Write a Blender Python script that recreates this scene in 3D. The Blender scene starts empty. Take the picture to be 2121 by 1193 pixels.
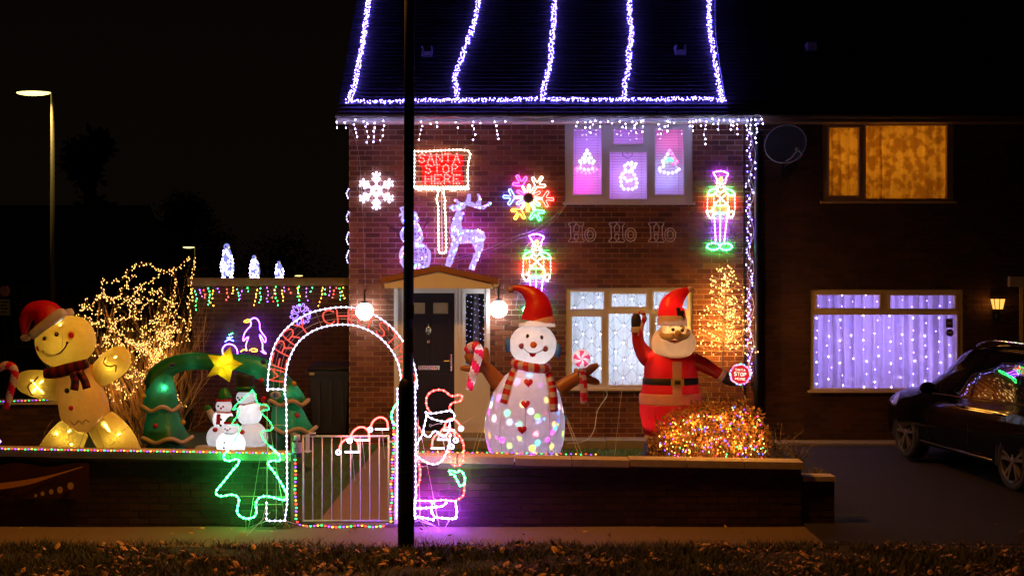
import bpy, math, random
from math import sin, cos, pi, radians, floor
from mathutils import Vector, Matrix
import numpy as np
random.seed(7); R = random.Random(11)
U = R.uniform
sc = bpy.context.scene
COL = sc.collection

# ------------------------------------------------------------ camera, night sky, lamp light, exposure
F, CX, CY, H = 2950.0, 1060.5, 596.5, 2.6       # focal length in photo pixels, centre, eye height
cam = bpy.data.cameras.new("camera"); cam.sensor_width = 36; cam.lens = F/2121*36
cam.clip_end = 2000
co = bpy.data.objects.new("camera", cam); co.location = (0, 0, H); co.rotation_euler = (pi/2, 0, 0)
COL.objects.link(co); sc.camera = co
w = bpy.data.worlds.new("World"); sc.world = w; w.use_nodes = True
bg = w.node_tree.nodes["Background"]
_n, _l = w.node_tree.nodes, w.node_tree.links
_tc = _n.new('ShaderNodeTexCoord'); _sp = _n.new('ShaderNodeSeparateXYZ'); _cr = _n.new('ShaderNodeValToRGB'); _l.new(_tc.outputs['Generated'], _sp.inputs[0]); _l.new(_sp.outputs[2], _cr.inputs[0])
_cr.color_ramp.elements[0].color = (1.5, .85, .45, 1); _cr.color_ramp.elements[1].color = (.55, .38, .30, 1); _cr.color_ramp.elements[1].position = .35; _l.new(_cr.outputs[0], bg.inputs[0])   # town glow low in the sky
bg.inputs[0].default_value = (1.0, 0.62, 0.36, 1); bg.inputs[1].default_value = 0.0022
sc.view_settings.view_transform = 'Standard'; sc.view_settings.look = 'None'
sc.view_settings.exposure = 0; sc.view_settings.gamma = 1; sc.view_settings.use_curve_mapping = False
cy = sc.cycles
cy.use_denoising = True; cy.max_bounces = 5; cy.diffuse_bounces = 3; cy.glossy_bounces = 3
cy.transparent_max_bounces = 12; cy.caustics_reflective = False; cy.caustics_refractive = False
cy.sample_clamp_indirect = 2.0; cy.sample_clamp_direct = 0; cy.use_light_tree = True

def lamp(name, loc, power, col, size=.03, kind='POINT', rot=None, angle=150, blend=.6):
    l = bpy.data.lights.new(name, kind); l.energy = power; l.color = col; l.shadow_soft_size = size
    if kind == 'SPOT': l.spot_size = radians(angle); l.spot_blend = blend
    o = bpy.data.objects.new(name, l); o.location = loc
    if rot: o.rotation_euler = rot
    COL.objects.link(o); return o
# the sodium lantern on top of the lamp post in front of the house (just above the picture)
lamp("street_lamp_light", (-1.55, 14.55, 6.9), 1250, (1, .36, .035), .3, "SPOT", (radians(4), 0, 0), 150, .8)

# ------------------------------------------------------------ helpers
def P(px, py, Y): return Vector(((px-CX)/F*Y, Y, H-(py-CY)/F*Y))
def X(px, Y): return (px-CX)/F*Y
def Zh(py, Y): return H-(py-CY)/F*Y
def S(Y): return F/Y
def zoom(ox, oy, k, pts): return [(ox+p[0]/k, oy+p[1]/k)+tuple(q/k for q in p[2:]) for p in pts]

def smooth(pts, k=4, closed=False):
    pts = [Vector(p) for p in pts]; n = len(pts); out = []
    rng = range(n if closed else n-1)
    for i in rng:
        g = (lambda j: pts[j % n]) if closed else (lambda j: pts[min(max(j, 0), n-1)])
        a, b, c, d = g(i-1), g(i), g(i+1), g(i+2)
        for t in range(k):
            t /= k
            out.append(.5*((2*b)+(c-a)*t+(2*a-5*b+4*c-d)*t*t+(3*b-a-3*c+d)*t**3))
    out.append(pts[0].copy() if closed else pts[-1].copy())
    return out

def resample(pts, step):
    out = [Vector(pts[0])]; acc = 0
    for a, b in zip(pts[:-1], pts[1:]):
        a, b = Vector(a), Vector(b); L = (b-a).length
        if L < 1e-9: continue
        d = step-acc
        while d <= L: out.append(a.lerp(b, d/L)); d += step
        acc = L-(d-step)
    return out

class MB:
    def __init__(s): s.v = []; s.f = []; s.m = []
    def add(s, vs, fs, m=0):
        o = len(s.v); s.v.extend([tuple(v) for v in vs])
        for i, f in enumerate(fs):
            s.f.append([o+j for j in f]); s.m.append(m if isinstance(m, int) else m[i])
    def box(s, a, b, m=0):
        x0, y0, z0 = a; x1, y1, z1 = b
        s.add([(x0,y0,z0),(x1,y0,z0),(x1,y1,z0),(x0,y1,z0),(x0,y0,z1),(x1,y0,z1),(x1,y1,z1),(x0,y1,z1)],
              [(0,3,2,1),(4,5,6,7),(0,1,5,4),(1,2,6,5),(2,3,7,6),(3,0,4,7)], m)
    def octa(s, c, r, m=0, e=1.0):
        x, y, z = c
        s.add([(x+r,y,z),(x,y+r,z),(x-r,y,z),(x,y-r,z),(x,y,z+r*e),(x,y,z-r*e)],
              [(0,1,4),(1,2,4),(2,3,4),(3,0,4),(1,0,5),(2,1,5),(3,2,5),(0,3,5)], m)
    def tube(s, path, r, n=6, m=0, caps=True, sq=1.0, mfun=None):
        p = [Vector(q) for q in path]
        q = [p[0]]; rr = [r[0]] if isinstance(r, (list, tuple)) else None
        for i in range(1, len(p)):
            if (p[i]-q[-1]).length > 1e-6:
                q.append(p[i])
                if rr is not None: rr.append(r[i])
        p = q
        if len(p) < 2: return
        if rr is None: rr = [r]*len(p)
        t = (p[1]-p[0]).normalized(); up = Vector((0, -1, 0))
        if abs(t.dot(up)) > .95: up = Vector((1, 0, 0))
        a = (up-t*up.dot(t)).normalized(); vs = []; fs = []; ms = []
        for i, c in enumerate(p):
            if i == 0: t = p[1]-p[0]
            elif i == len(p)-1: t = p[-1]-p[-2]
            else: t = (p[i+1]-p[i]).normalized()+(p[i]-p[i-1]).normalized()
            if t.length < 1e-9: t = p[i]-p[i-1]
            t.normalize(); a2 = a-t*a.dot(t)
            a = a2.normalized() if a2.length > 1e-6 else a
            b = t.cross(a)
            for k in range(n):
                g = 2*pi*k/n; d = a*cos(g)*rr[i]+b*sin(g)*rr[i]
                d.y *= sq; vs.append(c+d)
        for i in range(len(p)-1):
            for k in range(n):
                k2 = (k+1) % n; fs.append((i*n+k, i*n+k2, (i+1)*n+k2, (i+1)*n+k))
                ms.append(mfun(i, k) if mfun else m)
        if caps:
            fs.append(tuple(range(n))[::-1]); fs.append(tuple((len(p)-1)*n+k for k in range(n)))
            ms += [mfun(0, 0) if mfun else m, mfun(len(p)-2, 0) if mfun else m]
        s.add(vs, fs, ms)
    def ball(s, c, rx, ry=None, rz=None, nu=16, nv=10, m=0, rot=None, mfun=None):
        ry = rx if ry is None else ry; rz = rx if rz is None else rz
        c = Vector(c); vs = []; fs = []; ms = []
        for i in range(nv+1):
            th = pi*i/nv
            for k in range(nu):
                g = 2*pi*k/nu; v = Vector((rx*sin(th)*cos(g), ry*sin(th)*sin(g), rz*cos(th)))
                if rot: v = rot @ v
                vs.append(c+v)
        for i in range(nv):
            for k in range(nu):
                k2 = (k+1) % nu
                if i == 0: fs.append((i*nu, (i+1)*nu+k, (i+1)*nu+k2))
                elif i == nv-1: fs.append((i*nu+k, (i+1)*nu, i*nu+k2))
                else: fs.append((i*nu+k, (i+1)*nu+k, (i+1)*nu+k2, i*nu+k2))
                ms.append(mfun(i, k) if mfun else m)
        s.add(vs, fs, ms)
    def rings(s, prof, Y, depth=.8, n=24, m=0, k=3, mfun=None, pw=1.0):
        """prof: (py, pxl, pxr[, dy]) rows in photo pixels at distance Y -> closed body of elliptical rings"""
        pr = smooth([(q[0], q[1], q[2]) for q in prof], k) if k > 1 else [Vector(q[:3]) for q in prof]
        vs = []; fs = []; ms = []; N = len(pr)
        for q in pr:
            cx_ = (q[1]+q[2])/2; rr = abs(q[2]-q[1])/2/S(Y)
            c = P(cx_, q[0], Y)
            for j in range(n):
                g = 2*pi*j/n; cg, sg = cos(g), sin(g)
                vs.append(c+Vector((rr*cg, -rr*depth*sg, 0)))
        for i in range(N-1):
            for j in range(n):
                j2 = (j+1) % n; fs.append((i*n+j, (i+1)*n+j, (i+1)*n+j2, i*n+j2)); ms.append(mfun(i/(N-1), j/n) if mfun else m)
        fs.append(tuple(range(n))); fs.append(tuple((N-1)*n+j for j in range(n))[::-1]); ms += [ms[0], ms[-1]]
        s.add(vs, fs, ms)
    def prism(s, poly, y0, y1, m=0):
        """poly: (x,z) points, extruded from y0 (front) to y1"""
        n = len(poly); vs = [(p[0], y0, p[1]) for p in poly]+[(p[0], y1, p[1]) for p in poly]
        fs = [tuple(range(n)), tuple(range(n, 2*n))[::-1]]+[(i, n+i, n+(i+1) % n, (i+1) % n) for i in range(n)]
        s.add(vs, fs, m)
    def quad(s, a, b, c, d, m=0): s.add([a, b, c, d], [(0, 1, 2, 3)], m)
    def build(s, name, mats, parent=None, sm=False, fix=True, label=None):
        me = bpy.data.meshes.new(name); me.from_pydata(s.v, [], s.f)
        mats = mats if isinstance(mats, (list, tuple)) else [mats]
        for m in mats: me.materials.append(m)
        me.polygons.foreach_set('material_index', s.m)
        if sm: me.polygons.foreach_set('use_smooth', [True]*len(s.f))
        me.update()
        if fix:
            import bmesh
            bm = bmesh.new(); bm.from_mesh(me); bmesh.ops.recalc_face_normals(bm, faces=bm.faces); bm.to_mesh(me); bm.free()
        o = bpy.data.objects.new(name, me); COL.objects.link(o)
        if parent: put(o, parent)
        if label: o['label'] = label
        return o

def put(o, parent):
    o.parent = parent
    w = Vector(parent['_w'])
    o.matrix_parent_inverse = Matrix.Translation(-w)
    o['_w'] = tuple(w) if o.type == 'EMPTY' else (0.0, 0.0, 0.0)

def thing(name, label, cat, loc=(0, 0, 0), group=None):
    o = bpy.data.objects.new(name, None); COL.objects.link(o); o.location = loc
    o.empty_display_size = .1
    o['label'] = label; o['category'] = cat; o['_w'] = tuple(float(q) for q in loc)
    if group: o['group'] = group
    return o
def tag(o, label, cat, group=None, kind=None):
    o['label'] = label; o['category'] = cat; o['_w'] = (0.0, 0.0, 0.0)
    if group: o['group'] = group
    if kind: o['kind'] = kind
    return o
def struct(o): o['kind'] = 'structure'; o['_w'] = (0.0, 0.0, 0.0); return o
def stuff(o, label=None, cat=None):
    o['kind'] = 'stuff'
    if label: o['label'] = label
    if cat: o['category'] = cat
    return o

def rects_minus(o, holes):
    """o and holes: (x0,z0,x1,z1); returns rectangles that cover o without the holes"""
    xs = sorted({o[0], o[2], *[min(max(v, o[0]), o[2]) for h in holes for v in (h[0], h[2])]})
    out = []
    for a, b in zip(xs[:-1], xs[1:]):
        if b-a < 1e-6: continue
        c = (a+b)/2; hs = sorted([(h[1], h[3]) for h in holes if h[0] < c < h[2]]); z = o[1]
        for h0, h1 in hs:
            if h0 > z+1e-6: out.append((a, z, b, min(h0, o[3])))
            z = max(z, h1)
        if z < o[3]-1e-6: out.append((a, z, b, o[3]))
    return out

# ------------------------------------------------------------ materials
MC = {}
def nt(name):
    m = bpy.data.materials.new(name); m.use_nodes = True; t = m.node_tree
    return m, t, t.nodes, t.links, t.nodes["Principled BSDF"]
def M(name, col, rough=.6, metal=0, var=.12, scale=30, bump=0, bscale=None, coat=0, spec=None):
    if name in MC: return MC[name]
    m, t, n, l, b = nt(name)
    b.inputs['Roughness'].default_value = rough; b.inputs['Metallic'].default_value = metal
    if coat: b.inputs['Coat Weight'].default_value = coat; b.inputs['Coat Roughness'].default_value = .04
    if spec is not None: b.inputs['Specular IOR Level'].default_value = spec
    tc = n.new('ShaderNodeNewGeometry'); no = n.new('ShaderNodeTexNoise'); no.inputs['Scale'].default_value = scale
    no.inputs['Detail'].default_value = 5; l.new(tc.outputs['Position'], no.inputs['Vector'])
    mx = n.new('ShaderNodeMix'); mx.data_type = 'RGBA'; l.new(no.outputs['Fac'], mx.inputs['Factor'])
    mx.inputs[6].default_value = (*[c*(1-var) for c in col], 1); mx.inputs[7].default_value = (*[min(1, c*(1+var)) for c in col], 1)
    l.new(mx.outputs[2], b.inputs['Base Color'])
    if bump:
        n2 = n.new('ShaderNodeTexNoise'); n2.inputs['Scale'].default_value = bscale or scale*4; n2.inputs['Detail'].default_value = 3
        l.new(tc.outputs['Position'], n2.inputs['Vector'])
        bp = n.new('ShaderNodeBump'); bp.inputs['Strength'].default_value = bump; bp.inputs['Distance'].default_value = .01
        l.new(n2.outputs['Fac'], bp.inputs['Height']); l.new(bp.outputs['Normal'], b.inputs['Normal'])
    MC[name] = m; return m
def E(name, col, st):
    if name in MC: return MC[name]
    m = bpy.data.materials.new(name); m.use_nodes = True; t = m.node_tree; t.nodes.clear()
    e = t.nodes.new('ShaderNodeEmission'); o = t.nodes.new('ShaderNodeOutputMaterial')
    e.inputs[0].default_value = (*col, 1); e.inputs[1].default_value = st; t.links.new(e.outputs[0], o.inputs[0])
    MC[name] = m; return m
def fabric(name, col, tr=.5, gloss=.04, glow=None, wob=.6):
    """thin nylon of an inflatable or a cloth: lets the lamp inside shine through"""
    if name in MC: return MC[name]
    m = bpy.data.materials.new(name); m.use_nodes = True; t = m.node_tree; n = t.nodes; l = t.links; n.clear()
    o = n.new('ShaderNodeOutputMaterial'); d = n.new('ShaderNodeBsdfDiffuse'); tl = n.new('ShaderNodeBsdfTranslucent')
    g = n.new('ShaderNodeBsdfGlossy'); g.inputs['Roughness'].default_value = .4
    mx = n.new('ShaderNodeMixShader'); mx.inputs[0].default_value = tr; m2 = n.new('ShaderNodeMixShader'); m2.inputs[0].default_value = gloss
    ge = n.new('ShaderNodeNewGeometry'); no = n.new('ShaderNodeTexNoise'); no.inputs['Scale'].default_value = 14; no.inputs['Detail'].default_value = 6
    l.new(ge.outputs['Position'], no.inputs['Vector'])
    cm = n.new('ShaderNodeMix'); cm.data_type = 'RGBA'; l.new(no.outputs['Fac'], cm.inputs['Factor'])
    cm.inputs[6].default_value = (*[c*.86 for c in col], 1); cm.inputs[7].default_value = (*[min(1, c*1.1) for c in col], 1)
    n2 = n.new('ShaderNodeTexNoise'); n2.inputs['Scale'].default_value = 9; n2.inputs['Detail'].default_value = 4; l.new(ge.outputs['Position'], n2.inputs['Vector'])
    bp = n.new('ShaderNodeBump'); bp.inputs['Strength'].default_value = wob; bp.inputs['Distance'].default_value = .03
    l.new(n2.outputs['Fac'], bp.inputs['Height'])
    for q in (d, tl, g): l.new(bp.outputs['Normal'], q.inputs['Normal'])
    l.new(cm.outputs[2], d.inputs[0]); l.new(cm.outputs[2], tl.inputs[0])
    l.new(d.outputs[0], mx.inputs[1]); l.new(tl.outputs[0], mx.inputs[2])
    l.new(mx.outputs[0], m2.inputs[1]); l.new(g.outputs[0], m2.inputs[2]); l.new(m2.outputs[0], o.inputs[0])
    MC[name] = m; return m
def math_node(n, l, op, a, b=None):
    q = n.new('ShaderNodeMath'); q.operation = op
    for i, v in enumerate((a, b)):
        if v is None: continue
        if hasattr(v, 'links'): l.new(v, q.inputs[i])
        else: q.inputs[i].default_value = v
    return q.outputs[0]
XPH, ZPH = -2.259, 4.907
def brickmat(name, c1, c2, c3):
    if name in MC: return MC[name]
    m, t, n, l, b = nt(name); b.inputs['Roughness'].default_value = .85
    ge = n.new('ShaderNodeNewGeometry'); sp = n.new('ShaderNodeSeparateXYZ'); l.new(ge.outputs['Position'], sp.inputs[0])
    row = math_node(n, l, 'FLOOR', math_node(n, l, 'DIVIDE', math_node(n, l, 'SUBTRACT', sp.outputs[2], ZPH+.005), .075))
    par = math_node(n, l, 'MULTIPLY', math_node(n, l, 'PINGPONG', row, 1), .5)
    colu = math_node(n, l, 'FLOOR', math_node(n, l, 'ADD', math_node(n, l, 'DIVIDE', math_node(n, l, 'SUBTRACT', sp.outputs[0], XPH), .225), par))
    cb = n.new('ShaderNodeCombineXYZ'); l.new(row, cb.inputs[0]); l.new(colu, cb.inputs[1])
    wn = n.new('ShaderNodeTexWhiteNoise'); l.new(cb.outputs[0], wn.inputs['Vector'])
    cr = n.new('ShaderNodeValToRGB'); l.new(wn.outputs['Value'], cr.inputs[0])
    cr.color_ramp.elements[0].color = (*c1, 1); cr.color_ramp.elements[1].color = (*c3, 1)
    e = cr.color_ramp.elements.new(.55); e.color = (*c2, 1)
    no = n.new('ShaderNodeTexNoise'); no.inputs['Scale'].default_value = 55; no.inputs['Detail'].default_value = 6; l.new(ge.outputs['Position'], no.inputs['Vector'])
    nb = n.new('ShaderNodeTexNoise'); nb.inputs['Scale'].default_value = 1.3; nb.inputs['Detail'].default_value = 4; l.new(ge.outputs['Position'], nb.inputs['Vector'])
    f = math_node(n, l, 'MULTIPLY', math_node(n, l, 'ADD', no.outputs['Fac'], .5), math_node(n, l, 'ADD', math_node(n, l, 'MULTIPLY', nb.outputs['Fac'], 1.7), .1))
    mu = n.new('ShaderNodeVectorMath'); mu.operation = 'SCALE'; l.new(cr.outputs[0], mu.inputs[0]); l.new(f, mu.inputs['Scale'])
    l.new(mu.outputs[0], b.inputs['Base Color'])
    bp = n.new('ShaderNodeBump'); bp.inputs['Strength'].default_value = .5; bp.inputs['Distance'].default_value = .004; l.new(no.outputs['Fac'], bp.inputs['Height']); l.new(bp.outputs[0], b.inputs['Normal'])
    MC[name] = m; return m
def glassmat(name, tint=(1, 1, 1), refl=.06):
    if name in MC: return MC[name]
    m = bpy.data.materials.new(name); m.use_nodes = True; t = m.node_tree; n = t.nodes; l = t.links; n.clear()
    o = n.new('ShaderNodeOutputMaterial'); a = n.new('ShaderNodeBsdfTransparent'); a.inputs[0].default_value = (*tint, 1)
    g = n.new('ShaderNodeBsdfGlossy'); g.inputs['Roughness'].default_value = .03; mx = n.new('ShaderNodeMixShader'); mx.inputs[0].default_value = refl
    l.new(a.outputs[0], mx.inputs[1]); l.new(g.outputs[0], mx.inputs[2]); l.new(mx.outputs[0], o.inputs[0]); MC[name] = m; return m

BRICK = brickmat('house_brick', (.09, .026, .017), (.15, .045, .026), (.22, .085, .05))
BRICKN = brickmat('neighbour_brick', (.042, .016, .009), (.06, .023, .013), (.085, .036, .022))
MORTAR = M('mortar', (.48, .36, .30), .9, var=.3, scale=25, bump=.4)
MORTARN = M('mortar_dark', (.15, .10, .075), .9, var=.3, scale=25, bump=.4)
UPVC = M('white_upvc', (.80, .81, .86), .35, var=.05, scale=6)
CONC = M('concrete', (.30, .27, .23), .9, var=.3, scale=9, bump=.5, bscale=60)
BLACKP = M('black_plastic', (.012, .012, .014), .35, var=.2)
STEEL = M('bright_steel', (.6, .6, .6), .25, 1, var=.05)
WIRE = M('white_wire', (.7, .68, .66), .5, var=.05)
CABLE = M('dark_green_cable', (.02, .035, .02), .5)
GLASS = glassmat('window_glass')
DARK = M('dark_lining', (.02, .02, .022), .8)
# light colours (name -> emission); tube and bulb strengths differ
LC = dict(white=(.72, .66, 1), violet=(.30, .16, 1), purple=(.20, .045, 1), cool=(.50, .45, 1), warm=(1, .50, .13), warmwhite=(1, .80, .55),
          red=(1, .035, .03), green=(.03, 1, .16), blue=(.05, .10, 1), amber=(1, .38, .03), pink=(1, .08, .45), magenta=(1, .04, .75), yellow=(1, .62, .05), roof=(.13, .09, 1))
def rope_m(c, k=1.0): return E('rope_%s_%g' % (c, k), LC[c], {'red': 40, 'green': 40, 'purple': 60, 'blue': 45}.get(c, 18)*k)
def core_m(c, k=1.0):
    q = LC[c]; return E('core_%s_%g' % (c, k), tuple(min(1, v*.75+.25) for v in q), 22*k)
def bulb_m(c, k=1.0): return E('bulb_%s_%g' % (c, k), LC[c], 45*k)

# ------------------------------------------------------------ light builders
def ropes(root, groups, Y, r=.0075, bead=.045, step=.05, frame=True, k=1.0, sm=True, part='rope_light'):
    """groups: list of (colour, [polyline,...]) with polylines in photo pixels at distance Y"""
    for c, polys in groups:
        for pl in polys:
            mb = MB()
            pl = [(q[0], q[1]) for q in pl]
            pts = [P(q[0], q[1], Y) for q in pl]
            if len(pts) > 2 and sm: pts = smooth(pts, 3)
            mb.tube(pts, r, 5, 0)
            if bead:
                for q in resample(pts, bead*1.25): mb.octa(q, r*1.9, 1)
            mb.build(part, [rope_m(c, k*((.35 if bead else 1.0) if c in ('white', 'warmwhite') else (1.0 if bead else 2.0))), rope_m(c, k*(1.3 if c in ('white', 'warmwhite') else 2.6))], root, fix=False, label={'purple': 'violet', 'roof': 'violet', 'warmwhite': 'warm white'}.get(c, c)+' rope light' if len(groups) > 1 else None)
def string_bulbs(root, pts, cols, r=.009, k=1.0, name='bulbs', jit=0, e=1.4):
    """pts: world points; cols: colour cycle; one mesh of small bulbs"""
    mb = MB(); names = list(dict.fromkeys(cols))
    for i, q in enumerate(pts):
        c = cols[i % len(cols)]
        q = Vector(q)+Vector((U(-jit, jit), U(-jit, jit), U(-jit, jit)))
        mb.octa(q, r*U(.85, 1.15), names.index(c), e)
    o = mb.build(name, [bulb_m(c, k) for c in names], root, fix=False); o['kind'] = 'stuff'; return o
def cable(root, paths, r=.0025, m=None, name='cable', n=3):
    mb = MB()
    for p in paths: mb.tube(p, r, n)
    o = mb.build(name, m or CABLE, root, fix=False)
    if len(paths) > 1: o['kind'] = 'stuff'
    return o

FONT = {  # strokes on a 0..1 x 0..1 cell
 'S': [[(.95,.85),(.7,1),(.3,1),(.05,.8),(.2,.58),(.75,.45),(.95,.22),(.7,0),(.3,0),(.05,.15)]],
 'A': [[(0,0),(.5,1),(1,0)],[(.2,.38),(.8,.38)]], 'N': [[(0,0),(0,1),(1,0),(1,1)]], 'T': [[(0,1),(1,1)],[(.5,1),(.5,0)]],
 'O': [[(.5,1),(.1,.85),(0,.5),(.1,.15),(.5,0),(.9,.15),(1,.5),(.9,.85),(.5,1)]], 'P': [[(.05,0),(.05,1),(.7,1),(.95,.78),(.7,.52),(.05,.5)]],
 'H': [[(0,0),(0,1)],[(1,0),(1,1)],[(0,.5),(1,.5)]], 'E': [[(1,1),(0,1),(0,0),(1,0)],[(0,.5),(.8,.5)]],
 'R': [[(.05,0),(.05,1),(.7,1),(.95,.78),(.7,.52),(.05,.5)],[(.5,.5),(1,0)]], 'M': [[(0,0),(0,1),(.5,.4),(1,1),(1,0)]],
 'Y': [[(0,1),(.5,.5),(1,1)],[(.5,.5),(.5,0)]], 'C': [[(1,.85),(.6,1),(.15,.85),(0,.5),(.15,.15),(.6,0),(1,.15)]], 'I': [[(.5,0),(.5,1)]],
 '2': [[(.05,.8),(.3,1),(.75,1),(.95,.75),(.8,.5),(.05,0),(1,0)]], '0': [[(.5,1),(.1,.85),(0,.5),(.1,.15),(.5,0),(.9,.15),(1,.5),(.9,.85),(.5,1)]]}

# ------------------------------------------------------------ ground and roads
def gz(Y):            # height of the front garden between the pavement and the house
    return .02 + .30*min(max((Y-15.7)/4.7, 0), 1)
mb = MB()
xs = [-400, -60, -20, 20, 60, 400]; ys = [-30, 35, 60, 95, 400]; zz = [-.06, -.06, -1.5, -3.2, -3.2]
vs = [(x, y, z) for y, z in zip(ys, zz) for x in xs]
mb.add(vs, [(j*6+i, j*6+i+1, (j+1)*6+i+1, (j+1)*6+i) for j in range(4) for i in range(5)])
struct(mb.build('ground', M('dark_soil', (.035, .032, .022), .95, var=.4, scale=3, bump=.5)))
mb = MB(); mb.box((-60, 2, -.05), (60, 12.2, -.04))
struct(mb.build('road', M('road_asphalt', (.05, .048, .046), .85, var=.3, scale=40, bump=.4, bscale=200)))
ASPH = M('pavement_asphalt', (.20, .13, .08), .9, var=.45, scale=90, bump=.8, bscale=240)
mb = MB()
nx, ny = 60, 6
vs = [(-14+28*i/nx, 14.3+1.5*j/ny, .004+(0 if j else 0)+.004*sin(i*1.3)*sin(j)) for j in range(ny+1) for i in range(nx+1)]
mb.add(vs, [(j*(nx+1)+i, j*(nx+1)+i+1, (j+1)*(nx+1)+i+1, (j+1)*(nx+1)+i) for j in range(ny) for i in range(nx)])
struct(mb.build('pavement', ASPH))
mb = MB(); mb.box((-60, 12.2, -.05), (60, 14.36, 0.0))
verge = struct(mb.build('grass_verge', M('verge_soil', (.04, .032, .018), .95, var=.5, scale=12, bump=.8, bscale=60)))
# garden bed behind the wall, rising towards the house
def sheet(name, x0, x1, ylist, zf, m, nx=8):
    mb = MB(); vs = [(x0+(x1-x0)*i/nx, y, zf(y)) for y in ylist for i in range(nx+1)]; k = nx+1
    mb.add(vs, [(j*k+i, j*k+i+1, (j+1)*k+i+1, (j+1)*k+i) for j in range(len(ylist)-1) for i in range(nx)])
    return struct(mb.build(name, m))
YL = [15.6, 16.5, 17.5, 18.5, 19.5, 20.4, 23]
sheet('lawn', -16, 3.16, YL, gz, M('lawn_soil', (.06, .11, .025), .95, var=.4, scale=14, bump=.6))
sheet('driveway', 3.165, 16, [14.36]+YL, lambda y: .012+.34*min(max((y-15.2)/4.6, 0), 1), M('drive_asphalt', (.022, .016, .013), .9, var=.35, scale=60, bump=.7, bscale=220), 12)
mb = MB(); mb.box((3.75, 20.35, .25), (9.5, 20.79, .385)); struct(mb.build('drive_step', CONC))
# path of slabs from the gate to the door
path = thing('garden_path', 'narrow path of worn concrete slabs leading from the white gate to the black front door', 'path', (-1.7, 18, .1))
PAVE = M('path_slab', (.27, .18, .14), .9, var=.6, scale=140, bump=.9, bscale=180)
for i in range(9):
    y0 = 15.45+i*.545; y1 = y0+.53; a = (y0-15.45)/4.9; b = (y1-15.45)/4.9
    mb = MB(); z0, z1 = gz(y0)+.022, gz(y1)+.022+U(-.004, .006)
    xa, xb = -2.13+.22*a, -2.13+.22*b; ra, rb = -1.22+.3*a, -1.22+.3*b
    v = [(xa,y0,z0),(ra,y0,z0),(rb,y1,z1),(xb,y1,z1)]
    mb.add(v+[(p[0],p[1],p[2]-.06) for p in v], [(0,1,2,3),(0,4,5,1),(1,5,6,2),(2,6,7,3),(3,7,4,0)])
    mb.build('paving_slab', PAVE, path)
# concrete step strip along the foot of the house
st = thing('front_step', 'low grey concrete step along the foot of the house wall below the window', 'step', (0, 20.5, .3))
for i in range(6):
    x0 = -1.75+i*.62
    mb = MB(); mb.box((x0, 20.28, .22), (x0+.61, 20.79, .425+.003*(i % 2))); mb.build('step_slab', CONC, st)

# grass and leaf litter
def blades(name, n, xr, yr, zf, h, m, lean=.5, seed=3, wid=.006, dens=None):
    g = np.random.default_rng(seed); x = g.uniform(*xr, n); y = g.uniform(*yr, n)
    if dens is not None: k = dens(x, y, g); x, y = x[k], y[k]; n = len(x)
    z = np.vectorize(zf)(y); hh = h*g.uniform(.4, 1.3, n); a = g.uniform(0, 2*pi, n)
    w_ = wid*g.uniform(.6, 1.5, n); lx, ly = g.normal(0, lean, n)*hh, g.normal(0, lean, n)*hh
    V = np.empty((n, 3, 3)); V[:, 0] = np.c_[x-w_*np.cos(a), y-w_*np.sin(a), z-.003]; V[:, 1] = np.c_[x+w_*np.cos(a), y+w_*np.sin(a), z-.003]
    V[:, 2] = np.c_[x+lx, y+ly, z+hh]
    me = bpy.data.meshes.new(name); me.from_pydata(V.reshape(-1, 3).tolist(), [], np.arange(3*n).reshape(-1, 3).tolist()); me.materials.append(m)
    o = bpy.data.objects.new(name, me); COL.objects.link(o); return stuff(o)
GR = M('grass_blade', (.07, .07, .02), .7, var=.5, scale=2.5)
def vd(x, y, g): return (np.sin(x*2.3+np.sin(y*3.1)*2)+np.sin(x*.9-y*4+1)+np.sin(x*6.1+y*7)*.6+g.normal(0, .8, len(x)) > -.9) & (y < 14.40+.07*np.sin(x*5)+.05*np.sin(x*13+1)+g.normal(0, .04, len(x)))
o = blades('verge_grass', 60000, (-6.5, 6.5), (12.5, 14.6), lambda y: 0, .075, GR, .7, 3, .005, vd); o['label'] = 'short rough grass on the verge in front of the pavement'; o['category'] = 'grass'
o = blades('lawn_grass', 42000, (-8.5, 3.1), (15.75, 20.4), gz, .035, M('lawn_blade', (.08, .17, .03), .7, var=.4, scale=3), .5, 4, .005,
    lambda x, y, g: ~((x > -2.15+.22*(y-15.45)/4.9) & (x < -1.2+.3*(y-15.45)/4.9))); o['label'] = 'mown lawn of the front garden on both sides of the path'; o['category'] = 'grass'
def litter(name, n, xr, yr, zf, sz, mats, seed, clump=None):
    g = random.Random(seed); mb = MB()
    for i in range(n):
        x, y = g.uniform(*xr), g.uniform(*yr)
        if clump and sin(x*3.1+sin(y*5)*1.5)+sin(x*7.3+y*3)*.7+g.gauss(0, .7) < clump: continue
        z = zf(y)+g.uniform(.008, .05); s_ = sz*g.choice((.5, .8, 1, 1.5))*g.uniform(.7, 1.2); a = g.uniform(0, 6.28); t = g.uniform(-.7, .7); t2 = g.uniform(-.6, .6)
        ux = Vector((cos(a), sin(a), t))*s_; uy = Vector((-sin(a), cos(a), t2))*s_*.6; c = Vector((x, y, z))
        mb.add([c-ux, c-ux*.3+uy, c+ux*.5+uy*.7, c+ux, c+ux*.4-uy*.8, c-ux*.3-uy*.9, c+Vector((0, 0, s_*.3))], [(0, 1, 6), (1, 2, 6), (2, 3, 6), (3, 4, 6), (4, 5, 6), (5, 0, 6)], g.randrange(len(mats)))
    return stuff(mb.build(name, mats, fix=False))
LEAF = [M('leaf_brown', (.26, .12, .035), .7, var=.4), M('leaf_ochre', (.62, .34, .08), .7, var=.4), M('leaf_dark', (.10, .05, .02), .7, var=.4)]
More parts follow.
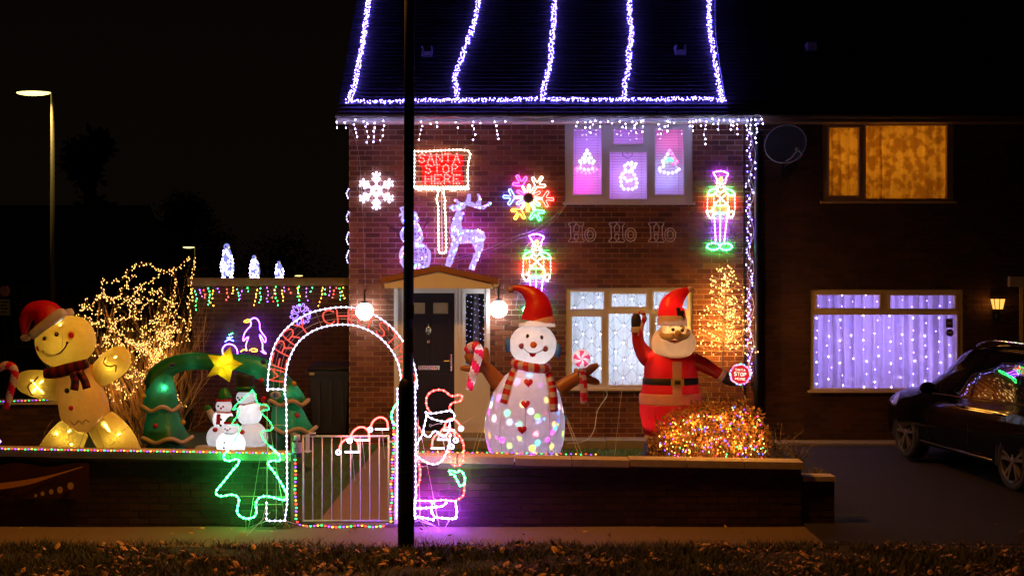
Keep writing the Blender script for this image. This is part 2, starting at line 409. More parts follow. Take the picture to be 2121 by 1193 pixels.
o = litter('fallen_leaves', 6500, (-6.3, 6.3), (12.3, 14.35), lambda y: .012, .027, LEAF, 5, .35); o['label'] = 'dry brown fallen leaves scattered over the grass verge'; o['category'] = 'leaves'
o = litter('pavement_leaves', 60, (-6, 6), (14.4, 15.4), lambda y: .0, .028, LEAF, 8); o['label'] = 'a few dry leaves blown onto the pavement'; o['category'] = 'leaves'
mb = MB(); mb.box((P(1462, 0, 14.15).x-.045, 14.12, .03), (P(1462, 0, 14.15).x+.045, 14.18, .055)); mb.box((P(1462, 0, 14.15).x-.03, 14.14, .055), (P(1462, 0, 14.15).x+.035, 14.17, .062))
tag(mb.build('litter_scrap', M('pale_card', (.75, .6, .3), .8)), 'small pale scrap of card lying at the edge of the grass verge', 'litter')

# ------------------------------------------------------------ brick walls
def fan(me_x, me_z, d):
    mb = MB(); mb.box((-me_x/2, 0, -me_z/2), (me_x/2, d, me_z/2)); me = bpy.data.meshes.new('brick'); me.from_pydata(mb.v, [], mb.f[:2]+mb.f[2:]); return me
FULL = {}
def brickwall(root, x0, x1, z0, z1, Y, holes, mat, mort, focus, nind=300, top=None, back=.2):
    """running-bond bricks on the shared 225 x 75 mm grid; holes are (x0,z0,x1,z1)"""
    full = []; rest = MB(); r0 = floor((z0-ZPH)/.075); r1 = floor((z1-ZPH)/.075)+1
    for r in range(r0, r1+1):
        za = ZPH+r*.075+.006; zb = za+.063; off = .1125*(r % 2)
        c0 = floor((x0-XPH+off)/.225)
        for c in range(c0, int((x1-XPH+off)/.225)+1):
            xa = XPH+c*.225-off+.006; xb = xa+.213
            a = (max(xa, x0), max(za, z0), min(xb, x1), min(zb, z1))
            if a[2]-a[0] < .012 or a[3]-a[1] < .012: continue
            if top and a[3] > top((a[0]+a[2])/2): continue
            for q in rects_minus(a, [h for h in holes if h[0] < a[2] and h[2] > a[0] and h[1] < a[3] and h[3] > a[1]]):
                if q[2]-q[0] < .012 or q[3]-q[1] < .012: continue
                j = U(-.0025, .0015)
                if abs(q[2]-q[0]-.213) < 1e-5 and abs(q[3]-q[1]-.063) < 1e-5: full.append((q, j))
                else: rest.box((q[0], Y+j, q[1]), (q[2], Y+.03, q[3]))
    full.sort(key=lambda t: (t[0][0]-focus[0])**2+(t[0][1]-focus[1])**2*1.3)
    if mat.name not in FULL:
        me = fan(.213, .063, .03); me.materials.append(mat); FULL[mat.name] = me
    for q, j in full[:nind]:
        o = bpy.data.objects.new('brick', FULL[mat.name]); o.location = ((q[0]+q[2])/2, Y+j, (q[1]+q[3])/2)
        o.rotation_euler = (U(-.004, .004), 0, U(-.004, .004)); COL.objects.link(o); put(o, root)
    for q, j in full[nind:]: rest.box((q[0], Y+j, q[1]), (q[2], Y+.03, q[3]))
    if rest.f: stuff(rest.build('brickwork', mat, root, fix=False))
    mb = MB()
    for q in rects_minus((x0, z0, x1, z1), holes): mb.box((q[0], Y+.007, q[1]), (q[2], Y+back, q[3]))
    if top is None: mb.build('mortar', mort, root, fix=False)

WY = 20.8
WX = lambda px: X(px, WY)
WZ = lambda py: Zh(py, WY)
def wr(a): return (WX(a[0]), WZ(a[3]), WX(a[2]), WZ(a[1]))     # photo rect (x0,y0,x1,y1) -> wall rect
XL, XM, XR = WX(723), WX(1567), WX(2420)
house = thing('brick_house', 'brick house decorated with Christmas lights, with white windows and a dark tiled roof', 'house', (XL, WY, .35))
neigh = thing('brick_house', 'dark undecorated brick house joined on the right, with one amber and one violet window', 'house', (XR, WY, .35))
HW = {'up': (1170, 250, 1435, 424), 'low': (1172, 596, 1435, 808), 'door': (817, 588, 1014, 905)}
NW = {'up': (1703, 255, 1975, 421), 'low': (1677, 600, 1995, 812), 'door': (2112, 592, 2260, 915)}
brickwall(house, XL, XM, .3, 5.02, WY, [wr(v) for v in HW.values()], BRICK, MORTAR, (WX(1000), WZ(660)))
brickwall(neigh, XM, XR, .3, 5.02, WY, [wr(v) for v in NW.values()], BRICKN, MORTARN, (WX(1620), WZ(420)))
# side wall of the house, party line and closed back
mb = MB(); mb.box((XL, WY+.2, .2), (XL+.2, 29, 5.0)); mb.prism([(0, 0)]*3, 0, 0) if False else None
mb.build('side_wall', BRICK, house); mb = MB(); mb.box((XL+.2, 28.8, .2), (XM, 29, 5.0)); mb.build('back_wall', BRICK, house)
mb = MB(); mb.box((XM, 28.8, .2), (XR, 29, 5.0)); mb.box((XR-.2, WY+.2, .2), (XR, 28.8, 5.0)); mb.build('back_wall', BRICKN, neigh)

# roofs: plain tiles in courses, 40 degrees, ridge out of the picture
TILE = M('roof_tile', (.085, .08, .08), .6, var=.35, scale=18, bump=.4)
EY, EZ, ANG = 20.5, 5.12, radians(40)
def roof(root, x0, x1, verge_l=False):
    mb = MB(); g = .105; nrow = 56
    d = Vector((0, cos(ANG), sin(ANG))); nrm = Vector((0, -sin(ANG), cos(ANG)))
    nt_ = int((x1-x0)/.168)
    for r in range(nrow):
        o = Vector((x0, EY, EZ))+d*(r*g)-d*.03
        for c in range(nt_+1):
            xa = c*.168-(.084 if r % 2 else 0); xb = min(xa+.163, x1-x0); xa = max(xa, 0)
            if xb-xa < .02: continue
            t = U(0, .004); a = o+Vector((xa, 0, 0)); b = o+Vector((xb, 0, 0)); up = nrm*(.022+t)
            e = d*(g+.02)
            mb.add([a, b, b+up, a+up, b+e+nrm*.006, a+e+nrm*.006], [(0, 1, 2, 3), (3, 2, 4, 5), (0, 3, 5), (1, 4, 2)])
    stuff(mb.build('roof_tiles', TILE, root, fix=False))
    L = g*nrow; mb = MB(); a = Vector((x0, EY, EZ)); b = Vector((x1, EY, EZ)); e = d*L
    q = [a, b, b+e, a+e]; mb.add([v-nrm*.012 for v in q]+[v-nrm*.12 for v in q], [(0,1,2,3),(7,6,5,4),(0,4,5,1),(1,5,6,2),(2,6,7,3),(3,7,4,0)])
    ty, tz = EY+L*cos(ANG), EZ+L*sin(ANG)
    mb.add([(x0, ty, tz), (x1, ty, tz), (x1, ty+5, tz-4.2), (x0, ty+5, tz-4.2)], [(0, 1, 2, 3)])
    mb.build('roof', TILE, root)
    if verge_l:
        mb = MB(); mb.add([(XL, EY+.3, 5.0), (XL, 29.2, 5.0), (XL, ty, tz-.1)], [(0, 1, 2)]); mb.build('gable', BRICK, root)
roof(house, WX(704), XM, True); roof(neigh, XM+.005, XR)
SOF = M('soffit_white', (.62, .58, .56), .5)
def eaves(root, x0, x1, dark=False):
    mb = MB(); mb.box((x0, EY, 4.99), (x1, EY+.022, 5.10)); mb.build('fascia', M('brown_fascia', (.16, .10, .07), .5) if dark else UPVC, root)
    mb = MB(); mb.box((x0, EY+.023, 4.985), (x1, WY+.005, 5.0)); mb.build('soffit', M('brown_fascia', (.16, .10, .07), .5) if dark else SOF, root)
    mb = MB(); prof = [(-.055+.055*cos(a), -.055+.05*sin(a)) for a in [pi+pi*i/8 for i in range(9)]]
    n = len(prof)
    vs = [(x, EY-.003+p[0], 5.135+p[1]) for x in (x0, x1) for p in prof]+[(x, EY-.003+p[0]*.93-.003, 5.138+p[1]) for x in (x0, x1) for p in prof]
    fs = [(i, i+1, n+i+1, n+i) for i in range(n-1)]+[(2*n+i, 3*n+i, 3*n+i+1, 2*n+i+1) for i in range(n-1)]
    mb.add(vs, fs); mb.build('gutter', M('brown_gutter', (.05, .035, .03), .4) if dark else M('black_gutter', (.05, .05, .055), .35), root, fix=False)
eaves(house, WX(701), XM); eaves(neigh, XM+.004, XR, True)
mb = MB()
for i in range(5):
    x = WX(905+i*150); mb.box((x-.012, EY-.12, 5.06), (x+.012, EY-.001, 5.145))
mb.build('gutter_brackets', BLACKP, house)['kind'] = 'stuff'
for px, py in ((885, 117), (1408, 114)):
    t = 0
    for it in range(40): t = ((596.5-py)/F*(EY+t*cos(ANG))+H-EZ)/sin(ANG)
    y = EY+t*cos(ANG); z = EZ+t*sin(ANG); x = X(px, y); mb = MB()
    mb.prism([(x-.08, z-.02), (x+.08, z-.02), (x+.08, z+.13), (x+.06, z+.13), (x+.06, z+.05), (x-.06, z+.05), (x-.06, z+.13), (x-.08, z+.13)], y-.16, y+.1)
    mb.build('roof_vent', M('grey_vent', (.35, .33, .34), .6), house)
t = 0
for it in range(40): t = ((596.5-108)/F*(EY+t*cos(ANG))+H-EZ)/sin(ANG)
y = EY+t*cos(ANG); mb = MB(); x = X(1678, y); z = EZ+t*sin(ANG); mb.prism([(x-.07, z), (x+.07, z), (x+.07, z+.12), (x-.07, z+.12)], y-.15, y+.1); mb.build('roof_vent', M('grey_vent', (.35, .33, .34), .6), neigh)

# black downpipe between the houses
dp = thing('downpipe', 'tall black rainwater pipe running down between the two houses', 'downpipe', (WX(1565), WY-.06, .35))
mb = MB(); x = WX(1567); mb.tube(smooth([(x-.12, EY-.05, 5.08), (x-.11, EY, 4.92), (x, WY-.09, 4.72), (x, WY-.075, 4.5), (x, WY-.075, .36)], 4), .052, 12); mb.build('pipe', BLACKP, dp, True)
for z in (1.2, 2.6, 4.1):
    mb = MB(); mb.tube([(x, WY-.075, z-.05), (x, WY-.075, z+.05)], .06, 12); mb.box((x-.09, WY-.03, z-.03), (x+.09, WY-.002, z+.03)); mb.build('pipe_collar', BLACKP, dp)
mb = MB(); mb.tube([(WX(1541), WY-.018, .9), (WX(1541), WY-.018, 4.95)], .012, 6); mb.build('cable_conduit', BLACKP, dp)

# ------------------------------------------------------------ windows and rooms
def window(root, outer, panes, m=UPVC, sill=True, name='window', bead=.022, fy=.03):
    o = wr(outer); hs = [wr(p) for p in panes]; mb = MB(); y0 = WY+fy
    for q in rects_minus(o, hs): mb.box((q[0], y0, q[1]), (q[2], y0+.065, q[3]))
    f = mb.build(name, m, root)
    for h in hs:
        b = (h[0]-bead, h[1]-bead, h[2]+bead, h[3]+bead); mb = MB()
        for q in [(b[0], b[1], b[2], h[1]), (b[0], h[3], b[2], b[3]), (b[0], h[1], h[0], h[3]), (h[2], h[1], b[2], h[3])]:
            mb.box((q[0], y0-.018, q[1]), (q[2], y0-.001, q[3]))
        mb.build('casement_frame', m, f)
        mb = MB(); mb.box((h[0]-.004, y0+.03, h[1]-.004), (h[2]+.004, y0+.036, h[3]+.004)); mb.build('pane', GLASS, f)
    if sill:
        mb = MB(); mb.prism([(o[0]-.03, o[1]-.004), (o[2]+.03, o[1]-.004), (o[2]+.03, o[1]+.028), (o[0]-.03, o[1]+.028)], WY-.06, WY+.028); mb.build('window_sill', m, f)
    return f, hs
def room(root, rect, depth=1.3, m=None):
    a = wr(rect); y0, y1 = WY+.21, WY+depth; mb = MB(); e = .06
    x0, z0, x1, z1 = a[0]-e, a[1]-e, a[2]+e, a[3]+e
    c = [(x0,y0,z0),(x1,y0,z0),(x1,y0,z1),(x0,y0,z1),(x0,y1,z0),(x1,y1,z0),(x1,y1,z1),(x0,y1,z1)]
    mb.add(c, [(4,5,6,7),(0,4,7,3),(1,2,6,5),(3,7,6,2),(0,1,5,4)])
    return mb.build('room', m or M('room_wall', (.6, .58, .55), .9), root, fix=False)
upF, upP = window(house, HW['up'], [(1188, 268, 1246, 403), (1271, 268, 1333, 298), (1263, 315, 1340, 412), (1357, 268, 1416, 403)])
lowF, lowP = window(house, HW['low'], [(1182, 605, 1251, 640), (1267, 609, 1339, 635), (1354, 605, 1425, 640), (1185, 656, 1246, 794), (1261, 650, 1345, 797), (1359, 656, 1420, 794)])
WOODF = M('cream_frame', (.85, .72, .50), .5, var=.08)
nupF, nupP = window(neigh, NW['up'], [(1718, 264, 1780, 405), (1794, 260, 1962, 411)], M('brown_frame', (.58, .42, .25), .5, var=.1))
nlowF, nlowP = window(neigh, NW['low'], [(1692, 611, 1823, 638), (1845, 612, 1979, 639), (1686, 652, 1983, 804)], WOODF)
for r_, rt in ((HW['up'], house), (HW['low'], house), (NW['up'], neigh), (NW['low'], neigh)): room(rt, r_)
# venetian blinds upstairs (one per casement), each slat a piece
SLAT = fabric('blind_slat', (.78, .76, .78), .5, .02, wob=0)
for px0, px1, nm in ((1184, 1251, 'white venetian blind behind the left casement upstairs, glowing pink and violet'), (1258, 1345, 'white venetian blind behind the middle casements upstairs, glowing violet'),
                     (1352, 1421, 'white venetian blind behind the right casement upstairs, glowing pink to blue')):
    x0, x1 = WX(px0), WX(px1); bl = thing('venetian_blind', nm, 'blind', ((x0+x1)/2, WY+.3, WZ(258)), 'venetian blinds upstairs')
    pitch = .0395; z = WZ(262); me = None
    while z > WZ(418):
        if me is None:
            mb = MB(); L = (x1-x0)/2; mb.add([(-L, -.014, -.0185), (L, -.014, -.0185), (L, .014, .0185), (-L, .014, .0185)], [(0, 1, 2, 3)]); me = bpy.data.meshes.new('slat'); me.from_pydata(mb.v, [], mb.f); me.materials.append(SLAT)
        o = bpy.data.objects.new('slat', me); o.location = ((x0+x1)/2, WY+.3, z); COL.objects.link(o); put(o, bl); z -= pitch
    cable(bl, [[(x0+(x1-x0)*t, WY+.288, WZ(258)), (x0+(x1-x0)*t, WY+.288, WZ(418))] for t in (.15, .85)], .0018, M('grey_cord', (.25, .25, .3), .7), 'ladder_cord')
for px, py, p_, c, d in ((1205, 385, 5, (1, .04, .6), .35), (1222, 300, 3.2, (.28, .16, 1), .4), (1300, 370, 8, (.42, .18, 1), .5), (1300, 285, 1.2, (.3, .12, 1), .4),
                         (1392, 295, 3.2, (1, .10, .42), .4), (1385, 375, 4.5, (.26, .32, 1), .4), (1260, 340, 2, (.7, .3, 1), 1.0)):
    lamp('room_light', (WX(px), WY+.25+d*.7, WZ(py)), p_*1.7, c, .06)
# net curtain and net lights downstairs
def sheetcurtain(name, rect, y, m, amp=.02, wl=.09, nx=None, vary=.3, hem=0):
    a = wr(rect); W = a[2]-a[0]; nx = nx or int(W/.012); mb = MB(); g = random.Random(len(name)+int(rect[0])); ph = [g.uniform(0, 6) for _ in range(4)]
    nz = 14; vs = []
    for j in range(nz+1):
        z = a[1]+(a[3]-a[1])*j/nz
        for i in range(nx+1):
            x = a[0]+W*i/nx; q = x*2*pi/wl
            dd = sin(q+ph[0]+.4*sin(x*7+ph[3])+.15*sin(z*4))+.5*sin(q*.43+ph[1]+z*.3)+.35*sin(q*1.9+ph[2])
            vs.append((x+vary*.01*sin(z*5+x*9), y+amp*dd, z))
    k = nx+1; mb.add(vs, [(j*k+i, j*k+i+1, (j+1)*k+i+1, (j+1)*k+i) for j in range(nz) for i in range(nx)])
    return mb.build(name, m, sm=True, fix=False)
tag(sheetcurtain('net_curtain', (1174, 598, 1433, 806), WY+.26, fabric('net_cloth', (.75, .77, .8), .5, .01, wob=0), .012, .14), 'white net curtain behind the ground floor window of the decorated house', 'curtain')
for px, py, p_ in ((1215, 650, 9), (1215, 755, 8), (1303, 640, 9), (1303, 740, 11), (1390, 650, 9), (1390, 755, 8)):
    lamp('room_light', (WX(px), WY+.75, WZ(py)), p_*1.15, (.70, .82, 1), .1)
nl = thing('net_light', 'net of small white fairy lights on dark wire hung inside the ground floor window', 'net lights', (WX(1300), WY+.2, WZ(700)))
pts = []; cb = []
a = wr((1176, 600, 1430, 800)); nxn, nzn = 15, 11
for i in range(nxn+1):
    for j in range(nzn+1):
        if (i+j) % 2: continue
        x = a[0]+(a[2]-a[0])*i/nxn+U(-.015, .015); z = a[1]+(a[3]-a[1])*j/nzn+U(-.02, .02); pts.append(Vector((x, WY+.2, z)))
        for di in (-1, 1):
            x2 = a[0]+(a[2]-a[0])*(i+di)/nxn; z2 = a[1]+(a[3]-a[1])*(j+1)/nzn
            if 0 <= i+di <= nxn and j < nzn: cb.append([(x, WY+.205, z), ((x+x2)/2, WY+.2, (z+z2)/2-.012), (x2, WY+.205, z2)])
string_bulbs(nl, pts, ['cool'], .009, .8, jit=.004); cable(nl, cb, .0026)
mb = MB()
for q in pts: mb.tube([q+Vector((0, 0, .006)), q+Vector((U(-.008, .008), .0, .05))], .005, 4)
stuff(mb.build('bulb_holders', CABLE, nl, fix=False))
# amber patterned curtains upstairs next door
def patterned(name, c1, c2, tr):
    m = fabric(name, c1, tr, .01, wob=0); n = m.node_tree.nodes; l = m.node_tree.links
    mx = [q for q in n if q.type == 'MIX'][0]; no = [q for q in n if q.type == 'TEX_NOISE'][0]
    vo = n.new('ShaderNodeTexNoise'); vo.inputs['Scale'].default_value = 8; vo.inputs['Detail'].default_value = 4; ge = [q for q in n if q.type == 'NEW_GEOMETRY'][0]
    mp = n.new('ShaderNodeMapping'); mp.inputs['Scale'].default_value = (1.1, .2, 1); l.new(ge.outputs['Position'], mp.inputs[0]); l.new(mp.outputs[0], vo.inputs['Vector'])
    cr = n.new('ShaderNodeValToRGB'); cr.color_ramp.elements[0].position = .42; cr.color_ramp.elements[1].position = .56; l.new(vo.outputs['Fac'], cr.inputs[0])
    l.new(cr.outputs[0], mx.inputs['Factor']); mx.inputs[6].default_value = (*c2, 1); mx.inputs[7].default_value = (*c1, 1); return m
AMB = patterned('amber_curtain_cloth', (.82, .52, .13), (.46, .23, .045), .5)
tag(sheetcurtain('curtain', (1708, 256, 1836, 421), WY+.25, AMB, .018, .12), 'amber patterned curtain drawn across the left part of the upper window next door', 'curtain', 'amber patterned curtains')
tag(sheetcurtain('curtain', (1832, 256, 1971, 421), WY+.27, AMB, .018, .16), 'amber patterned curtain drawn across the right part of the upper window next door', 'curtain', 'amber patterned curtains')
for px in (1750, 1840, 1920): lamp('room_light', (WX(px), WY+.85, WZ(318)), 6.5, (1, .50, .07), .1)
tag(sheetcurtain('voile_curtain', (1680, 602, 1992, 810), WY+.27, fabric('voile_cloth', (.72, .66, .8), .5, .01, wob=0), .04, .14), 'white voile curtain lit violet behind the big ground floor window next door', 'curtain')
for px, py in ((1720, 700), (1800, 740), (1880, 700), (1950, 740), (1835, 640)): lamp('room_light', (WX(px), WY+.85, WZ(py)), 17, (.48, .34, 1), .1)
cl = thing('curtain_light', 'curtain of violet white fairy lights hanging in the big window next door', 'curtain lights', (WX(1835), WY+.2, WZ(700)))
pts = []; cb = []; g = random.Random(5)
for i in range(12):
    x = WX(1697+i*25.5)+g.uniform(-.01, .01); line = []
    for j in range(9):
        z = WZ(611+j*23.5+(11.7 if i % 2 else 0))+g.uniform(-.012, .012)
        line.append((x+g.uniform(-.006, .006), WY+.215, z))
    cb.append(line); pts += line
string_bulbs(cl, pts, ['cool', 'roof'], .0085, .8, jit=.03); cable(cl, cb, .0012, WIRE)
# stickers on the neighbour's pane
for k, (a, c, lb) in enumerate((((1962, 660, 1976, 679), (.12, .08, .3), 'square dark sticker at the top right of the violet lit window pane'), ((1963, 681, 1977, 698), (.10, .08, .32), 'round dark sticker just below the square one on the violet lit pane'))):
    q = wr(a); mb = MB()
    if k == 0: mb.box((q[0], WY+.055, q[1]), (q[2], WY+.0585, q[3]))
    else:
        cx_, cz_ = (q[0]+q[2])/2, (q[1]+q[3])/2; mb.prism([(cx_+.055*cos(t*pi/8), cz_+.055*sin(t*pi/8)) for t in range(16)], WY+.055, WY+.0585)
    st_ = mb.build('window_sticker', M('sticker_%d' % k, c, .5)); tag(st_, lb, 'sticker')
    mb = MB(); cz_ = (q[1]+q[3])/2; mb.box((q[0]+.02, WY+.052, cz_-.012), (q[2]-.02, WY+.0545, cz_+.018)); put(mb.build('sticker_print', M('sticker_pale', (.5, .45, .7), .5)), st_)

# ------------------------------------------------------------ front door
dr = wr(HW['door']); DY = WY+.04
mb = MB(); slab = (WX(836), WZ(893), WX(941), WZ(607)); side = (WX(964), WZ(756), WX(1003), WZ(608)); sp = (WX(962), WZ(882), WX(1004), WZ(768))
for q in rects_minus(dr, [slab, side]): mb.box((q[0], DY-.03, q[1]), (q[2], DY+.06, q[3]))
df = mb.build('door_frame', UPVC, house)
mb = MB(); mb.box((dr[0]-.006, DY-.06, dr[1]), (dr[0]+.05, DY-.031, dr[3])); mb.box((dr[2]-.05, DY-.06, dr[1]), (dr[2]+.006, DY-.031, dr[3]))
for px in (944, 951, 958): mb.box((WX(px), DY-.042, dr[1]+.02), (WX(px)+.012, DY-.031, dr[3]-.05))
mb.build('door_trim', UPVC, df)
mb = MB(); e = .03; mb.box((sp[0], DY-.036, sp[1]), (sp[2], DY-.031, sp[3])); mb.box((sp[0]+e, DY-.046, sp[1]+e), (sp[2]-e, DY-.037, sp[3]-e)); mb.build('side_panel', UPVC, df)
mb = MB(); mb.box((side[0], DY+.01, side[1]), (side[2], DY+.016, side[3])); mb.build('pane', GLASS, df)
mb = MB(); mb.box((dr[0], DY-.10, dr[1]-.0), (dr[2], DY-.062, dr[1]+.07)); mb.build('threshold', CONC, df)
DOORM = M('black_door', (.007, .006, .012), .35, var=.1)
pl, pr = (WX(847), WZ(650), WX(880), WZ(627)), (WX(897), WZ(650), WX(928), WZ(627))
mb = MB()
for q in rects_minus(slab, [pl, pr]): mb.box((q[0]+.0, DY+.005, q[1]), (q[2], DY+.05, q[3]))
dl = mb.build('door', DOORM, house)
for q in (pl, pr, (WX(847), WZ(757-6), WX(880), WZ(664)), (WX(897), WZ(751), WX(928), WZ(664)), (WX(847), WZ(880), WX(880), WZ(778)), (WX(897), WZ(880), WX(928), WZ(778))):
    mb = MB(); t = .022
    for b in ((q[0]-t, q[1]-t, q[2]+t, q[1]), (q[0]-t, q[3], q[2]+t, q[3]+t), (q[0]-t, q[1], q[0], q[3]), (q[2], q[1], q[2]+t, q[3])): mb.box((b[0], DY-.009, b[1]), (b[2], DY+.004, b[3]))
    mb.build('door_panel', DOORM, dl)
FROST = fabric('frosted_glass', (.8, .7, .55), .6, .05, wob=1)
for q in (pl, pr): mb = MB(); mb.box((q[0], DY+.02, q[1]), (q[2], DY+.024, q[3])); mb.build('pane', FROST, dl)
lamp('hall_light', (WX(900), DY+.5, WZ(640)), 1.6, (1, .62, .3), .1)
mb = MB(); mb.box((dr[0]+.05, DY+.07, dr[1]), (WX(950), DY+.09, dr[3])) if False else None
ht = [(dr[0], dr[1], dr[2], dr[3])]; mb = MB(); x0, z0, x1, z1 = dr
mb.add([(x0-.02,WY+.21,z0),(x1+.02,WY+.21,z0),(x1+.02,WY+.21,z1),(x0-.02,WY+.21,z1),(x0-.02,WY+1.6,z0),(x1+.02,WY+1.6,z0),(x1+.02,WY+1.6,z1),(x0-.02,WY+1.6,z1)], [(4,5,6,7),(0,4,7,3),(1,2,6,5),(3,7,6,2),(0,1,5,4)])
mb.build('hallway', M('hall_wall', (.12, .13, .17), .9), house, fix=False)
mb = MB(); c = P(887.5, 683, DY-.02); mb.tube([c+Vector((0, 0, .09)), c+Vector((0, 0, -.09))], [.006, .012][0], 8); mb.ball(c, .035, .012, .05); mb.tube(smooth([c+Vector((-.03, -.01, .02)), c+Vector((-.03, -.02, -.04)), c+Vector((0, -.02, -.06)), c+Vector((.03, -.02, -.04)), c+Vector((.03, -.01, .02))], 3), .006, 6); mb.build('door_knocker', STEEL, dl, True)
mb = MB(); c = P(887.5, 707.5, DY-.01); mb.box((c.x-.018, c.y-.004, c.z-.018), (c.x+.018, c.y+.01, c.z+.018)); mb.build('spyhole_plate', STEEL, dl)
q = (WX(866), WZ(766), WX(910), WZ(757)); mb = MB(); mb.box((q[0], DY-.022, q[1]), (q[2], DY+.004, q[3])); mb.box((q[0]+.02, DY-.03, q[1]+.012), (q[2]-.02, DY-.0225, q[3]-.012)); mb.build('letter_plate', STEEL, dl)
mb = MB(); hx = WX(934.5); mb.box((hx-.012, DY-.012, WZ(768)), (hx+.014, DY+.004, WZ(734))); mb.tube([(hx, DY-.012, WZ(747)), (hx, DY-.045, WZ(747)), (hx-.10, DY-.05, WZ(747.5))], .009, 8); mb.build('door_handle', STEEL, dl)
# gabled canopy over the door
CYF = 20.12; cx = lambda px: X(px, CYF); cz = lambda py: Zh(py, CYF)
can = thing('door_canopy', 'small gabled porch canopy with brown edge and white boarded front over the black door', 'canopy', (cx(912), 20.5, cz(590)))
WOODB = M('brown_edge', (.30, .13, .055), .7, var=.3, scale=20, bump=.3)
apx, apz = cx(908), cz(549)
for sgn, ex, ez in ((-1, cx(789), cz(574)), (1, cx(1033), cz(577))):
    mb = MB(); mb.prism([(apx, apz), (ex, ez), (ex, ez-.085), (apx, apz-.085)], CYF-.02, WY-.002); mb.build('canopy_roof', WOODB, can)
mb = MB(); mb.prism([(apx, apz-.088), (cx(795), cz(587)), (cx(797), cz(597)), (cx(1019), cz(598)), (cx(1020), cz(590))], CYF+.01, CYF+.04); mb.build('gable_board', UPVC, can)
mb = MB(); mb.box((cx(797), CYF+.045, cz(597)), (cx(1019), WY-.002, cz(595))); mb.build('canopy_soffit', UPVC, can)
mb = MB(); mb.box((cx(1022), CYF-.01, cz(594)), (cx(1032), CYF+.05, cz(577))); mb.build('gutter_end', UPVC, can)
# LED net in the sidelight
sl = thing('net_light', 'net of tiny white fairy lights inside the narrow glass beside the black door', 'net lights', (WX(983), WY+.2, WZ(680)))
string_bulbs(sl, [(WX(966+9*(i % 5)+U(-2, 2)), WY+.18, WZ(612+i*2.4)) for i in range(48)], ['cool'], .0042, .12)
mb = MB(); mb.add([(WX(978), WY+.3, WZ(760)), (WX(992), WY+.3, WZ(760)), (WX(990), WY+.32, WZ(606)), (WX(980), WY+.32, WZ(606))], [(0, 1, 2, 3)]); tag(mb.build('sidelight_curtain', M('grey_drape', (.35, .36, .42), .9)), 'narrow pale drape hanging behind the glass beside the door', 'curtain')
lamp('hall_light', (WX(990), WY+.7, WZ(640)), .8, (.6, .65, 1), .1)
# globe wall lights
for px, py, lb in ((1033, 640, 'round glowing white globe light on a black bracket right of the door'), (755, 645, 'round glowing white globe light on a black bracket left of the door behind the arch')):
    Yg = WY-.17; g_ = thing('globe_light', lb, 'wall light', P(px, py-18, WY), 'globe lights beside the door')
    mb = MB(); mb.ball(P(px, py, Yg), .128, nu=24, nv=16); mb.build('globe', E('globe_glow', (1, .93, .86), 15), g_, True)
    mb = MB(); c = P(px, py-18, Yg); mb.tube([c+Vector((0, 0, -.02)), c+Vector((0, 0, .15)), c+Vector((0, .10, .18)), c+Vector((0, .165, .18))], .014, 8); mb.tube([c+Vector((0, 0, -.02)), c+Vector((0, 0, .02))], .05, 12); mb.build('bracket', BLACKP, g_)
# neighbour's door, lantern, number box, dish
q = wr(NW['door']); mb = MB(); mb.box((q[0], WY+.02, q[1]), (q[2], WY+.08, q[3])); nd = mb.build('door', DOORM, neigh)
mb = MB(); mb.box((q[0]-.005, WY-.01, q[1]), (q[0]+.05, WY+.019, q[3])); mb.box((q[0]+.051, WY-.01, q[3]-.06), (q[2], WY+.019, q[3])); mb.build('door_frame', M('cream_frame2', (.75, .55, .2), .5), nd)
lt = thing('wall_lantern', 'small lit amber coach lantern on the dark wall beside the door next door', 'wall lantern', P(2067, 640, WY))
mb = MB(); c = P(2067, 628, WY-.12)
mb.add([(c.x-.055, c.y-.055, c.z-.085), (c.x+.055, c.y-.055, c.z-.085), (c.x+.055, c.y+.055, c.z-.085), (c.x-.055, c.y+.055, c.z-.085), (c.x-.08, c.y-.08, c.z+.06), (c.x+.08, c.y-.08, c.z+.06), (c.x+.08, c.y+.08, c.z+.06), (c.x-.08, c.y+.08, c.z+.06)], [(0,1,5,4),(1,2,6,5),(2,3,7,6),(3,0,4,7)])
mb.build('lantern_glass', E('lantern_glow', (1, .45, .08), 1.6), lt)
mb = MB()
for sx in (-1, 0, 1):
    for sy in (-1, 1): mb.tube([(c.x+sx*.057, c.y+sy*.057, c.z-.087), (c.x+sx*.083, c.y+sy*.083, c.z+.062)], .006, 4)
mb.box((c.x-.062, c.y-.062, c.z-.11), (c.x+.062, c.y+.062, c.z-.087)); mb.box((c.x-.09, c.y-.09, c.z+.062), (c.x+.09, c.y+.09, c.z+.072))
mb.build('lantern_frame', BLACKP, lt)
mb = MB(); mb.tube(smooth([(c.x, c.y, c.z-.11), (c.x, c.y, c.z-.2), (c.x, c.y+.06, c.z-.22), (c.x, WY, c.z-.15)], 3), .015, 6); mb.box((c.x-.045, WY-.02, c.z-.24), (c.x+.045, WY-.001, c.z-.09)); mb.build('lantern_bracket', BLACKP, lt)
lamp('lantern_light', (c.x-.11, c.y+.0, c.z), .5, (1, .36, .06), .03)
q = wr((2087, 573, 2119, 594)); mb = MB(); mb.box((q[0], WY-.10, q[1]), (q[2], WY-.002, q[3])); nb_ = mb.build('canopy_box', M('pale_plastic', (.55, .5, .45), .5)); tag(nb_, 'small pale box shaped fitting on the wall above the lantern next door', 'box')
dish = thing('satellite_dish', 'dark round satellite dish on the wall right of the downpipe', 'satellite dish', P(1648, 345, WY))
mb = MB(); dc = P(1628, 301, WY-.35); rot = Matrix.Rotation(radians(-22), 3, 'Z') @ Matrix.Rotation(radians(-20), 3, 'X'); vs = []; fs = []
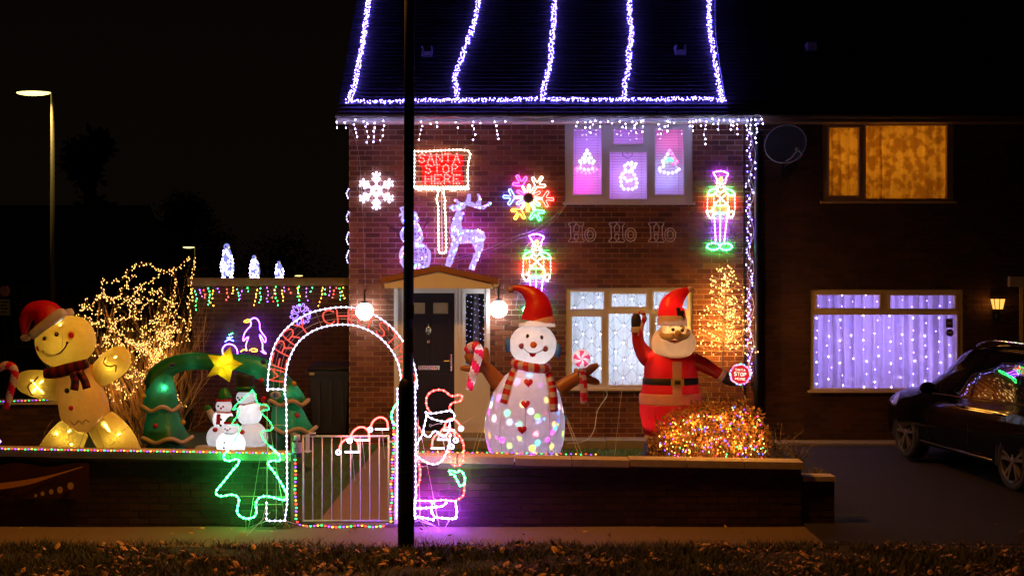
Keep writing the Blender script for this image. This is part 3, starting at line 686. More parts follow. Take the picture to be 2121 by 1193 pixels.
for i in range(9):
    rr = .30*i/8
    for k in range(28): vs.append(dc+rot @ Vector((rr*cos(2*pi*k/28), -.5*rr*rr, rr*sin(2*pi*k/28))))
for i in range(8):
    for k in range(28): fs.append((i*28+k, i*28+(k+1) % 28, (i+1)*28+(k+1) % 28, (i+1)*28+k))
mb.add(vs, fs); DISHM = M('dish_grey', (.008, .007, .008), .8); mb.build('dish', DISHM, dish, True)
mb = MB(); mb.tube([vs[8*28+k] for k in range(28)]+[vs[8*28]], .008, 6); mb.build('dish_rim', M('dish_rim', (.22, .2, .22), .4), dish)
mb = MB(); lo = dc+rot @ Vector((0, -.02, -.28)); ln = dc+Vector((.12, -.26, -.09)); mb.tube([lo, lo.lerp(ln, .5)+Vector((0, 0, -.03)), ln], .010, 6); mb.tube([ln, ln+Vector((.0, .05, .01))], .03, 8); mb.build('feed_arm', M('dish_rim', (.22, .2, .22), .4), dish)
mb = MB(); mb.tube([dc+Vector((0, .02, 0)), dc+Vector((.02, .15, -.2)), dc+Vector((.05, .34, -.3))], .018, 6); mb.box((dc.x, WY-.02, dc.z-.42), (dc.x+.12, WY-.001, dc.z-.22)); mb.build('dish_bracket', DISHM, dish)
cable(dish, [smooth([ln, ln+Vector((.05, -.02, -.1)), ln+Vector((-.05, .1, -.16)), ln+Vector((-.12, .3, -.2))], 4)], .004, M('dish_rim', (.22, .2, .22), .4))

# ------------------------------------------------------------ garage, boundary walls, gate
GY = 22.6
gar = thing('garage', 'flat roofed brick garage set back left of the house with coloured icicle lights', 'garage', (X(398, GY), GY, .3))
gx0, gx1 = X(399, GY), -1.9; gtop = Zh(592, GY)
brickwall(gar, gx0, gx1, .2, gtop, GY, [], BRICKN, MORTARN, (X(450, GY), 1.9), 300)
mb = MB(); mb.box((gx0, GY+.2, .1), (gx0+.2, GY+5, gtop)); mb.build('side_wall', BRICKN, gar)
mb = MB(); mb.box((gx0-.06, GY-.10, gtop), (gx1, GY-.07, gtop+.10)); mb.box((gx0-.06, GY-.11, gtop+.10), (gx1, GY+5, gtop+.125)); mb.build('roof_edge', M('weathered_board', (.25, .17, .12), .8, var=.4, scale=14, bump=.5), gar)
mb = MB(); mb.box((gx0-.05, GY-.069, gtop), (gx1, GY+4.99, gtop+.09)); mb.build('roof', M('roof_felt', (.04, .04, .04), .9), gar)

GWY = 15.5
def ctop(x): return .848-.142*((x*F/GWY+CX)/1660)
COPM = M('coping_concrete', (.52, .42, .30), .9, var=.3, scale=12, bump=.6, bscale=90)
def gwall(label, x0, x1, seed):
    w_ = thing('garden_wall', label, 'garden wall', ((x0+x1)/2, GWY, 0))
    th = .075
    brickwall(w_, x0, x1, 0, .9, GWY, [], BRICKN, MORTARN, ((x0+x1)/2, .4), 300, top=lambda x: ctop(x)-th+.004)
    mb = MB(); mb.add([(x0,GWY+.007,-.03),(x1,GWY+.007,-.03),(x1,GWY+.21,-.03),(x0,GWY+.21,-.03),(x0,GWY+.007,ctop(x0)-th),(x1,GWY+.007,ctop(x1)-th),(x1,GWY+.21,ctop(x1)-th),(x0,GWY+.21,ctop(x0)-th)],
      [(0,3,2,1),(4,5,6,7),(0,1,5,4),(1,2,6,5),(2,3,7,6),(3,0,4,7)]); mb.build('mortar', MORTARN, w_)
    n = max(1, round((x1-x0)/.61)); d = (x1-x0)/n; g = random.Random(seed)
    for i in range(n):
        a, b = x0+i*d+.005, x0+(i+1)*d-.005; j = g.uniform(-.006, .006); mb = MB(); za, zb = ctop(a)+j, ctop(b)+j
        if i == n-1: b += .02
        mb.add([(a,GWY-.04,za-th+.0),(b,GWY-.04,zb-th),(b,GWY+.25,zb-th),(a,GWY+.25,za-th),(a,GWY-.04,za),(b,GWY-.04,zb),(b,GWY+.25,zb+.006),(a,GWY+.25,za+.006)],
          [(0,3,2,1),(4,5,6,7),(0,1,5,4),(1,2,6,5),(2,3,7,6),(3,0,4,7)]); mb.build('coping_stone', COPM, w_)
    return w_
gx = lambda px: X(px, GWY)
gwall('low brick garden wall left of the gate with a dark banner on its front', gx(-260), gx(601), 1)
gwall('low brick garden wall right of the gate below the snowman and Santa', gx(828), gx(1660), 2)
pier = thing('wall_pier', 'short lower brick pier at the right end of the garden wall beside the drive', 'pier', (gx(1695), GWY, 0))
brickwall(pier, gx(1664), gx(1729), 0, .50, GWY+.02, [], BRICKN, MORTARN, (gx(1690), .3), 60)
mb = MB(); mb.box((gx(1663), GWY-.01, .50), (gx(1731), GWY+.26, .55)); mb.build('coping_stone', COPM, pier)
# side boundary wall far left, behind the gingerbread man
SY = 19.6
sw = thing('boundary_wall', 'dark boundary wall at the far left behind the gingerbread man edged with coloured lights', 'garden wall', (X(0, SY), SY, .2))
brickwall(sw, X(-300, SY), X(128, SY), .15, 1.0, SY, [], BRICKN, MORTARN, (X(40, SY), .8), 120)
mb = MB(); mb.add([(X(-300,SY), SY-.04, 1.0), (X(128,SY), SY-.04, 1.0), (X(128,SY), SY+.25, 1.0), (X(-300,SY), SY+.25, 1.0), (X(-300,SY), SY-.04, 1.02), (X(128,SY), SY-.04, 1.06), (X(128,SY), SY+.25, 1.06), (X(-300,SY), SY+.25, 1.02)],
   [(0,3,2,1),(4,5,6,7),(0,1,5,4),(1,2,6,5),(2,3,7,6),(3,0,4,7)]); mb.build('coping_stone', COPM, sw)
# gate posts and gate
for a, b, m_, lb in ((603, 611, M('timber_post', (.22, .10, .06), .8, var=.3, scale=20, bump=.4), 'narrow reddish timber post on the left side of the white gate'), (817, 825, UPVC, 'narrow white post on the right side of the white gate')):
    mb = MB(); mb.box((gx(a), GWY-.03, 0), (gx(b), GWY+.13, Zh(902, GWY))); o = mb.build('gate_post', m_); tag(o, lb, 'gate post')
    mb = MB(); mb.box((gx(a)-.006, GWY-.036, Zh(902, GWY)+.001), (gx(b)+.006, GWY+.136, Zh(902, GWY)+.02)); put(mb.build('post_cap', m_), o)
gate = thing('garden_gate', 'white tubular metal garden gate with upright bars, closed across the path', 'gate', (gx(715), GWY+.04, .02))
GT = M('gate_white', (.88, .84, .80), .6, var=.12, scale=30); gyy = GWY+.05
mb = MB(); q = [P(628, 903, gyy), P(805, 903, gyy), P(805, 1078, gyy), P(628, 1078, gyy)]
mb.tube([q[0], q[1]], .011, 8); mb.tube([q[1], q[2]], .011, 8); mb.tube([q[2], q[3]], .011, 8); mb.tube([q[3], q[0]], .011, 8)
for v in q: mb.ball(v, .012, nu=8, nv=6)
mb.build('gate_frame', GT, gate, True)
for i in range(1, 9):
    mb = MB(); px = 628+i*19.67; mb.tube([P(px, 904, gyy), P(px, 1077, gyy)], .0065, 8); mb.build('gate_bar', GT, gate, True)
mb = MB(); mb.tube([P(629, 934, gyy-.02), P(645, 934, gyy-.02)], .008, 6); mb.box((gx(632), gyy-.02, Zh(938, GWY)), (gx(640), gyy-.002, Zh(900, GWY))); mb.tube([P(640, 897, gyy-.01), P(654, 897, gyy-.01)], .01, 6); mb.build('gate_latch', GT, gate)
for py in (915, 1060):
    mb = MB(); mb.tube([P(806, py, gyy), P(818, py, gyy)], .009, 6); mb.build('gate_hinge', GT, gate)
cn = thing('canister', 'small white canister with a pale printed label strapped to the left gate post', 'canister', P(615, 950, GWY-.09))
mb = MB(); cyy = GWY-.08
for a, b, r0 in (((615, 912), (615, 946), .052),): mb.tube([P(*a, cyy), P(*b, cyy)], r0, 14)
mb.build('canister_body', M('dark_bottle', (.05, .04, .07), .3), cn, True)
mb = MB(); mb.tube([P(615, 900, cyy), P(615, 911.5, cyy)], .036, 14); mb.build('canister_cap', M('white_cap', (.8, .8, .75), .5), cn, True)
mb = MB(); mb.tube([P(615, 915, cyy), P(615, 937, cyy)], .0535, 14, caps=False); mb.build('canister_label', M('label_paper', (.6, .62, .58), .7), cn, True)
for i in range(4):
    mb = MB(); z = P(0, 919+i*4.5, cyy).z; w_ = (.05, .035, .06, .03)[i]; mb.box((P(615, 0, cyy).x-w_/2, cyy-.0565, z), (P(615, 0, cyy).x+w_/2, cyy-.0555, z+.006)); mb.build('label_line', BLACKP, cn)
# banner on the left wall
bn = thing('banner', 'dark banner with an orange swoosh and pale lettering hung on the left garden wall', 'banner', P(90, 1000, GWY-.02))
mb = MB(); n_ = 24; by = GWY-.05
vs = [P(-60+245*i/n_, 962+70*j/6+4*sin(i*.5)*(1-j/6), by+.008*sin(i*.9+j)) for j in range(7) for i in range(n_+1)]
mb.add(vs, [(j*(n_+1)+i, (j+1)*(n_+1)+i, (j+1)*(n_+1)+i+1, j*(n_+1)+i+1) for j in range(6) for i in range(n_)])
mb.build('banner_cloth', M('banner_cloth', (.07, .014, .01), .6, var=.3), bn, True, fix=False)
mb = MB(); up = smooth([(-60, 1003, 0), (0, 1000, 0), (60, 992, 0), (110, 982, 0), (172, 965, 0)], 5); lo_ = smooth([(-60, 1018, 0), (0, 1013, 0), (60, 1003, 0), (110, 987, 0), (172, 967, 0)], 5)
vs = [P(q[0], q[1], by-.018) for q in up]+[P(q[0], q[1], by-.018) for q in lo_]; k = len(up); mb.add(vs, [(i, k+i, k+i+1, i+1) for i in range(k-1)])
mb.build('banner_swoosh', M('swoosh_orange', (.95, .42, .10), .6), bn, fix=False)
for a in ((150, 1006, 6.5), (128, 1014, 6), (110, 1018, 4.5), (92, 1022, 4), (78, 1026, 3)):
    mb = MB(); c = P(a[0]-4, a[1], by-.02); rr = a[2]/190; mb.prism([(c.x+rr*cos(t*pi/6), c.z+rr*1.2*sin(t*pi/6)) for t in range(12)], c.y, c.y+.002); mb.build('banner_mark', M('mark_tan', (.8, .5, .22), .7), bn)

# ------------------------------------------------------------ lamp post in front, with the number 2
PY = 14.3
lp = thing('lamp_post', 'tall black street lamp post with number 2 standing in front of the house', 'lamp post', P(841, 1133, PY))
BP = M('post_black', (.010, .009, .009), .7, var=.2, spec=.2)
mb = MB(); mb.tube([P(845.5, 786, PY), P(848.5, 0, PY), P(850, -250, PY)], .052, 20); mb.build('pole', BP, lp, True)
mb = MB(); mb.tube([P(841, 1136, PY), P(841.5, 800, PY), P(842.5, 791, PY), P(844, 785, PY)], [.083, .079, .07, .053], 20); mb.build('pole_base', BP, lp, True)
mb = MB(); mb.tube([P(846.2, 731, PY), P(846.5, 681, PY)], .0545, 20, caps=False); mb.build('number_band', M('tan_sticker', (.16, .10, .045), .8, var=.2), lp, True)
mb = MB()
for st_ in FONT['2']:
    c = P(842, 711, PY-.058); mb.tube(smooth([c+Vector((q[0]*.03, 0, q[1]*.055)) for q in st_], 3), .0035, 4)
mb.build('number', BP, lp)
mb = MB(); mb.tube([P(846.5, 660, PY), P(846.8, 632, PY)], .054, 20, caps=False); mb.build('reflector_band', M('dull_band', (.07, .045, .03), .8), lp, True)
mb = MB(); c = P(841, 1010, PY); vs = []
for i in range(9):
    a = -.75+1.5*i/8
    for z_ in (-.24, .24): vs.append((c.x+.084*sin(a), PY-.084*cos(a), c.z+z_))
mb.add(vs, [(2*i, 2*i+2, 2*i+3, 2*i+1) for i in range(8)]); mb.build('access_door', M('post_door', (.02, .018, .018), .6), lp, fix=False)
mb = MB(); mb.tube([(c.x, PY-.084, c.z+.17), (c.x, PY-.089, c.z+.17)], .010, 8); mb.build('door_lock', STEEL, lp)
mb = MB(); c = P(850, -250, PY); mb.tube(smooth([c, c+Vector((0, .05, .15)), c+Vector((-.02, .3, .25))], 4), .035, 8); mb.box((c.x-.12, c.y+.02, c.z+.22), (c.x+.1, c.y+.5, c.z+.32)); mb.build('lantern_head', BP, lp)

# ------------------------------------------------------------ roof garlands
def roofpt(px, py, lift=.03):
    t = .3
    for _ in range(40): t = ((CY-py)/F*(EY+t*cos(ANG))+H-EZ)/sin(ANG)
    y = EY+t*cos(ANG); return Vector((X(px, y), y-lift*sin(ANG), EZ+t*sin(ANG)+lift*cos(ANG)))
def garland(label, pxs, per=70, wd=.05, lift=.05, cols=('roof',), k=1.0, r=.0076):
    pts = smooth([roofpt(*q) for q in pxs], 5); g = thing('light_garland', label, 'string lights', pts[0], 'cluster light garlands on the roof')
    st = resample(pts, 1/per); out = []
    for q in st:
        a = U(0, 2*pi); rr = wd*math.sqrt(U(.05, 1)); out.append(q+Vector((rr*cos(a), rr*sin(a)*.4, rr*sin(a)*.75+.02)))
    string_bulbs(g, out, list(cols), r, k*.8); cable(g, [pts, [q+Vector((.02*sin(i), 0, .015)) for i, q in enumerate(pts)]], .004)
    cable(g, [[st[i], out[i]] for i in range(0, len(st), 2)], .0015, name='twig')
for pl, lb in (([(768, -60), (764, 5), (752, 90), (741, 150), (732, 190), (722, 214)], 'violet white light garland running down the left edge of the roof'),
               ([(1000, -60), (992, 0), (980, 60), (962, 110), (948, 150), (941, 170), (947, 195), (949, 212)], 'white light garland down the roof above the red sign, second from the left'),
               ([(1156, -60), (1149, 0), (1146, 60), (1142, 100), (1140, 135), (1132, 165), (1126, 195), (1124, 212)], 'white light garland down the middle of the roof, left of the upstairs window'),
               ([(1306, -60), (1304, 0), (1305, 50), (1309, 75), (1303, 110), (1302, 150), (1294, 180), (1294, 212)], 'white light garland down the roof above the upstairs window'),
               ([(1462, -60), (1468, 0), (1469, 60), (1477, 110), (1483, 150), (1490, 190), (1496, 214)], 'white light garland with a loose cable at the right side of the roof')):
    garland(lb, pl, 100 if pl[0][0] < 800 else 84, .043)
garland('violet white light garland lying along the bottom edge of the roof above the gutter', [(720, 216), (800, 218), (870, 214), (950, 215), (1040, 213), (1130, 212), (1220, 213), (1300, 213), (1400, 212), (1450, 211), (1499, 215)], 92, .042, .045)
lc = cable(None, [smooth([roofpt(1480, -10), roofpt(1482, 70), roofpt(1489, 130), roofpt(1497, 180), roofpt(1502, 212), roofpt(1497, 226, .1)], 5)], .006, M('grey_cable', (.4, .4, .5), .5), 'loose_cable'); tag(lc, 'thin grey cable hanging loose beside the rightmost roof garland', 'cable')

# ------------------------------------------------------------ icicle lights
def icicles(label, x0, x1, ytop, Y, cols, gap, lens, r=.0072, k=1.0, amp=3, group=None, cab=None, by=None, seed=1, bgap=9.5):
    g = random.Random(seed); root = thing('icicle_light', label, 'icicle lights', P(x0, ytop(x0), Y), group)
    paths = []; pts = []; pc = []; x = x0; i = 0; main = []
    while x < x1:
        y = ytop(x)+g.uniform(-amp, amp); main.append(P(x, y, Y-.01))
        n = g.choice(lens); c = cols[i % len(cols)]; q = [P(x, y, Y)]; cx_, cy_ = x, y
        for j in range(n):
            cx_ += g.uniform(-3.5, 3.5); cy_ += g.uniform(bgap*.75, bgap*1.25); q.append(P(cx_, cy_, Y+g.uniform(-.02, .02)))
            pts.append(q[-1]+Vector((g.uniform(-.012, .012), -.012, 0))); pc.append(c)
        if len(q) > 1: paths.append(q)
        x += gap*g.uniform(.6, 1.4); i += 1
    main.append(P(x1, ytop(x1), Y-.01)); paths.append(smooth(main, 3))
    mb = MB(); names = list(dict.fromkeys(pc))
    for q, c in zip(pts, pc): mb.octa(q, r*g.uniform(.85, 1.15), names.index(c), 1.4)
    o = mb.build('bulbs', [bulb_m(c, k*(1.6 if cols == ['cool'] else 1)) for c in names], root, fix=False); o['kind'] = 'stuff'
    cable(root, paths, .0022, cab or WIRE); return root
yt = lambda x: 244 if x < 1440 else 241
icicles('white icicle lights hanging from the gutter above the red sign', 700, 1172, yt, EY-.12, ['cool'], 17, [0, 0, 0, 1, 2, 3, 5], seed=3, group='white icicle lights along the gutter')
icicles('white icicle lights hanging from the gutter in front of the upstairs window', 1172, 1440, yt, EY-.12, ['cool'], 12, [0, 1, 2, 2, 3, 4], seed=4, r=.0072, group='white icicle lights along the gutter')
icicles('white icicle lights bunched at the right end of the gutter near the downpipe', 1441, 1576, yt, EY-.12, ['cool'], 11, [1, 1, 2, 3, 4, 6], seed=6, group='white icicle lights along the gutter')
def pipe_lights():
    g = random.Random(8); r_ = thing('pipe_light', 'white string lights wound down the black pipe between the houses', 'string lights', P(1562, 760, WY-.1)); pts = []; pa = []; pb = []
    for i in range(88):
        t = i/87; py = 238+t*540; px = 1560-8*min(1, t*3)+g.uniform(-9, 9)*(1.2 if t < .3 else .75); pts.append(P(px, py, WY-.16+g.uniform(-.03, .03)))
        pa.append(P(1558-6*min(1, t*3)+4*sin(i*.8), py, WY-.15)); pb.append(P(1563-6*min(1, t*3)+5*sin(i*.5+1), py, WY-.16))
    string_bulbs(r_, pts, ['cool', 'roof'], .0088, .6); cable(r_, [pa, pb], .004, WIRE)
pipe_lights()
sl_ = thing('side_light', 'loops of white string lights on the left corner of the house wall', 'string lights', P(721, 400, WY))
pts = []; pa = []
for a, b in ((392, 412), (440, 462), (482, 508), (520, 548)):
    q = smooth([P(722, a, WY-.02), P(717.5, (a+b)/2, WY-.03), P(722, b, WY-.02)], 5); pa.append(q); pts += resample(q, .035)
string_bulbs(sl_, pts, ['cool'], .007, .4); cable(sl_, pa, .004, WIRE)
gcols = ['amber', 'green', 'purple', 'red', 'green', 'amber', 'purple', 'red', 'amber', 'green', 'purple', 'green']
icicles('multicoloured icicle lights hanging along the top of the garage wall', 398, 724, lambda x: 593-4*(x-398)/326, GY-.16, gcols, 11, [2, 3, 4, 5, 6], r=.0078, k=.6, seed=9, bgap=7.5, cab=M('tan_wire', (.4, .25, .14), .6))

# ------------------------------------------------------------ rope figures on the house wall
WDY = WY-.055
def wire_frame(root, lines, Y, r=.003, m=None, name='wire_frame'):
    mb = MB()
    for l in lines: mb.tube([P(q[0], q[1], Y) for q in l], r, 4)
    return mb.build(name, m or WIRE, root, fix=False)
def soldier(dx, dy, label):
    z = lambda pts: [(a+dx, b+dy) for a, b in zoom(1440, 330, 5.1875, pts)]
    root = thing('toy_soldier_light', label, 'soldier light', P(1492+dx, 520+dy, WDY), 'rope light toy soldiers on the wall')
    def ell(cx_, cy_, rx, ry, n=14, a0=0, a1=2*pi): return [(cx_+rx*cos(a0+(a1-a0)*i/n), cy_+ry*sin(a0+(a1-a0)*i/n)) for i in range(n+1)]
    ropes(root, [('purple', [z([(235, 250), (228, 200), (195, 150), (235, 132), (270, 128), (310, 135), (355, 160), (330, 200), (325, 250)]), z([(202, 592), (212, 740), (220, 885)]), z([(270, 590), (267, 885)]), z([(345, 592), (328, 740), (312, 885)])]),
      ('amber', [z(ell(275, 225, 17, 28, 10))]),
      ('warmwhite', [z([(232, 256), (277, 272), (325, 256)]), z([(232, 290), (277, 302), (325, 288)]), z([(245, 300), (240, 330), (258, 356), (285, 358), (312, 330), (318, 300)])]),
      ('green', [z([(235, 318), (190, 322), (150, 345), (138, 385), (205, 378), (228, 345)]), z([(322, 318), (370, 328), (408, 350), (418, 388), (350, 378), (325, 345)]), z([(205, 497), (347, 497)]), z([(203, 500), (196, 578), (350, 578), (352, 500)]),
                 z(ell(195, 937, 68, 36)), z(ell(328, 940, 66, 35))]),
      ('red', [z([(133, 392), (130, 548)]), z([(196, 384), (200, 480), (194, 562)]), z([(352, 388), (350, 480), (354, 560)]), z([(423, 394), (427, 548)])]),
      ('warmwhite', [z([(218, 368), (342, 486)]), z([(342, 368), (205, 486)]), z([(125, 560), (188, 558)]), z([(128, 572), (150, 622), (180, 628), (194, 592)]), z([(360, 560), (422, 560)]), z([(362, 575), (362, 608), (380, 630), (404, 612), (418, 575)])])], WDY, .0064, .042, k=1.0)
    wire_frame(root, [z([(120, 570), (430, 570)]), z([(120, 570), (118, 640), (480, 645)]), z([(270, 360), (268, 590)]), z([(130, 300), (420, 300)])], WDY+.012)
soldier(0, 0, 'glowing toy soldier rope light on the wall right of the upstairs window')
soldier(-381.5, 130.5, 'glowing toy soldier rope light on the wall above the snowman hat')

def flake_white():
    root = thing('snowflake_light', 'white rope light snowflake on the house wall left of the lamp post', 'snowflake light', P(779, 435, WDY)); pl = []; cx_, cy_, L = 779.6, 395.5, 40
    for i in range(6):
        a = radians(90+60*i); f = lambda r, da=0: (cx_+r*L*cos(a)-da*L*sin(a), cy_-r*L*sin(a)-da*L*cos(a))
        b = radians(90+60*i+30)
        pl += [[f(.14), f(1.0)], [f(.42), f(.66, .20)], [f(.42), f(.66, -.20)], [f(.66), f(.88, .18)], [f(.66), f(.88, -.18)]]
        pl.append([f(.30, .0), (cx_+.22*L*cos(b), cy_-.22*L*sin(b)), (cx_+.30*L*cos(a+pi/3), cy_-.30*L*sin(a+pi/3))])
    ropes(root, [('white', pl)], WDY, .0095, .03, k=.55, sm=False)
    wire_frame(root, [[(cx_+24*cos(t*pi/9), cy_+24*sin(t*pi/9)) for t in range(19)], [(740, 414), (820, 414)], [(745, 380), (745, 412)]], WDY+.014)
flake_white()
def flake_colour():
    cx_, cy_, L = 1094.5, 410.4, 52; root = thing('snowflake_light', 'rainbow coloured neon snowflake on the wall above the smaller toy soldier', 'snowflake light', P(cx_, cy_+L, WDY))
    cols = ['red', 'warmwhite', 'magenta', 'blue', 'amber', 'green']; gr = []
    out = [(.56, .05), (.71, .29), (.77, .31), (.80, .25), (.71, .055), (.97, .05), (1.0, 0), (.97, -.05), (.71, -.055), (.80, -.25), (.77, -.31), (.71, -.29), (.56, -.05)]
    for i, c in enumerate(cols):
        a = radians(60*i-3); f = lambda p: (cx_+L*(p[0]*cos(a)-p[1]*sin(a)), cy_-L*(p[0]*sin(a)+p[1]*cos(a)))
        b = radians(60*i-3+30); h = lambda p: (cx_+L*(p[0]*cos(b)-p[1]*sin(b)), cy_-L*(p[0]*sin(b)+p[1]*cos(b)))
        gr.append((c, [[f(q) for q in out], [h(q) for q in [(.22, .045), (.48, .05), (.53, 0), (.48, -.05), (.22, -.045)]]]))
        if c != 'warmwhite': gr.append((c, [[f((.22, .03)), f((.58, .03))], [f((.22, -.03)), f((.58, -.03))]]))
        else: gr.append((c, [[f((.22, .05)), f((.58, .05))], [f((.22, -.05)), f((.58, -.05))]]))
    ropes(root, gr, WDY, .0062, 0, k=.42, sm=True, part='neon_tube')
    ropes(root, [('warmwhite', [[(cx_+L*.27*cos(radians(60*i-3)), cy_-L*.27*sin(radians(60*i-3))), (cx_+L*.52*cos(radians(60*i-3)), cy_-L*.52*sin(radians(60*i-3)))] for i in (0, 2, 3, 4, 5)])], WDY-.01, .015, 0, k=1.0, sm=False, part='neon_stem')
    mb = MB(); mb.tube([P(cx_, cy_, WDY-.01), P(cx_, cy_, WDY+.02)], 9.5/S(WDY), 18); mb.build('hub', M('hub_brown', (.06, .035, .03), .6), root)
flake_colour()
def stop_sign():
    z = lambda p: zoom(730, 300, 7.856, p); Y = WDY
    root = thing('santa_sign_light', 'illuminated red sign reading SANTA STOP HERE with white border on a glowing post', 'light up sign', P(914, 526, Y))
    words = [('SANTA', 1070, 1775, 150, 290), ('STOP', 1170, 1745, 325, 465), ('HERE', 1170, 1780, 490, 630)]; red = []
    for wd, x0, x1, y0, y1 in words:
        n = len(wd); cw = (x1-x0)/n
        for i, ch in enumerate(wd):
            for stk in FONT[ch]: red.append(z([(x0+cw*(i+.1)+cw*.68*q[0], y1-(y1-y0)*q[1]) for q in stk]))
    ropes(root, [('red', red)], Y-.03, .006, .035, k=.30, sm=False)
    bd = z([(1008, 105), (1180, 112), (1400, 98), (1880, 98), (1885, 300), (1875, 460), (1880, 690), (1850, 700)]); left = z([(1008, 105), (1002, 690)])
    zig = []
    x = 1010
    while x < 1860:
        if not 1395 < x < 1470: zig.append(z([(x, 690), (x+12, 690+U(25, 50)), (x+30, 690+U(25, 50)), (x+40, 690)]))
        x += 42
    post = z([(1400, 700), (1388, 820), (1370, 910), (1395, 1000), (1398, 1178), (1400, 1500), (1404, 1700), (1415, 1745), (1450, 1765), (1500, 1755), (1522, 1735), (1522, 1500), (1515, 1178), (1500, 1000), (1510, 910), (1488, 820), (1482, 700)])
    ropes(root, [('warmwhite', [bd, left]), ('warmwhite', zig), ('warmwhite', [post])], Y-.01, .0078, .045, k=.8)
    wire_frame(root, [z([(1005, y), (1885, y-4)]) for y in (168, 184, 268, 352, 436, 516, 600)]+[z([(1370, 912), (1508, 912)]), z([(1450, 690), (1460, 1760)]), z([(1345, 1690), (1345, 1840), (1600, 1845)])], Y-.004, .0035)
    mb = MB(); g = random.Random(2); q = [P(*v, Y+.015) for v in z([(1080, 175), (1800, 165), (1815, 330), (1780, 360), (1810, 640), (1140, 645), (1130, 400), (1095, 330)])]
    mb.prism([(v.x, v.z) for v in q], Y+.012, Y+.018); mb.build('red_board', fabric('red_board', (.85, .02, .03), .2, .05, wob=.1), root)
    # the red letter ropes just in front light the board
stop_sign()
def ho():
    H_ = [(195, 868), (240, 862), (242, 880), (228, 892), (228, 930), (262, 932), (264, 890), (250, 880), (248, 864), (296, 864), (294, 882), (284, 892), (286, 975), (300, 990), (292, 1000), (245, 998), (244, 988), (258, 975), (258, 945), (232, 945), (230, 975), (244, 988), (236, 1000), (190, 998), (192, 988), (208, 975), (205, 892), (192, 880), (195, 868)]
    for k, (dx, lb) in enumerate(((0, 'left of the three'), (278, 'middle of the three'), (549, 'right of the three'))):
        root = thing('ho_sign', 'unlit clear outline letters spelling Ho under the upstairs window, %s' % lb, 'letters', P(1206+dx/3.315, 502, WY-.03), 'unlit Ho Ho Ho letters')
        z = lambda p: zoom(1120+dx/3.315, 200, 3.315, p); m = M('clear_rope', (.80, .66, .66), .4, var=.1)
        mb = MB(); mb.tube([P(*q, WY-.03) for q in z(H_)], .0075, 6); mb.build('letter', m, root, True)
        mb = MB()
        for rx, ry in ((38, 46), (20, 28)): mb.tube([P(*q, WY-.03) for q in z([(340+rx*cos(t*pi/10), 950+ry*sin(t*pi/10)) for t in range(21)])], .0075, 6)
        mb.tube([P(*q, WY-.03) for q in z([(303, 925), (330, 905), (318, 940), (325, 965)])], .006, 5)
        mb.build('letter', m, root, True)
        wire_frame(root, [z([(225, 950), (380, 950)])], WY-.02, .003, m)
ho()
ww = thing('wall_wires', 'thin pale wires strung across the brick wall below the upstairs window', 'wires', P(1080, 500, WY-.02))
for l in (((1172, 425), (1150, 455), (1120, 480), (1075, 495), (1030, 515), (985, 528), (930, 546)), ((1170, 430), (1110, 475), (1060, 492), (1000, 520), (940, 535)), ((1180, 418), (1148, 448), (1118, 492), (1090, 510), (1082, 560), (1068, 640)), ((720, 262), (745, 330), (757, 600))):
    cable(ww, [smooth([P(a, b, WY-.02) for a, b in l], 3)], .0022, WIRE, 'wire')

# ------------------------------------------------------------ acrylic reindeer and snowman on the canopy
ACR = E('acrylic_lilac', (.40, .30, 1), 1.7)
MULTI = ['red', 'green', 'blue', 'amber', 'purple', 'purple', 'blue', 'cool']
def lattice(root, build, Y, seed, n, name='body', th=.016, br=.011):
    mb = MB(); build(mb); o = mb.build(name, ACR, root); me = o.data; g = random.Random(seed)
    import bmesh
    bm = bmesh.new(); bm.from_mesh(me); bmesh.ops.triangulate(bm, faces=bm.faces)
    for v in bm.verts: v.co += Vector((g.uniform(-1, 1), g.uniform(-1, 1), g.uniform(-1, 1)))*.012
    fr = [f.calc_center_median().copy() for f in bm.faces if f.normal.y < .2]; bm.to_mesh(me); bm.free()
    md = o.modifiers.new('wire', 'WIREFRAME'); md.thickness = th; md.use_even_offset = False
    string_bulbs(root, g.sample(fr, min(n, len(fr))), MULTI, br, 1.0)
    return o
DEY = 20.4
dz = lambda p: zoom(860, 390, 6.6278, p)
def px3(p, Y): return [P(q[0], q[1], Y) for q in p], [q[2]/S(Y) for q in p]
def seg(mb, p, Y, n=8, k=2, sq=.8, dy=0):
    q = smooth([(a, b, r) for a, b, r in p], k); pts = [P(v[0], v[1], Y)+Vector((0, dy, 0)) for v in q]; mb.tube(pts, [max(v[2], .5)/S(Y) for v in q], n, sq=sq)
rd = thing('reindeer_light', 'glowing lilac acrylic reindeer with antlers standing on the door canopy', 'reindeer light', P(975, 557, DEY))
def deer(mb):
    seg(mb, dz([(620, 330, 48), (585, 420, 52), (570, 500, 62), (560, 580, 70)]), DEY, 8, 3)
    seg(mb, dz([(480, 250, 18), (520, 270, 34), (600, 270, 42), (650, 240, 36), (680, 215, 14)]), DEY, 8, 3)
    seg(mb, dz([(550, 560, 60), (590, 650, 95), (700, 660, 86), (820, 655, 82), (900, 660, 78), (945, 650, 40)]), DEY, 10, 4)
lattice(rd, deer, DEY, 1, 60, 'body')
def legs1(mb):
    seg(mb, dz([(560, 700, 55), (540, 800, 42), (500, 920, 36), (455, 1060, 36)]), DEY, 7, 3)
lattice(rd, legs1, DEY, 2, 10, 'leg')
def legs2(mb):
    seg(mb, dz([(840, 720, 70), (870, 800, 60), (870, 880, 38), (830, 960, 34), (775, 1110, 34)]), DEY, 7, 3, dy=.05)
lattice(rd, legs2, DEY, 3, 14, 'leg')
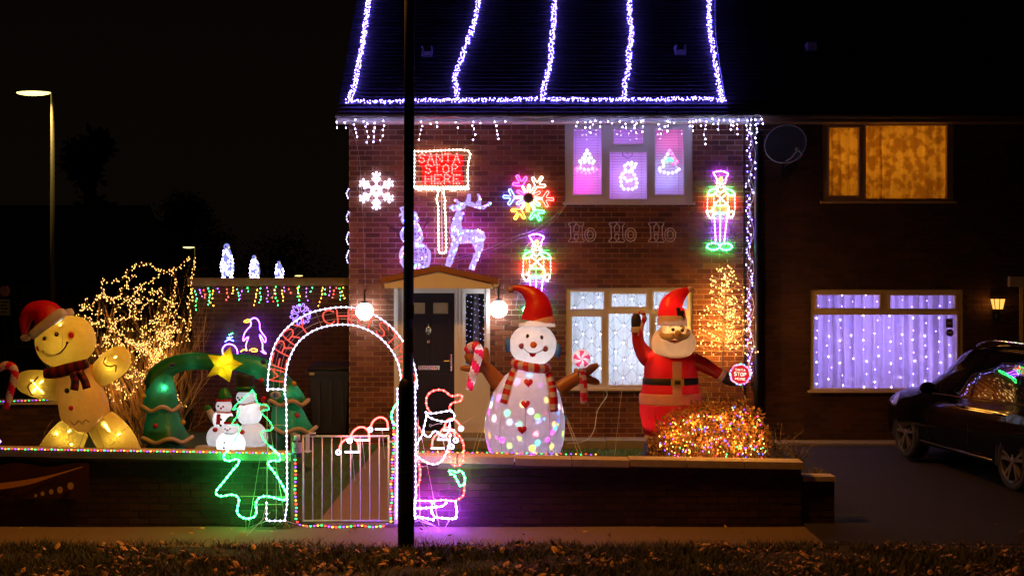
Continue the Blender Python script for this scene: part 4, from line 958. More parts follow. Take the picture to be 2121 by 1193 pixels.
def ant(mb):
    seg(mb, dz([(690, 220, 22), (760, 215, 24), (850, 250, 24), (930, 260, 22), (985, 235, 20), (1030, 200, 12)]), DEY, 6, 3)
    seg(mb, dz([(720, 210, 20), (735, 150, 18), (740, 90, 12)]), DEY, 6, 2); seg(mb, dz([(860, 240, 22), (880, 170, 24), (870, 90, 10)]), DEY, 6, 2)
    seg(mb, dz([(640, 230, 18), (590, 200, 16), (545, 155, 12)]), DEY, 6, 2)
lattice(rd, ant, DEY, 4, 14, 'antlers', .009)
for px, py, p_ in ((955, 470, 1.2), (985, 500, 1.6), (865, 480, 1.2), (870, 530, 1.6)): lamp('figure_glow', P(px, py, DEY+.12), p_*6, (.50, .05, 1), .05)
smn = thing('snowman_light', 'glowing lilac acrylic snowman with top hat on the canopy behind the lamp post', 'snowman light', P(860, 555, DEY))
def smb(mb): mb.rings([(505, 845, 872), (512, 832, 884), (530, 827, 892), (545, 830, 890), (555, 836, 884)], DEY, .8, 14, k=2)
def smm(mb): mb.rings([(466, 846, 866), (474, 833, 872), (488, 828, 876), (500, 834, 873), (506, 845, 866)], DEY, .8, 12, k=2)
def smh(mb): mb.rings([(444, 842, 860), (450, 834, 864), (460, 832, 865), (467, 842, 860)], DEY, .8, 10, k=2)
def smt(mb): mb.rings([(430, 829, 848), (443, 832, 862), (444, 827, 864), (447, 827, 864)], DEY, .8, 10, k=1)
for f, s_, n, nm in ((smb, 5, 34, 'lower_ball'), (smm, 6, 20, 'middle_ball'), (smh, 7, 8, 'head'), (smt, 8, 3, 'hat')): lattice(smn, f, DEY, s_, n, nm)
for pl in ([(829, 484), (818, 476), (801, 466)], [(818, 476), (812, 468)], [(872, 480), (882, 466), (888, 450)], [(880, 468), (890, 459)]):
    mb = MB(); mb.tube([P(a, b, DEY) for a, b in pl], .006, 4); mb.build('twig_arm', M('twig', (.03, .015, .01), .8), smn)

# ------------------------------------------------------------ silhouettes hanging in the upstairs window
def winshape(label, groups, Y=WY+.16):
    g = [q for c, pl in groups for p_ in pl for q in p_]; xm = sum(a for a, b in g)/len(g); ym = min(b for a, b in g)
    root = thing('window_light', label, 'window light', P(xm, ym, Y)); ropes(root, groups, Y, .014, .05, k=.2); return root
def zt(p): return zoom(1120, 200, 3.315, p)
def treesil(dx): return [[(318+dx, 372), (300+dx, 405), (285+dx, 430), (262+dx, 455), (300+dx, 462)], [(318+dx, 372), (340+dx, 405), (350+dx, 430), (372+dx, 455), (335+dx, 462)], [(275+dx, 480), (240+dx, 505), (280+dx, 520), (322+dx, 530), (350+dx, 518), (385+dx, 508), (362+dx, 482)], [(300+dx, 440), (322+dx, 430), (340+dx, 445)], [(318+dx, 388), (306+dx, 415), (332+dx, 425), (292+dx, 448), (345+dx, 452)], [(270+dx, 492), (320+dx, 505), (368+dx, 490)]]
winshape('pink and white Christmas tree shaped light in the left upstairs pane', [('white', [zt(q) for q in treesil(0)[:2]+treesil(0)[3:]]), ('pink', [zt(treesil(0)[2])])])
winshape('white green and red Christmas tree shaped light in the right upstairs pane', [('white', [zt(q) for q in treesil(567)[:1]+treesil(567)[2:3]]), ('pink', [zt(treesil(567)[1])]), ('green', [zt(treesil(567)[3])])])
winshape('white snowman shaped light holding a broom in the middle upstairs pane', [('white', [zt(q) for q in ([(600, 460), (575, 480), (585, 510), (612, 515), (628, 490), (612, 462), (600, 460)], [(585, 515), (550, 545), (552, 590), (560, 630), (600, 636), (645, 632), (660, 600), (648, 550), (625, 515)], [(625, 455), (655, 465), (640, 490), (625, 480)], [(575, 560), (600, 585), (635, 560)])])], WY+.18)
mb = MB(); mb.tube([P(*q, WY+.12) for q in zt([(562, 386), (563, 405), (597, 428), (628, 405), (628, 386), (610, 380), (596, 392), (580, 380), (562, 386)])], .004, 5); tag(mb.build('heart_ornament', M('dark_wire', (.05, .03, .1), .5)), 'small dark wire heart hanging in the middle upstairs pane', 'ornament')

# ------------------------------------------------------------ purple penguin and small figures by the garage wall
pz = lambda p: zoom(380, 560, 5.5816, p)
pen = thing('penguin_light', 'violet neon outline of a penguin with yellow beak on the garage wall', 'penguin light', P(528, 730, GY-.1)); PYY = GY-.12
ropes(pen, [('purple', [pz([(780, 570), (810, 550), (850, 560), (880, 610), (885, 680), (915, 730), (950, 780), (948, 825), (930, 820), (905, 770), (880, 745), (895, 800), (915, 850), (915, 910), (940, 945), (958, 962), (930, 955), (895, 930)]),
                        pz([(780, 590), (778, 640), (740, 680), (705, 730), (690, 790), (695, 815), (722, 785), (752, 770), (735, 820), (722, 870), (728, 915)])]),
            ('amber', [pz([(775, 572), (740, 570), (700, 592), (740, 598), (775, 585)]), pz([(660, 940), (700, 915), (735, 925)]), pz([(765, 925), (800, 905), (850, 915), (840, 935), (790, 935)])])], PYY, .0080, 0, k=.28, part='neon_tube')
sf = thing('snowflake_light', 'small violet outline snowflake on the garage wall above the arch', 'snowflake light', P(623, 672, PYY)); pl = []
for i in range(6):
    a = radians(15+60*i); f = lambda p: (623+21*(p[0]*cos(a)-p[1]*sin(a)), 651-21*(p[0]*sin(a)+p[1]*cos(a)))
    pl.append([f(q) for q in [(.25, 0), (.5, .2), (.62, .2), (.8, .42), (.9, .36), (.78, .12), (1.05, .1), (1.05, -.1), (.78, -.12), (.9, -.36), (.8, -.42), (.62, -.2), (.5, -.2), (.25, 0)]])
ropes(sf, [('violet', pl)], PYY, .0055, 0, k=.12, part='neon_tube')
of = thing('ornament_light', 'small violet and green outline ornament light behind the yellow star', 'ornament light', P(478, 738, PYY))
ropes(of, [('purple', [[(462+6*0, 735), (461, 722), (470, 713), (484, 715), (492, 728), (488, 745), (474, 750), (464, 744)]]), ('blue', [[(466, 708), (474, 703), (484, 706)], [(470, 700), (482, 698)]]), ('green', [[(474, 694), (482, 690)]])], PYY, .006, 0, k=.6, part='neon_tube')
for i, (px, yt_, yb, hw, lb) in enumerate(((471, 505, 577, 14.5, 'largest of three glowing white penguin lights on the garage roof'), (527.5, 529, 578, 11.5, 'middle sized glowing white penguin light on the garage roof'), (578.5, 541, 578.5, 9.5, 'smallest of three glowing white penguin lights on the garage roof'))):
    Y = GY+.15; root = thing('penguin_figure', lb, 'penguin light', P(px, yb, Y), 'acrylic penguins on the garage roof'); hgt = yb-yt_; f = lambda t: yt_+hgt*t
    ICE = E('ice_acrylic', (.34, .36, 1), .9)
    mb = MB(); prof = [(f(.16), px-hw*.5, px+hw*.4), (f(.3), px-hw*.66, px+hw*.62), (f(.5), px-hw*.82, px+hw*.86), (f(.7), px-hw*.95, px+hw*.98), (f(.85), px-hw*.88, px+hw*.86), (f(.93), px-hw*.7, px+hw*.7)]
    mb.rings(prof, Y, .8, 14, k=2); mb.build('body', ICE, root, True)
    mb = MB(); c = P(px-hw*.1, f(.085), Y); rr = hgt*.085/S(Y); mb.ball(c, rr*1.05, rr, rr*1.1, 12, 8); mb.build('head', ICE, root, True)
    mb = MB(); mb.octa(c+Vector((-rr*.15, -rr*1.0, 0)), rr*.4, 0); mb.build('beak', M('penguin_black', (.01, .01, .08), .4), root)
    mb = MB(); mb.octa(c+Vector((rr*.85, -rr*.45, -rr*.3)), rr*.3, 0, 1.8); mb.build('ear_patch', E('ear_yellow', (1, .7, .05), 2), root)
    for sx in (-1, 1):
        mb = MB(); c2 = P(px+sx*hw*.55, yb-1.5, Y-.06); mb.ball(c2, hw*.42/S(Y), hw*.5/S(Y), 2.3/S(Y), 10, 6); mb.build('foot', ICE, root, True)
    g = random.Random(i); pts = []
    for j in range(int(70*(hgt/72)**1.5)):
        t = g.uniform(.18, .92); k_ = (t-.16)/.77*5; a = min(4, int(k_)); u = k_-a; l_ = prof[a][1]*(1-u)+prof[a+1][1]*u; r_ = prof[a][2]*(1-u)+prof[a+1][2]*u; th = g.uniform(-1.35, 1.35)
        pts.append(P((l_+r_)/2+(r_-l_)/2*sin(th), f(t), Y)+Vector((0, -(r_-l_)/2/S(Y)*.8*cos(th), 0)))
    for sx in (-.7, -.35, .4, .7): pts.append(P(px+sx*hw, yb-2.5, Y-.12))
    string_bulbs(root, pts, ['cool'], .013, .5)

# ------------------------------------------------------------ gold twig tree on the wall
tw = thing('twig_tree_light', 'tall bare white twig tree with warm gold lights against the wall beside the pipe', 'twig tree', P(1496, 800, 20.45)); TY = 20.45; tz_ = lambda p: zoom(1280, 540, 2.7114, p)
mb = MB(); mb.tube([P(*tz_([q])[0], TY) for q in ((581, 718), (584, 640), (588, 500), (594, 350), (598, 200), (606, 60))], [.013, .013, .011, .009, .007, .004], 6); WT = M('white_twig', (.62, .5, .35), .6); mb.build('trunk', WT, tw, True)
mb = MB(); tips = []; g = random.Random(3)
brs = [(590, 512, 440, 475), (590, 512, 760, 480), (590, 460, 462, 405), (592, 450, 745, 400), (592, 420, 450, 355), (594, 385, 735, 345), (592, 345, 470, 320), (595, 300, 715, 280), (596, 270, 497, 255), (597, 235, 695, 205), (598, 215, 508, 180), (600, 165, 680, 130), (600, 150, 525, 115), (602, 110, 668, 100), (602, 100, 535, 85), (604, 70, 570, 60), (604, 65, 640, 60), (606, 60, 612, 32), (606, 60, 590, 42), (606, 60, 632, 45), (590, 330, 520, 250), (594, 320, 660, 230)]
for x0, y0, x1, y1 in brs:
    dyy = g.uniform(-.22, .12); A = P(*tz_([(x0, y0)])[0], TY); B = P(*tz_([(x1, y1)])[0], TY)+Vector((0, dyy, 0)); mid = A.lerp(B, .5)+Vector((0, 0, -.02)); pth = smooth([A, mid, B], 4); mb.tube(pth, [.006-.0035*i/(len(pth)-1) for i in range(len(pth))], 4); tips.append(B)
    L = (B-A).length; n = max(2, int(L/.05))
    for j in range(n):
        t = .14+.86*(j+g.random())/n; s0 = A.lerp(B, t)+Vector((0, 0, -.012)); d = (B-A).normalized(); sd = g.choice((-1, 1)); e_ = s0+(d*.05+Vector((-d.z*sd, g.uniform(-.6, .6), d.x*sd))*.055)*g.uniform(.8, 1.4); mb.tube([s0, e_], .0022, 3); tips.append(e_)
for y0 in range(80, 512, 9):
    sd = g.choice((-1, 1)); hw_ = (y0-30)/480*150*g.uniform(.25, .75)+8; A = P(*tz_([(606-(y0-60)*.045, y0)])[0], TY); B = P(*tz_([(606-(y0-60)*.045+sd*hw_, y0-hw_*.22)])[0], TY)+Vector((0, g.uniform(-.2, .1), 0)); mb.tube([A, B], [.0045, .002], 4); tips.append(B)
    for t in (.35, .65): tips.append(A.lerp(B, t)+Vector((0, g.uniform(-.03, 0), g.uniform(-.03, .03))))
mb.build('branches', WT, tw, fix=False); string_bulbs(tw, tips, ['warm'], .0088, .15, jit=.004)
for px, py, p_ in ((1497, 620, .9), (1480, 680, 1.1), (1515, 680, 1.1), (1497, 725, 1.3)): lamp('twig_tree_glow', P(px, py, TY+.05), p_*9, (1, .42, .06), .04)

# ------------------------------------------------------------ inflatable snowman
SNY = 17.5
RED = fabric('red_nylon', (.72, .012, .02), .45, .05); WHT = fabric('white_nylon', (.82, .80, .84), .5, .04); BRN = fabric('brown_nylon', (.42, .16, .035), .3, .04)
BLK = M('black_nylon', (.015, .014, .02), .6); ORG = M('orange_print', (.85, .25, .03), .6); PNK = fabric('pink_print', (.75, .12, .22), .35, .02, wob=0); BLU = fabric('blue_plush', (.10, .32, .75), .3, .02)
sn = thing('inflatable_snowman', 'tall inflatable snowman with red hat, striped scarf and coloured light spots on its belly', 'inflatable', P(1087, 1000, SNY))
z7 = lambda p: zoom(940, 560, 2.8417, p)
def seg2(mb, z, p, Y, n=20, k=4, sq=.9, m=0, mfun=None, dy=0, caps=True):
    q = smooth(z(p), k); mb.tube([P(v[0], v[1], Y)+Vector((0, dy, 0)) for v in q], [max(v[2], .6)/S(Y) for v in q], n, m, caps, sq, mfun)
mb = MB(); mb.rings([(758, 1080, 1112), (768, 1060, 1128), (785, 1038, 1146), (812, 1022, 1158), (845, 1010, 1166), (880, 1003.5, 1170), (910, 1006, 1168), (945, 1016, 1158), (975, 1030, 1146), (1000, 1048, 1130)], SNY, .92, 40, k=4); mb.build('body', WHT, sn, True)
for dx in (-.55, .0, .55):   # seams
    mb = MB(); pts = []
    for py, l, r in ((775, 1050, 1136), (800, 1030, 1150), (845, 1010, 1166), (880, 1003.5, 1170), (910, 1006, 1168), (945, 1016, 1158), (985, 1038, 1140)):
        th = dx*1.2; rr = (r-l)/2; c = P((l+r)/2+rr*sin(th)*.99, py, SNY); pts.append(c+Vector((0, -rr/S(SNY)*.925*cos(th), 0)))
    mb.tube(smooth(pts, 4), .0022, 4); mb.build('seam', M('seam_grey', (.25, .22, .30), .8), sn)
mb = MB(); hy = SNY; mb.ball(P(1104, 714, hy), 49/S(hy), 46/S(hy), 44/S(hy), 32, 20); mb.build('head', WHT, sn, True)
mb = MB(); seg2(mb, z7, [(490, 330, 108), (490, 300, 104), (487, 286, 92)], hy, 28, 4, .9); mb.build('hat_brim', WHT, sn, True)
mb = MB(); seg2(mb, z7, [(490, 300, 97), (495, 260, 90), (493, 215, 84), (478, 170, 66), (448, 135, 48), (408, 112, 29), (368, 103, 17), (345, 104, 12)], hy, 26, 5, .9, caps=False); mb.build('hat', RED, sn, True)
mb = MB(); mb.ball(P(1058, 600, hy), 7/S(hy), nu=12, nv=8); mb.build('pompom', fabric('pale_nylon', (.5, .3, .3), .4), sn, True)
def face(px, py, Y, c, rx, rz, m, nm, par, bulge, ry=.012):
    """small printed patch lying on a rounded front; bulge = front offset in metres"""
    mb = MB(); mb.ball(P(px, py, Y)+Vector((0, -bulge, 0)), rx/S(Y), ry, rz/S(Y), 14, 8); mb.build(nm, m, par, True)
fr = 46/S(hy)
def hfront(px, py, cx_=1104, cy_=714, rx=49, rz=44): 
    u = ((px-cx_)/rx)**2+((py-cy_)/rz)**2; return fr*math.sqrt(max(.02, 1-u))
for px, py, rx, rz, m, nm in ((1092.4, 695, 3.4, 5, BLK, 'eye'), (1121.2, 697.8, 3.4, 5, BLK, 'eye'), (1104.3, 712.4, 7, 7, ORG, 'nose'), (1080.2, 715, 6.2, 6.2, fabric('cheek', (.5, .16, .24), .3), 'cheek'), (1128.6, 720.6, 6.2, 6.2, fabric('cheek', (.5, .16, .24), .3), 'cheek')):
    face(px, py, hy, None, rx, rz, m, nm, sn, hfront(px, py))
mb = MB(); mb.tube(smooth([P(*q, hy)+Vector((0, -hfront(*q)-.004, 0)) for q in zoom(940, 560, 2.8417, [(410, 452), (432, 474), (460, 482), (490, 478), (522, 462)])], 4), .004, 5); mb.build('smile', BLK, sn)
mb = MB(); q = zoom(940, 560, 2.8417, [(440, 480), (460, 484), (483, 481), (478, 497), (462, 505), (447, 497)]); vs = [P(*v, hy)+Vector((0, -hfront(*v)-.006, 0)) for v in q]; mb.add(vs+[v+Vector((0, .004, 0)) for v in vs], [(0,1,2,3,4,5), (11,10,9,8,7,6)]+[(i, 6+i, 6+(i+1) % 6, (i+1) % 6) for i in range(6)]); mb.build('mouth', RED, sn)
for px, py in ((1052, 714), (1156, 726)):
    mb = MB(); mb.ball(P(px, py, hy), 6.5/S(hy), .10, 16/S(hy), 14, 10); mb.build('earmuff', BLU, sn, True)
# scarf with stripes
SR = [RED, WHT]
mb = MB(); N = 44; vs = []; c0 = P(1100, 756, hy)
for i in range(N):
    a = 2*pi*i/N
    for j in range(8):
        b = 2*pi*j/8; rr = .205+.055*cos(b); vs.append(c0+Vector((rr*cos(a), -rr*sin(a)*1.0, .058*sin(b)-.03*cos(a)-.02*sin(a)*1)))
mb.add(vs, [(i*8+j, i*8+(j+1) % 8, ((i+1) % N)*8+(j+1) % 8, ((i+1) % N)*8+j) for i in range(N) for j in range(8)], [(i//2) % 2 for i in range(N) for j in range(8)]); mb.build('scarf', SR, sn, True)
def ribbon(path, wpx, Y, off, stripe, mats, nm, par, z):
    q = smooth([(a, b, 0) for a, b in z(path)], 6); pts = []; mb = MB()
    for i, v in enumerate(q):
        t = i/(len(q)-1); c = P(v[0], v[1], Y)+Vector((0, -off(v[0], v[1]), 0)); d = Vector(q[min(i+1, len(q)-1)])-Vector(q[max(i-1, 0)]); d = Vector((d.x, d.y)).normalized(); nx_ = Vector((-d.y, 0, -d.x))*wpx/S(Y)
        pts += [c-nx_, c+Vector((0, -.022, 0)), c+nx_, c+Vector((0, .02, 0))]
    n = len(q); mb.add(pts, [(i*4+j, i*4+(j+1) % 4, (i+1)*4+(j+1) % 4, (i+1)*4+j) for i in range(n-1) for j in range(4)]+[(0, 1, 2, 3), (4*n-1, 4*n-2, 4*n-3, 4*n-4)], [int(i/(n-1)*stripe) % 2 for i in range(n-1) for j in range(4)]+[0, (int(stripe)-1) % 2]); mb.build(nm, mats, par, True)
def bodyoff(px, py):
    for a, b in zip(((758, 1080, 1112), (768, 1060, 1128), (785, 1038, 1146), (812, 1022, 1158), (845, 1010, 1166), (880, 1003.5, 1170), (910, 1006, 1168)), ((768, 1060, 1128), (785, 1038, 1146), (812, 1022, 1158), (845, 1010, 1166), (880, 1003.5, 1170), (910, 1006, 1168), (945, 1016, 1158))):
        if a[0] <= py <= b[0]:
            t = (py-a[0])/(b[0]-a[0]); l = a[1]+(b[1]-a[1])*t; r = a[2]+(b[2]-a[2])*t; break
    else: l, r = 1080, 1112
    u = (px-(l+r)/2)/((r-l)/2); return (r-l)/2/S(SNY)*.92*math.sqrt(max(.03, 1-u*u))+.012
ribbon([(375, 565), (345, 620), (320, 690), (300, 770)], 9.5, SNY, bodyoff, 9, SR, 'scarf_tail', sn, z7)
ribbon([(535, 590), (560, 650), (572, 720), (578, 818)], 11.5, SNY, bodyoff, 10, [WHT, RED], 'scarf_tail', sn, z7)
def heart(px, py, s_, par):
    q = [(px+s_*.062*16*sin(t)**3, py-s_*.062*(13*cos(t)-5*cos(2*t)-2*cos(3*t)-cos(4*t))) for t in [2*pi*i/28 for i in range(28)]]
    mb = MB(); vs = [P(*v, SNY)+Vector((0, -bodyoff(*v)-.008, 0)) for v in q]; c = P(px, py, SNY)+Vector((0, -bodyoff(px, py)-.018, 0)); n = len(vs)
    mb.add(vs+[c], [(i, (i+1) % n, n) for i in range(n)]); mb.build('heart', RED, par, fix=False)
for a in ((437, 653), (420, 773), (401, 918)): b = z7([a])[0]; heart(b[0], b[1]-1, 9.5, sn)
def limb(p, m, nm, par, z, Y, k=4, n=16, sq=.9, dy=0): mb = MB(); seg2(mb, z, p, Y, n, k, sq, dy=dy); mb.build(nm, m, par, True)
mb = MB()
for p_ in ([(300, 690, 62), (255, 650, 50), (205, 590, 40), (180, 565, 34), (172, 545, 20)], [(190, 575, 26), (130, 578, 24), (70, 577, 19), (38, 576, 10)], [(180, 560, 28), (188, 510, 24), (186, 465, 17), (184, 455, 8)], [(175, 560, 26), (120, 540, 28), (90, 510, 28), (75, 490, 18)]): seg2(mb, z7, p_, SNY, 14, 4, .8)
mb.build('arm', BRN, sn, True)
mb = MB()
for p_ in ([(615, 705, 52), (660, 670, 44), (720, 635, 38), (760, 610, 34), (775, 600, 20)], [(740, 620, 30), (790, 590, 28), (830, 565, 20), (850, 553, 10)], [(745, 625, 30), (790, 640, 26), (835, 655, 20), (858, 660, 9)], [(735, 620, 26), (722, 590, 18), (720, 575, 8)]): seg2(mb, z7, p_, SNY, 14, 4, .8)
mb.build('arm', BRN, sn, True)
def candy(name, par, z, path, Y, stripes, mats, n=16, twist=1.0, k=6, dy=-.12, sq=.8):
    q = smooth(z(path), k); N = len(q)-1; mb = MB()
    mb.tube([P(v[0], v[1], Y)+Vector((0, dy, 0)) for v in q], [v[2]/S(Y) for v in q], n, 0, True, sq, mfun=lambda i, kk: int(floor(i/N*stripes+twist*kk/n*2)) % 2)
    return mb.build(name, mats, par, True)
CAN = fabric('candy_red', (.75, .01, .08), .4, .05); 
candy('candy_cane', sn, z7, [(92, 698, 20), (112, 620, 24), (135, 540, 27), (150, 480, 28), (135, 445, 28), (100, 450, 27), (76, 478, 20)], SNY, 9, [CAN, WHT], dy=-.18)
candy('lollipop_stick', sn, z7, [(754, 570, 21), (758, 640, 22), (765, 778, 23)], SNY, 7, [WHT, CAN], dy=-.16, twist=1)
mb = MB(); c = P(*z7([(748, 516)])[0], SNY)+Vector((0, -.18, 0)); rr = 57/2.8417/S(SNY); vs = [c+Vector((0, -.05, 0))]; nseg = 50; nr = 7
for i in range(1, nr+1):
    for k_ in range(nseg): a = 2*pi*k_/nseg; vs.append(c+Vector((rr*i/nr*cos(a), -.05*math.sqrt(max(0, 1-(i/nr)**2)), rr*i/nr*sin(a))))
fs = [(0, 1+k_, 1+(k_+1) % nseg) for k_ in range(nseg)]; ms = []
cf = lambda i, k_: 0 if (i >= nr-1) else int(floor(((k_/nseg)*5*2+(i/nr)*1.1+.4))) % 2
ms = [cf(0, k_) for k_ in range(nseg)]
for i in range(nr-1):
    for k_ in range(nseg): fs.append((1+i*nseg+k_, 1+i*nseg+(k_+1) % nseg, 1+(i+1)*nseg+(k_+1) % nseg, 1+(i+1)*nseg+k_)); ms.append(cf(i+1, k_))
b0 = len(vs); vs += [v+Vector((0, .05, 0)) for v in vs[1+(nr-1)*nseg:]]; fs += [(1+(nr-1)*nseg+k_, 1+(nr-1)*nseg+(k_+1) % nseg, b0+(k_+1) % nseg, b0+k_) for k_ in range(nseg)]+[tuple(b0+k_ for k_ in range(nseg))]; ms += [0]*(nseg+1)
mb.add(vs, fs, ms); mb.build('lollipop', [WHT, fabric('lolly_pink', (.8, .06, .22), .45)], sn, True)
gl = lamp('lolly_light', c+Vector((0, .02, 0)), .6, (1, .9, .95), .02)
for q_ in ((150, 470), (128, 560), (100, 660)): lamp('cane_light', P(*z7([q_])[0], SNY)+Vector((0, -.18, 0)), .22, (1, .9, .9), .01)
# lamps inside: white in the head, a colour projector in the belly
lamp('head_light', P(1104, 722, hy), 4.2, (1, .93, .9), .05)
lamp('chest_light', P(1095, 800, hy), 2.6, (1, .82, .95), .06)
lamp('belly_light', P(1088, 905, SNY), 6.0, (.85, .60, 1), .06)
lamp('hat_light', P(1110, 667, hy), 2.4, (1, .75, .6), .03)
def projector(loc, power, scale, name='projector_light'):
    o = lamp(name, loc, power, (1, 1, 1), .0); l = o.data; l.use_nodes = True; t = l.node_tree; n = t.nodes; k = t.links; em = n.get('Emission') or n.new('ShaderNodeEmission')
    tc = n.new('ShaderNodeTexCoord'); vo = n.new('ShaderNodeTexVoronoi'); vo.inputs['Scale'].default_value = scale; k.new(tc.outputs['Normal'], vo.inputs['Vector'])
    cr = n.new('ShaderNodeValToRGB'); cr.color_ramp.elements[0].color = (1, 1, 1, 1); cr.color_ramp.elements[0].position = .24; cr.color_ramp.elements[1].color = (0, 0, 0, 1); cr.color_ramp.elements[1].position = .40; k.new(vo.outputs['Distance'], cr.inputs[0])
    hs = n.new('ShaderNodeHueSaturation'); hs.inputs['Saturation'].default_value = 1.5; hs.inputs['Value'].default_value = 1.2; k.new(vo.outputs['Color'], hs.inputs['Color'])
    mx = n.new('ShaderNodeVectorMath'); mx.operation = 'MULTIPLY'; k.new(hs.outputs[0], mx.inputs[0]); k.new(cr.outputs[0], mx.inputs[1]); k.new(mx.outputs[0], em.inputs['Color']); em.inputs['Strength'].default_value = 1
projector(P(1088, 880, SNY), 60, 3.9)
mb = MB()
for a, b in (((1171, 862), (1216, 960)), ((1171, 858), (1228, 958)), ((1003, 852), (966, 950)), ((1008, 862), (972, 950))):
    mb.tube([P(*a, SNY), P(b[0], b[1], 16.6)+Vector((0, 0, -.2))], .003, 4)
for i, (a, b) in enumerate(()): pass
tag(mb.build('guy_ropes', WIRE, fix=False), 'thin pale guy ropes holding the inflatable snowman down on both sides', 'ropes')
cw = cable(None, [smooth([P(1253, 806, 20.6), P(1257, 820, 20.6), P(1238, 850, 20.5), P(1232, 885, 20.4), P(1222, 905, 20.3), P(1205, 915, 20.1), P(1175, 918, 19.8)], 5)], .006, WIRE, 'power_cable', 5); tag(cw, 'white power cable hanging from the ground floor window sill to the lawn', 'cable')

# ------------------------------------------------------------ inflatable Santa
SY2 = 17.1; z8 = lambda p: zoom(1280, 540, 2.7114, p)
sa = thing('inflatable_santa', 'tall inflatable Santa raising one arm behind the lit bush', 'inflatable', P(1385, 1000, SY2))
SRED = fabric('santa_red', (.62, .012, .015), .4, .05); TAN = fabric('beard_cream', (.86, .70, .54), .4, .04); CRM = fabric('trim_cream', (.88, .78, .72), .55, .04); SKN = fabric('skin_nylon', (.9, .66, .34), .55, .03)
mb = MB(); mb.rings(z8([(500, 190, 400), (520, 165, 425), (560, 150, 440), (620, 146, 447), (660, 143, 447), (700, 136, 452), (750, 122, 463), (795, 120, 466)])and [(a[1], a[0], a[2]) for a in [(z8([(l, y)])[0][0], z8([(l, y)])[0][1], z8([(r, y)])[0][0]) for y, l, r in ((496, 215, 370), (515, 170, 420), (560, 152, 440), (620, 146, 447), (660, 143, 447), (700, 136, 452), (750, 124, 463), (800, 122, 466))]], SY2, .8, 36, k=4); mb.build('coat', SRED, sa, True)
def zr(rows): return [(z8([(l, y)])[0][1], z8([(l, y)])[0][0], z8([(r, y)])[0][0]) for y, l, r in rows]
mb = MB(); mb.rings(zr(((742, 124, 463), (750, 119, 468), (775, 117, 470), (800, 120, 468), (804, 126, 462))), SY2, .8, 36, k=3); mb.build('coat_hem', CRM, sa, True)
mb = MB(); mb.rings(zr(((654, 142, 448), (656, 139, 451), (690, 136, 453), (693, 140, 450))), SY2, .8, 36, k=1); mb.build('belt', BLK, sa, True)
mb = MB(); mb.rings(zr(((800, 122, 466), (840, 120, 462), (880, 127, 452), (920, 137, 440), (960, 147, 425))), SY2, .8, 32, k=3); mb.build('trousers', SRED, sa, True)
for l_, r_, ex in ((148, 268, 0), (300, 425, 0)):
    mb = MB(); mb.rings(zr(((930, l_-6, r_+6), (970, l_+2, r_), (1000, l_+8, r_-4))), SY2, .9, 24, k=3); mb.build('trouser_leg', SRED, sa, True)
    mb = MB(); mb.rings(zr(((972, l_+8, r_-6), (980, l_+2, r_), (1010, l_+2, r_), (1018, l_+8, r_-6))), SY2, .9, 24, k=3); mb.build('leg_cuff', CRM, sa, True)
    mb = MB(); mb.rings(zr(((1012, l_+2, r_-10), (1060, l_-8, r_-10), (1100, l_-22, r_-6), (1125, l_-26, r_-8))), SY2, 1.1, 24, k=3); mb.build('boot', M('navy_nylon', (.02, .03, .09), .5), sa, True)
def soff(cx_, hw, dp=.8): return lambda px, py: hw/S(SY2)*dp*math.sqrt(max(.03, 1-((px-cx_)/hw)**2))+.015
xs_, ys_ = zip(*z8([(290, 560), (343, 755)])); mb = MB(); off = soff(z8([(295, 0)])[0][0], 58)
n_ = 8; vs = []
for j in range(n_+1):
    y = ys_[0]+(ys_[1]-ys_[0])*j/n_
    for i in range(5): x = xs_[0]+(xs_[1]-xs_[0])*i/4; vs.append(P(x, y, SY2)+Vector((0, -off(x, y)-(.03 if j > 4 else .008), 0)))
mb.add(vs, [(j*5+i, j*5+i+1, (j+1)*5+i+1, (j+1)*5+i) for j in range(n_) for i in range(4)]); mb.build('coat_front', CRM, sa, True, fix=False)
for (a, b, c_, d, m_, o_, nm) in ((283, 655, 352, 694, M('buckle_gold', (.55, .38, .12), .4, .3), .045, 'buckle'), (301, 664, 333, 684, BLK, .055, 'buckle_centre')):
    p0, p1 = z8([(a, b), (c_, d)]); mb = MB(); cc0, cc1 = P(*p0, SY2), P(*p1, SY2); yy = SY2-off((p0[0]+p1[0])/2, 0)-o_; mb.box((cc0.x, yy, cc1.z), (cc1.x, yy+.03, cc0.z)); mb.build(nm, m_, sa)
HSY = SY2-.05
mb = MB(); mb.rings(zr(((372, 252, 378), (400, 210, 415), (440, 190, 435), (480, 188, 438), (515, 204, 420), (545, 238, 385), (562, 275, 345))), HSY-.06, .85, 32, k=4); mb.build('beard', TAN, sa, True)
mb = MB(); mb.ball(P(*z8([(313, 388)])[0], HSY-.10), 76/2.7114/S(HSY), .24, 54/2.7114/S(HSY), 28, 18); mb.build('face', SKN, sa, True)
fo = .24
hf = lambda q: HSY-.10-.24*math.sqrt(max(.05, 1-((q[0]-313)/76)**2-((q[1]-388)/54)**2))
def fp(q, d=0): c = P(*z8([q])[0], HSY); return Vector((c.x, hf(q)-d, c.z))
for q in ((292, 382), (343, 386)):
    mb = MB(); mb.ball(fp(q), .022, .014, .022, 12, 8); mb.build('eye', BLK, sa, True)
    mb = MB(); mb.ball(fp((q[0]-2, q[1]-3), .012), .006, .005, .006, 8, 6); mb.build('eye_glint', WHT, sa, True)
for q in ([(274, 373), (288, 360), (304, 362)], [(332, 366), (345, 366), (356, 379)]):
    mb = MB(); mb.tube(smooth([fp(v, .004) for v in q], 3), [.006, .011, .012, .012, .011, .009, .006][:7], 6); mb.build('eyebrow', M('brow_tan', (.55, .28, .08), .7), sa, True)
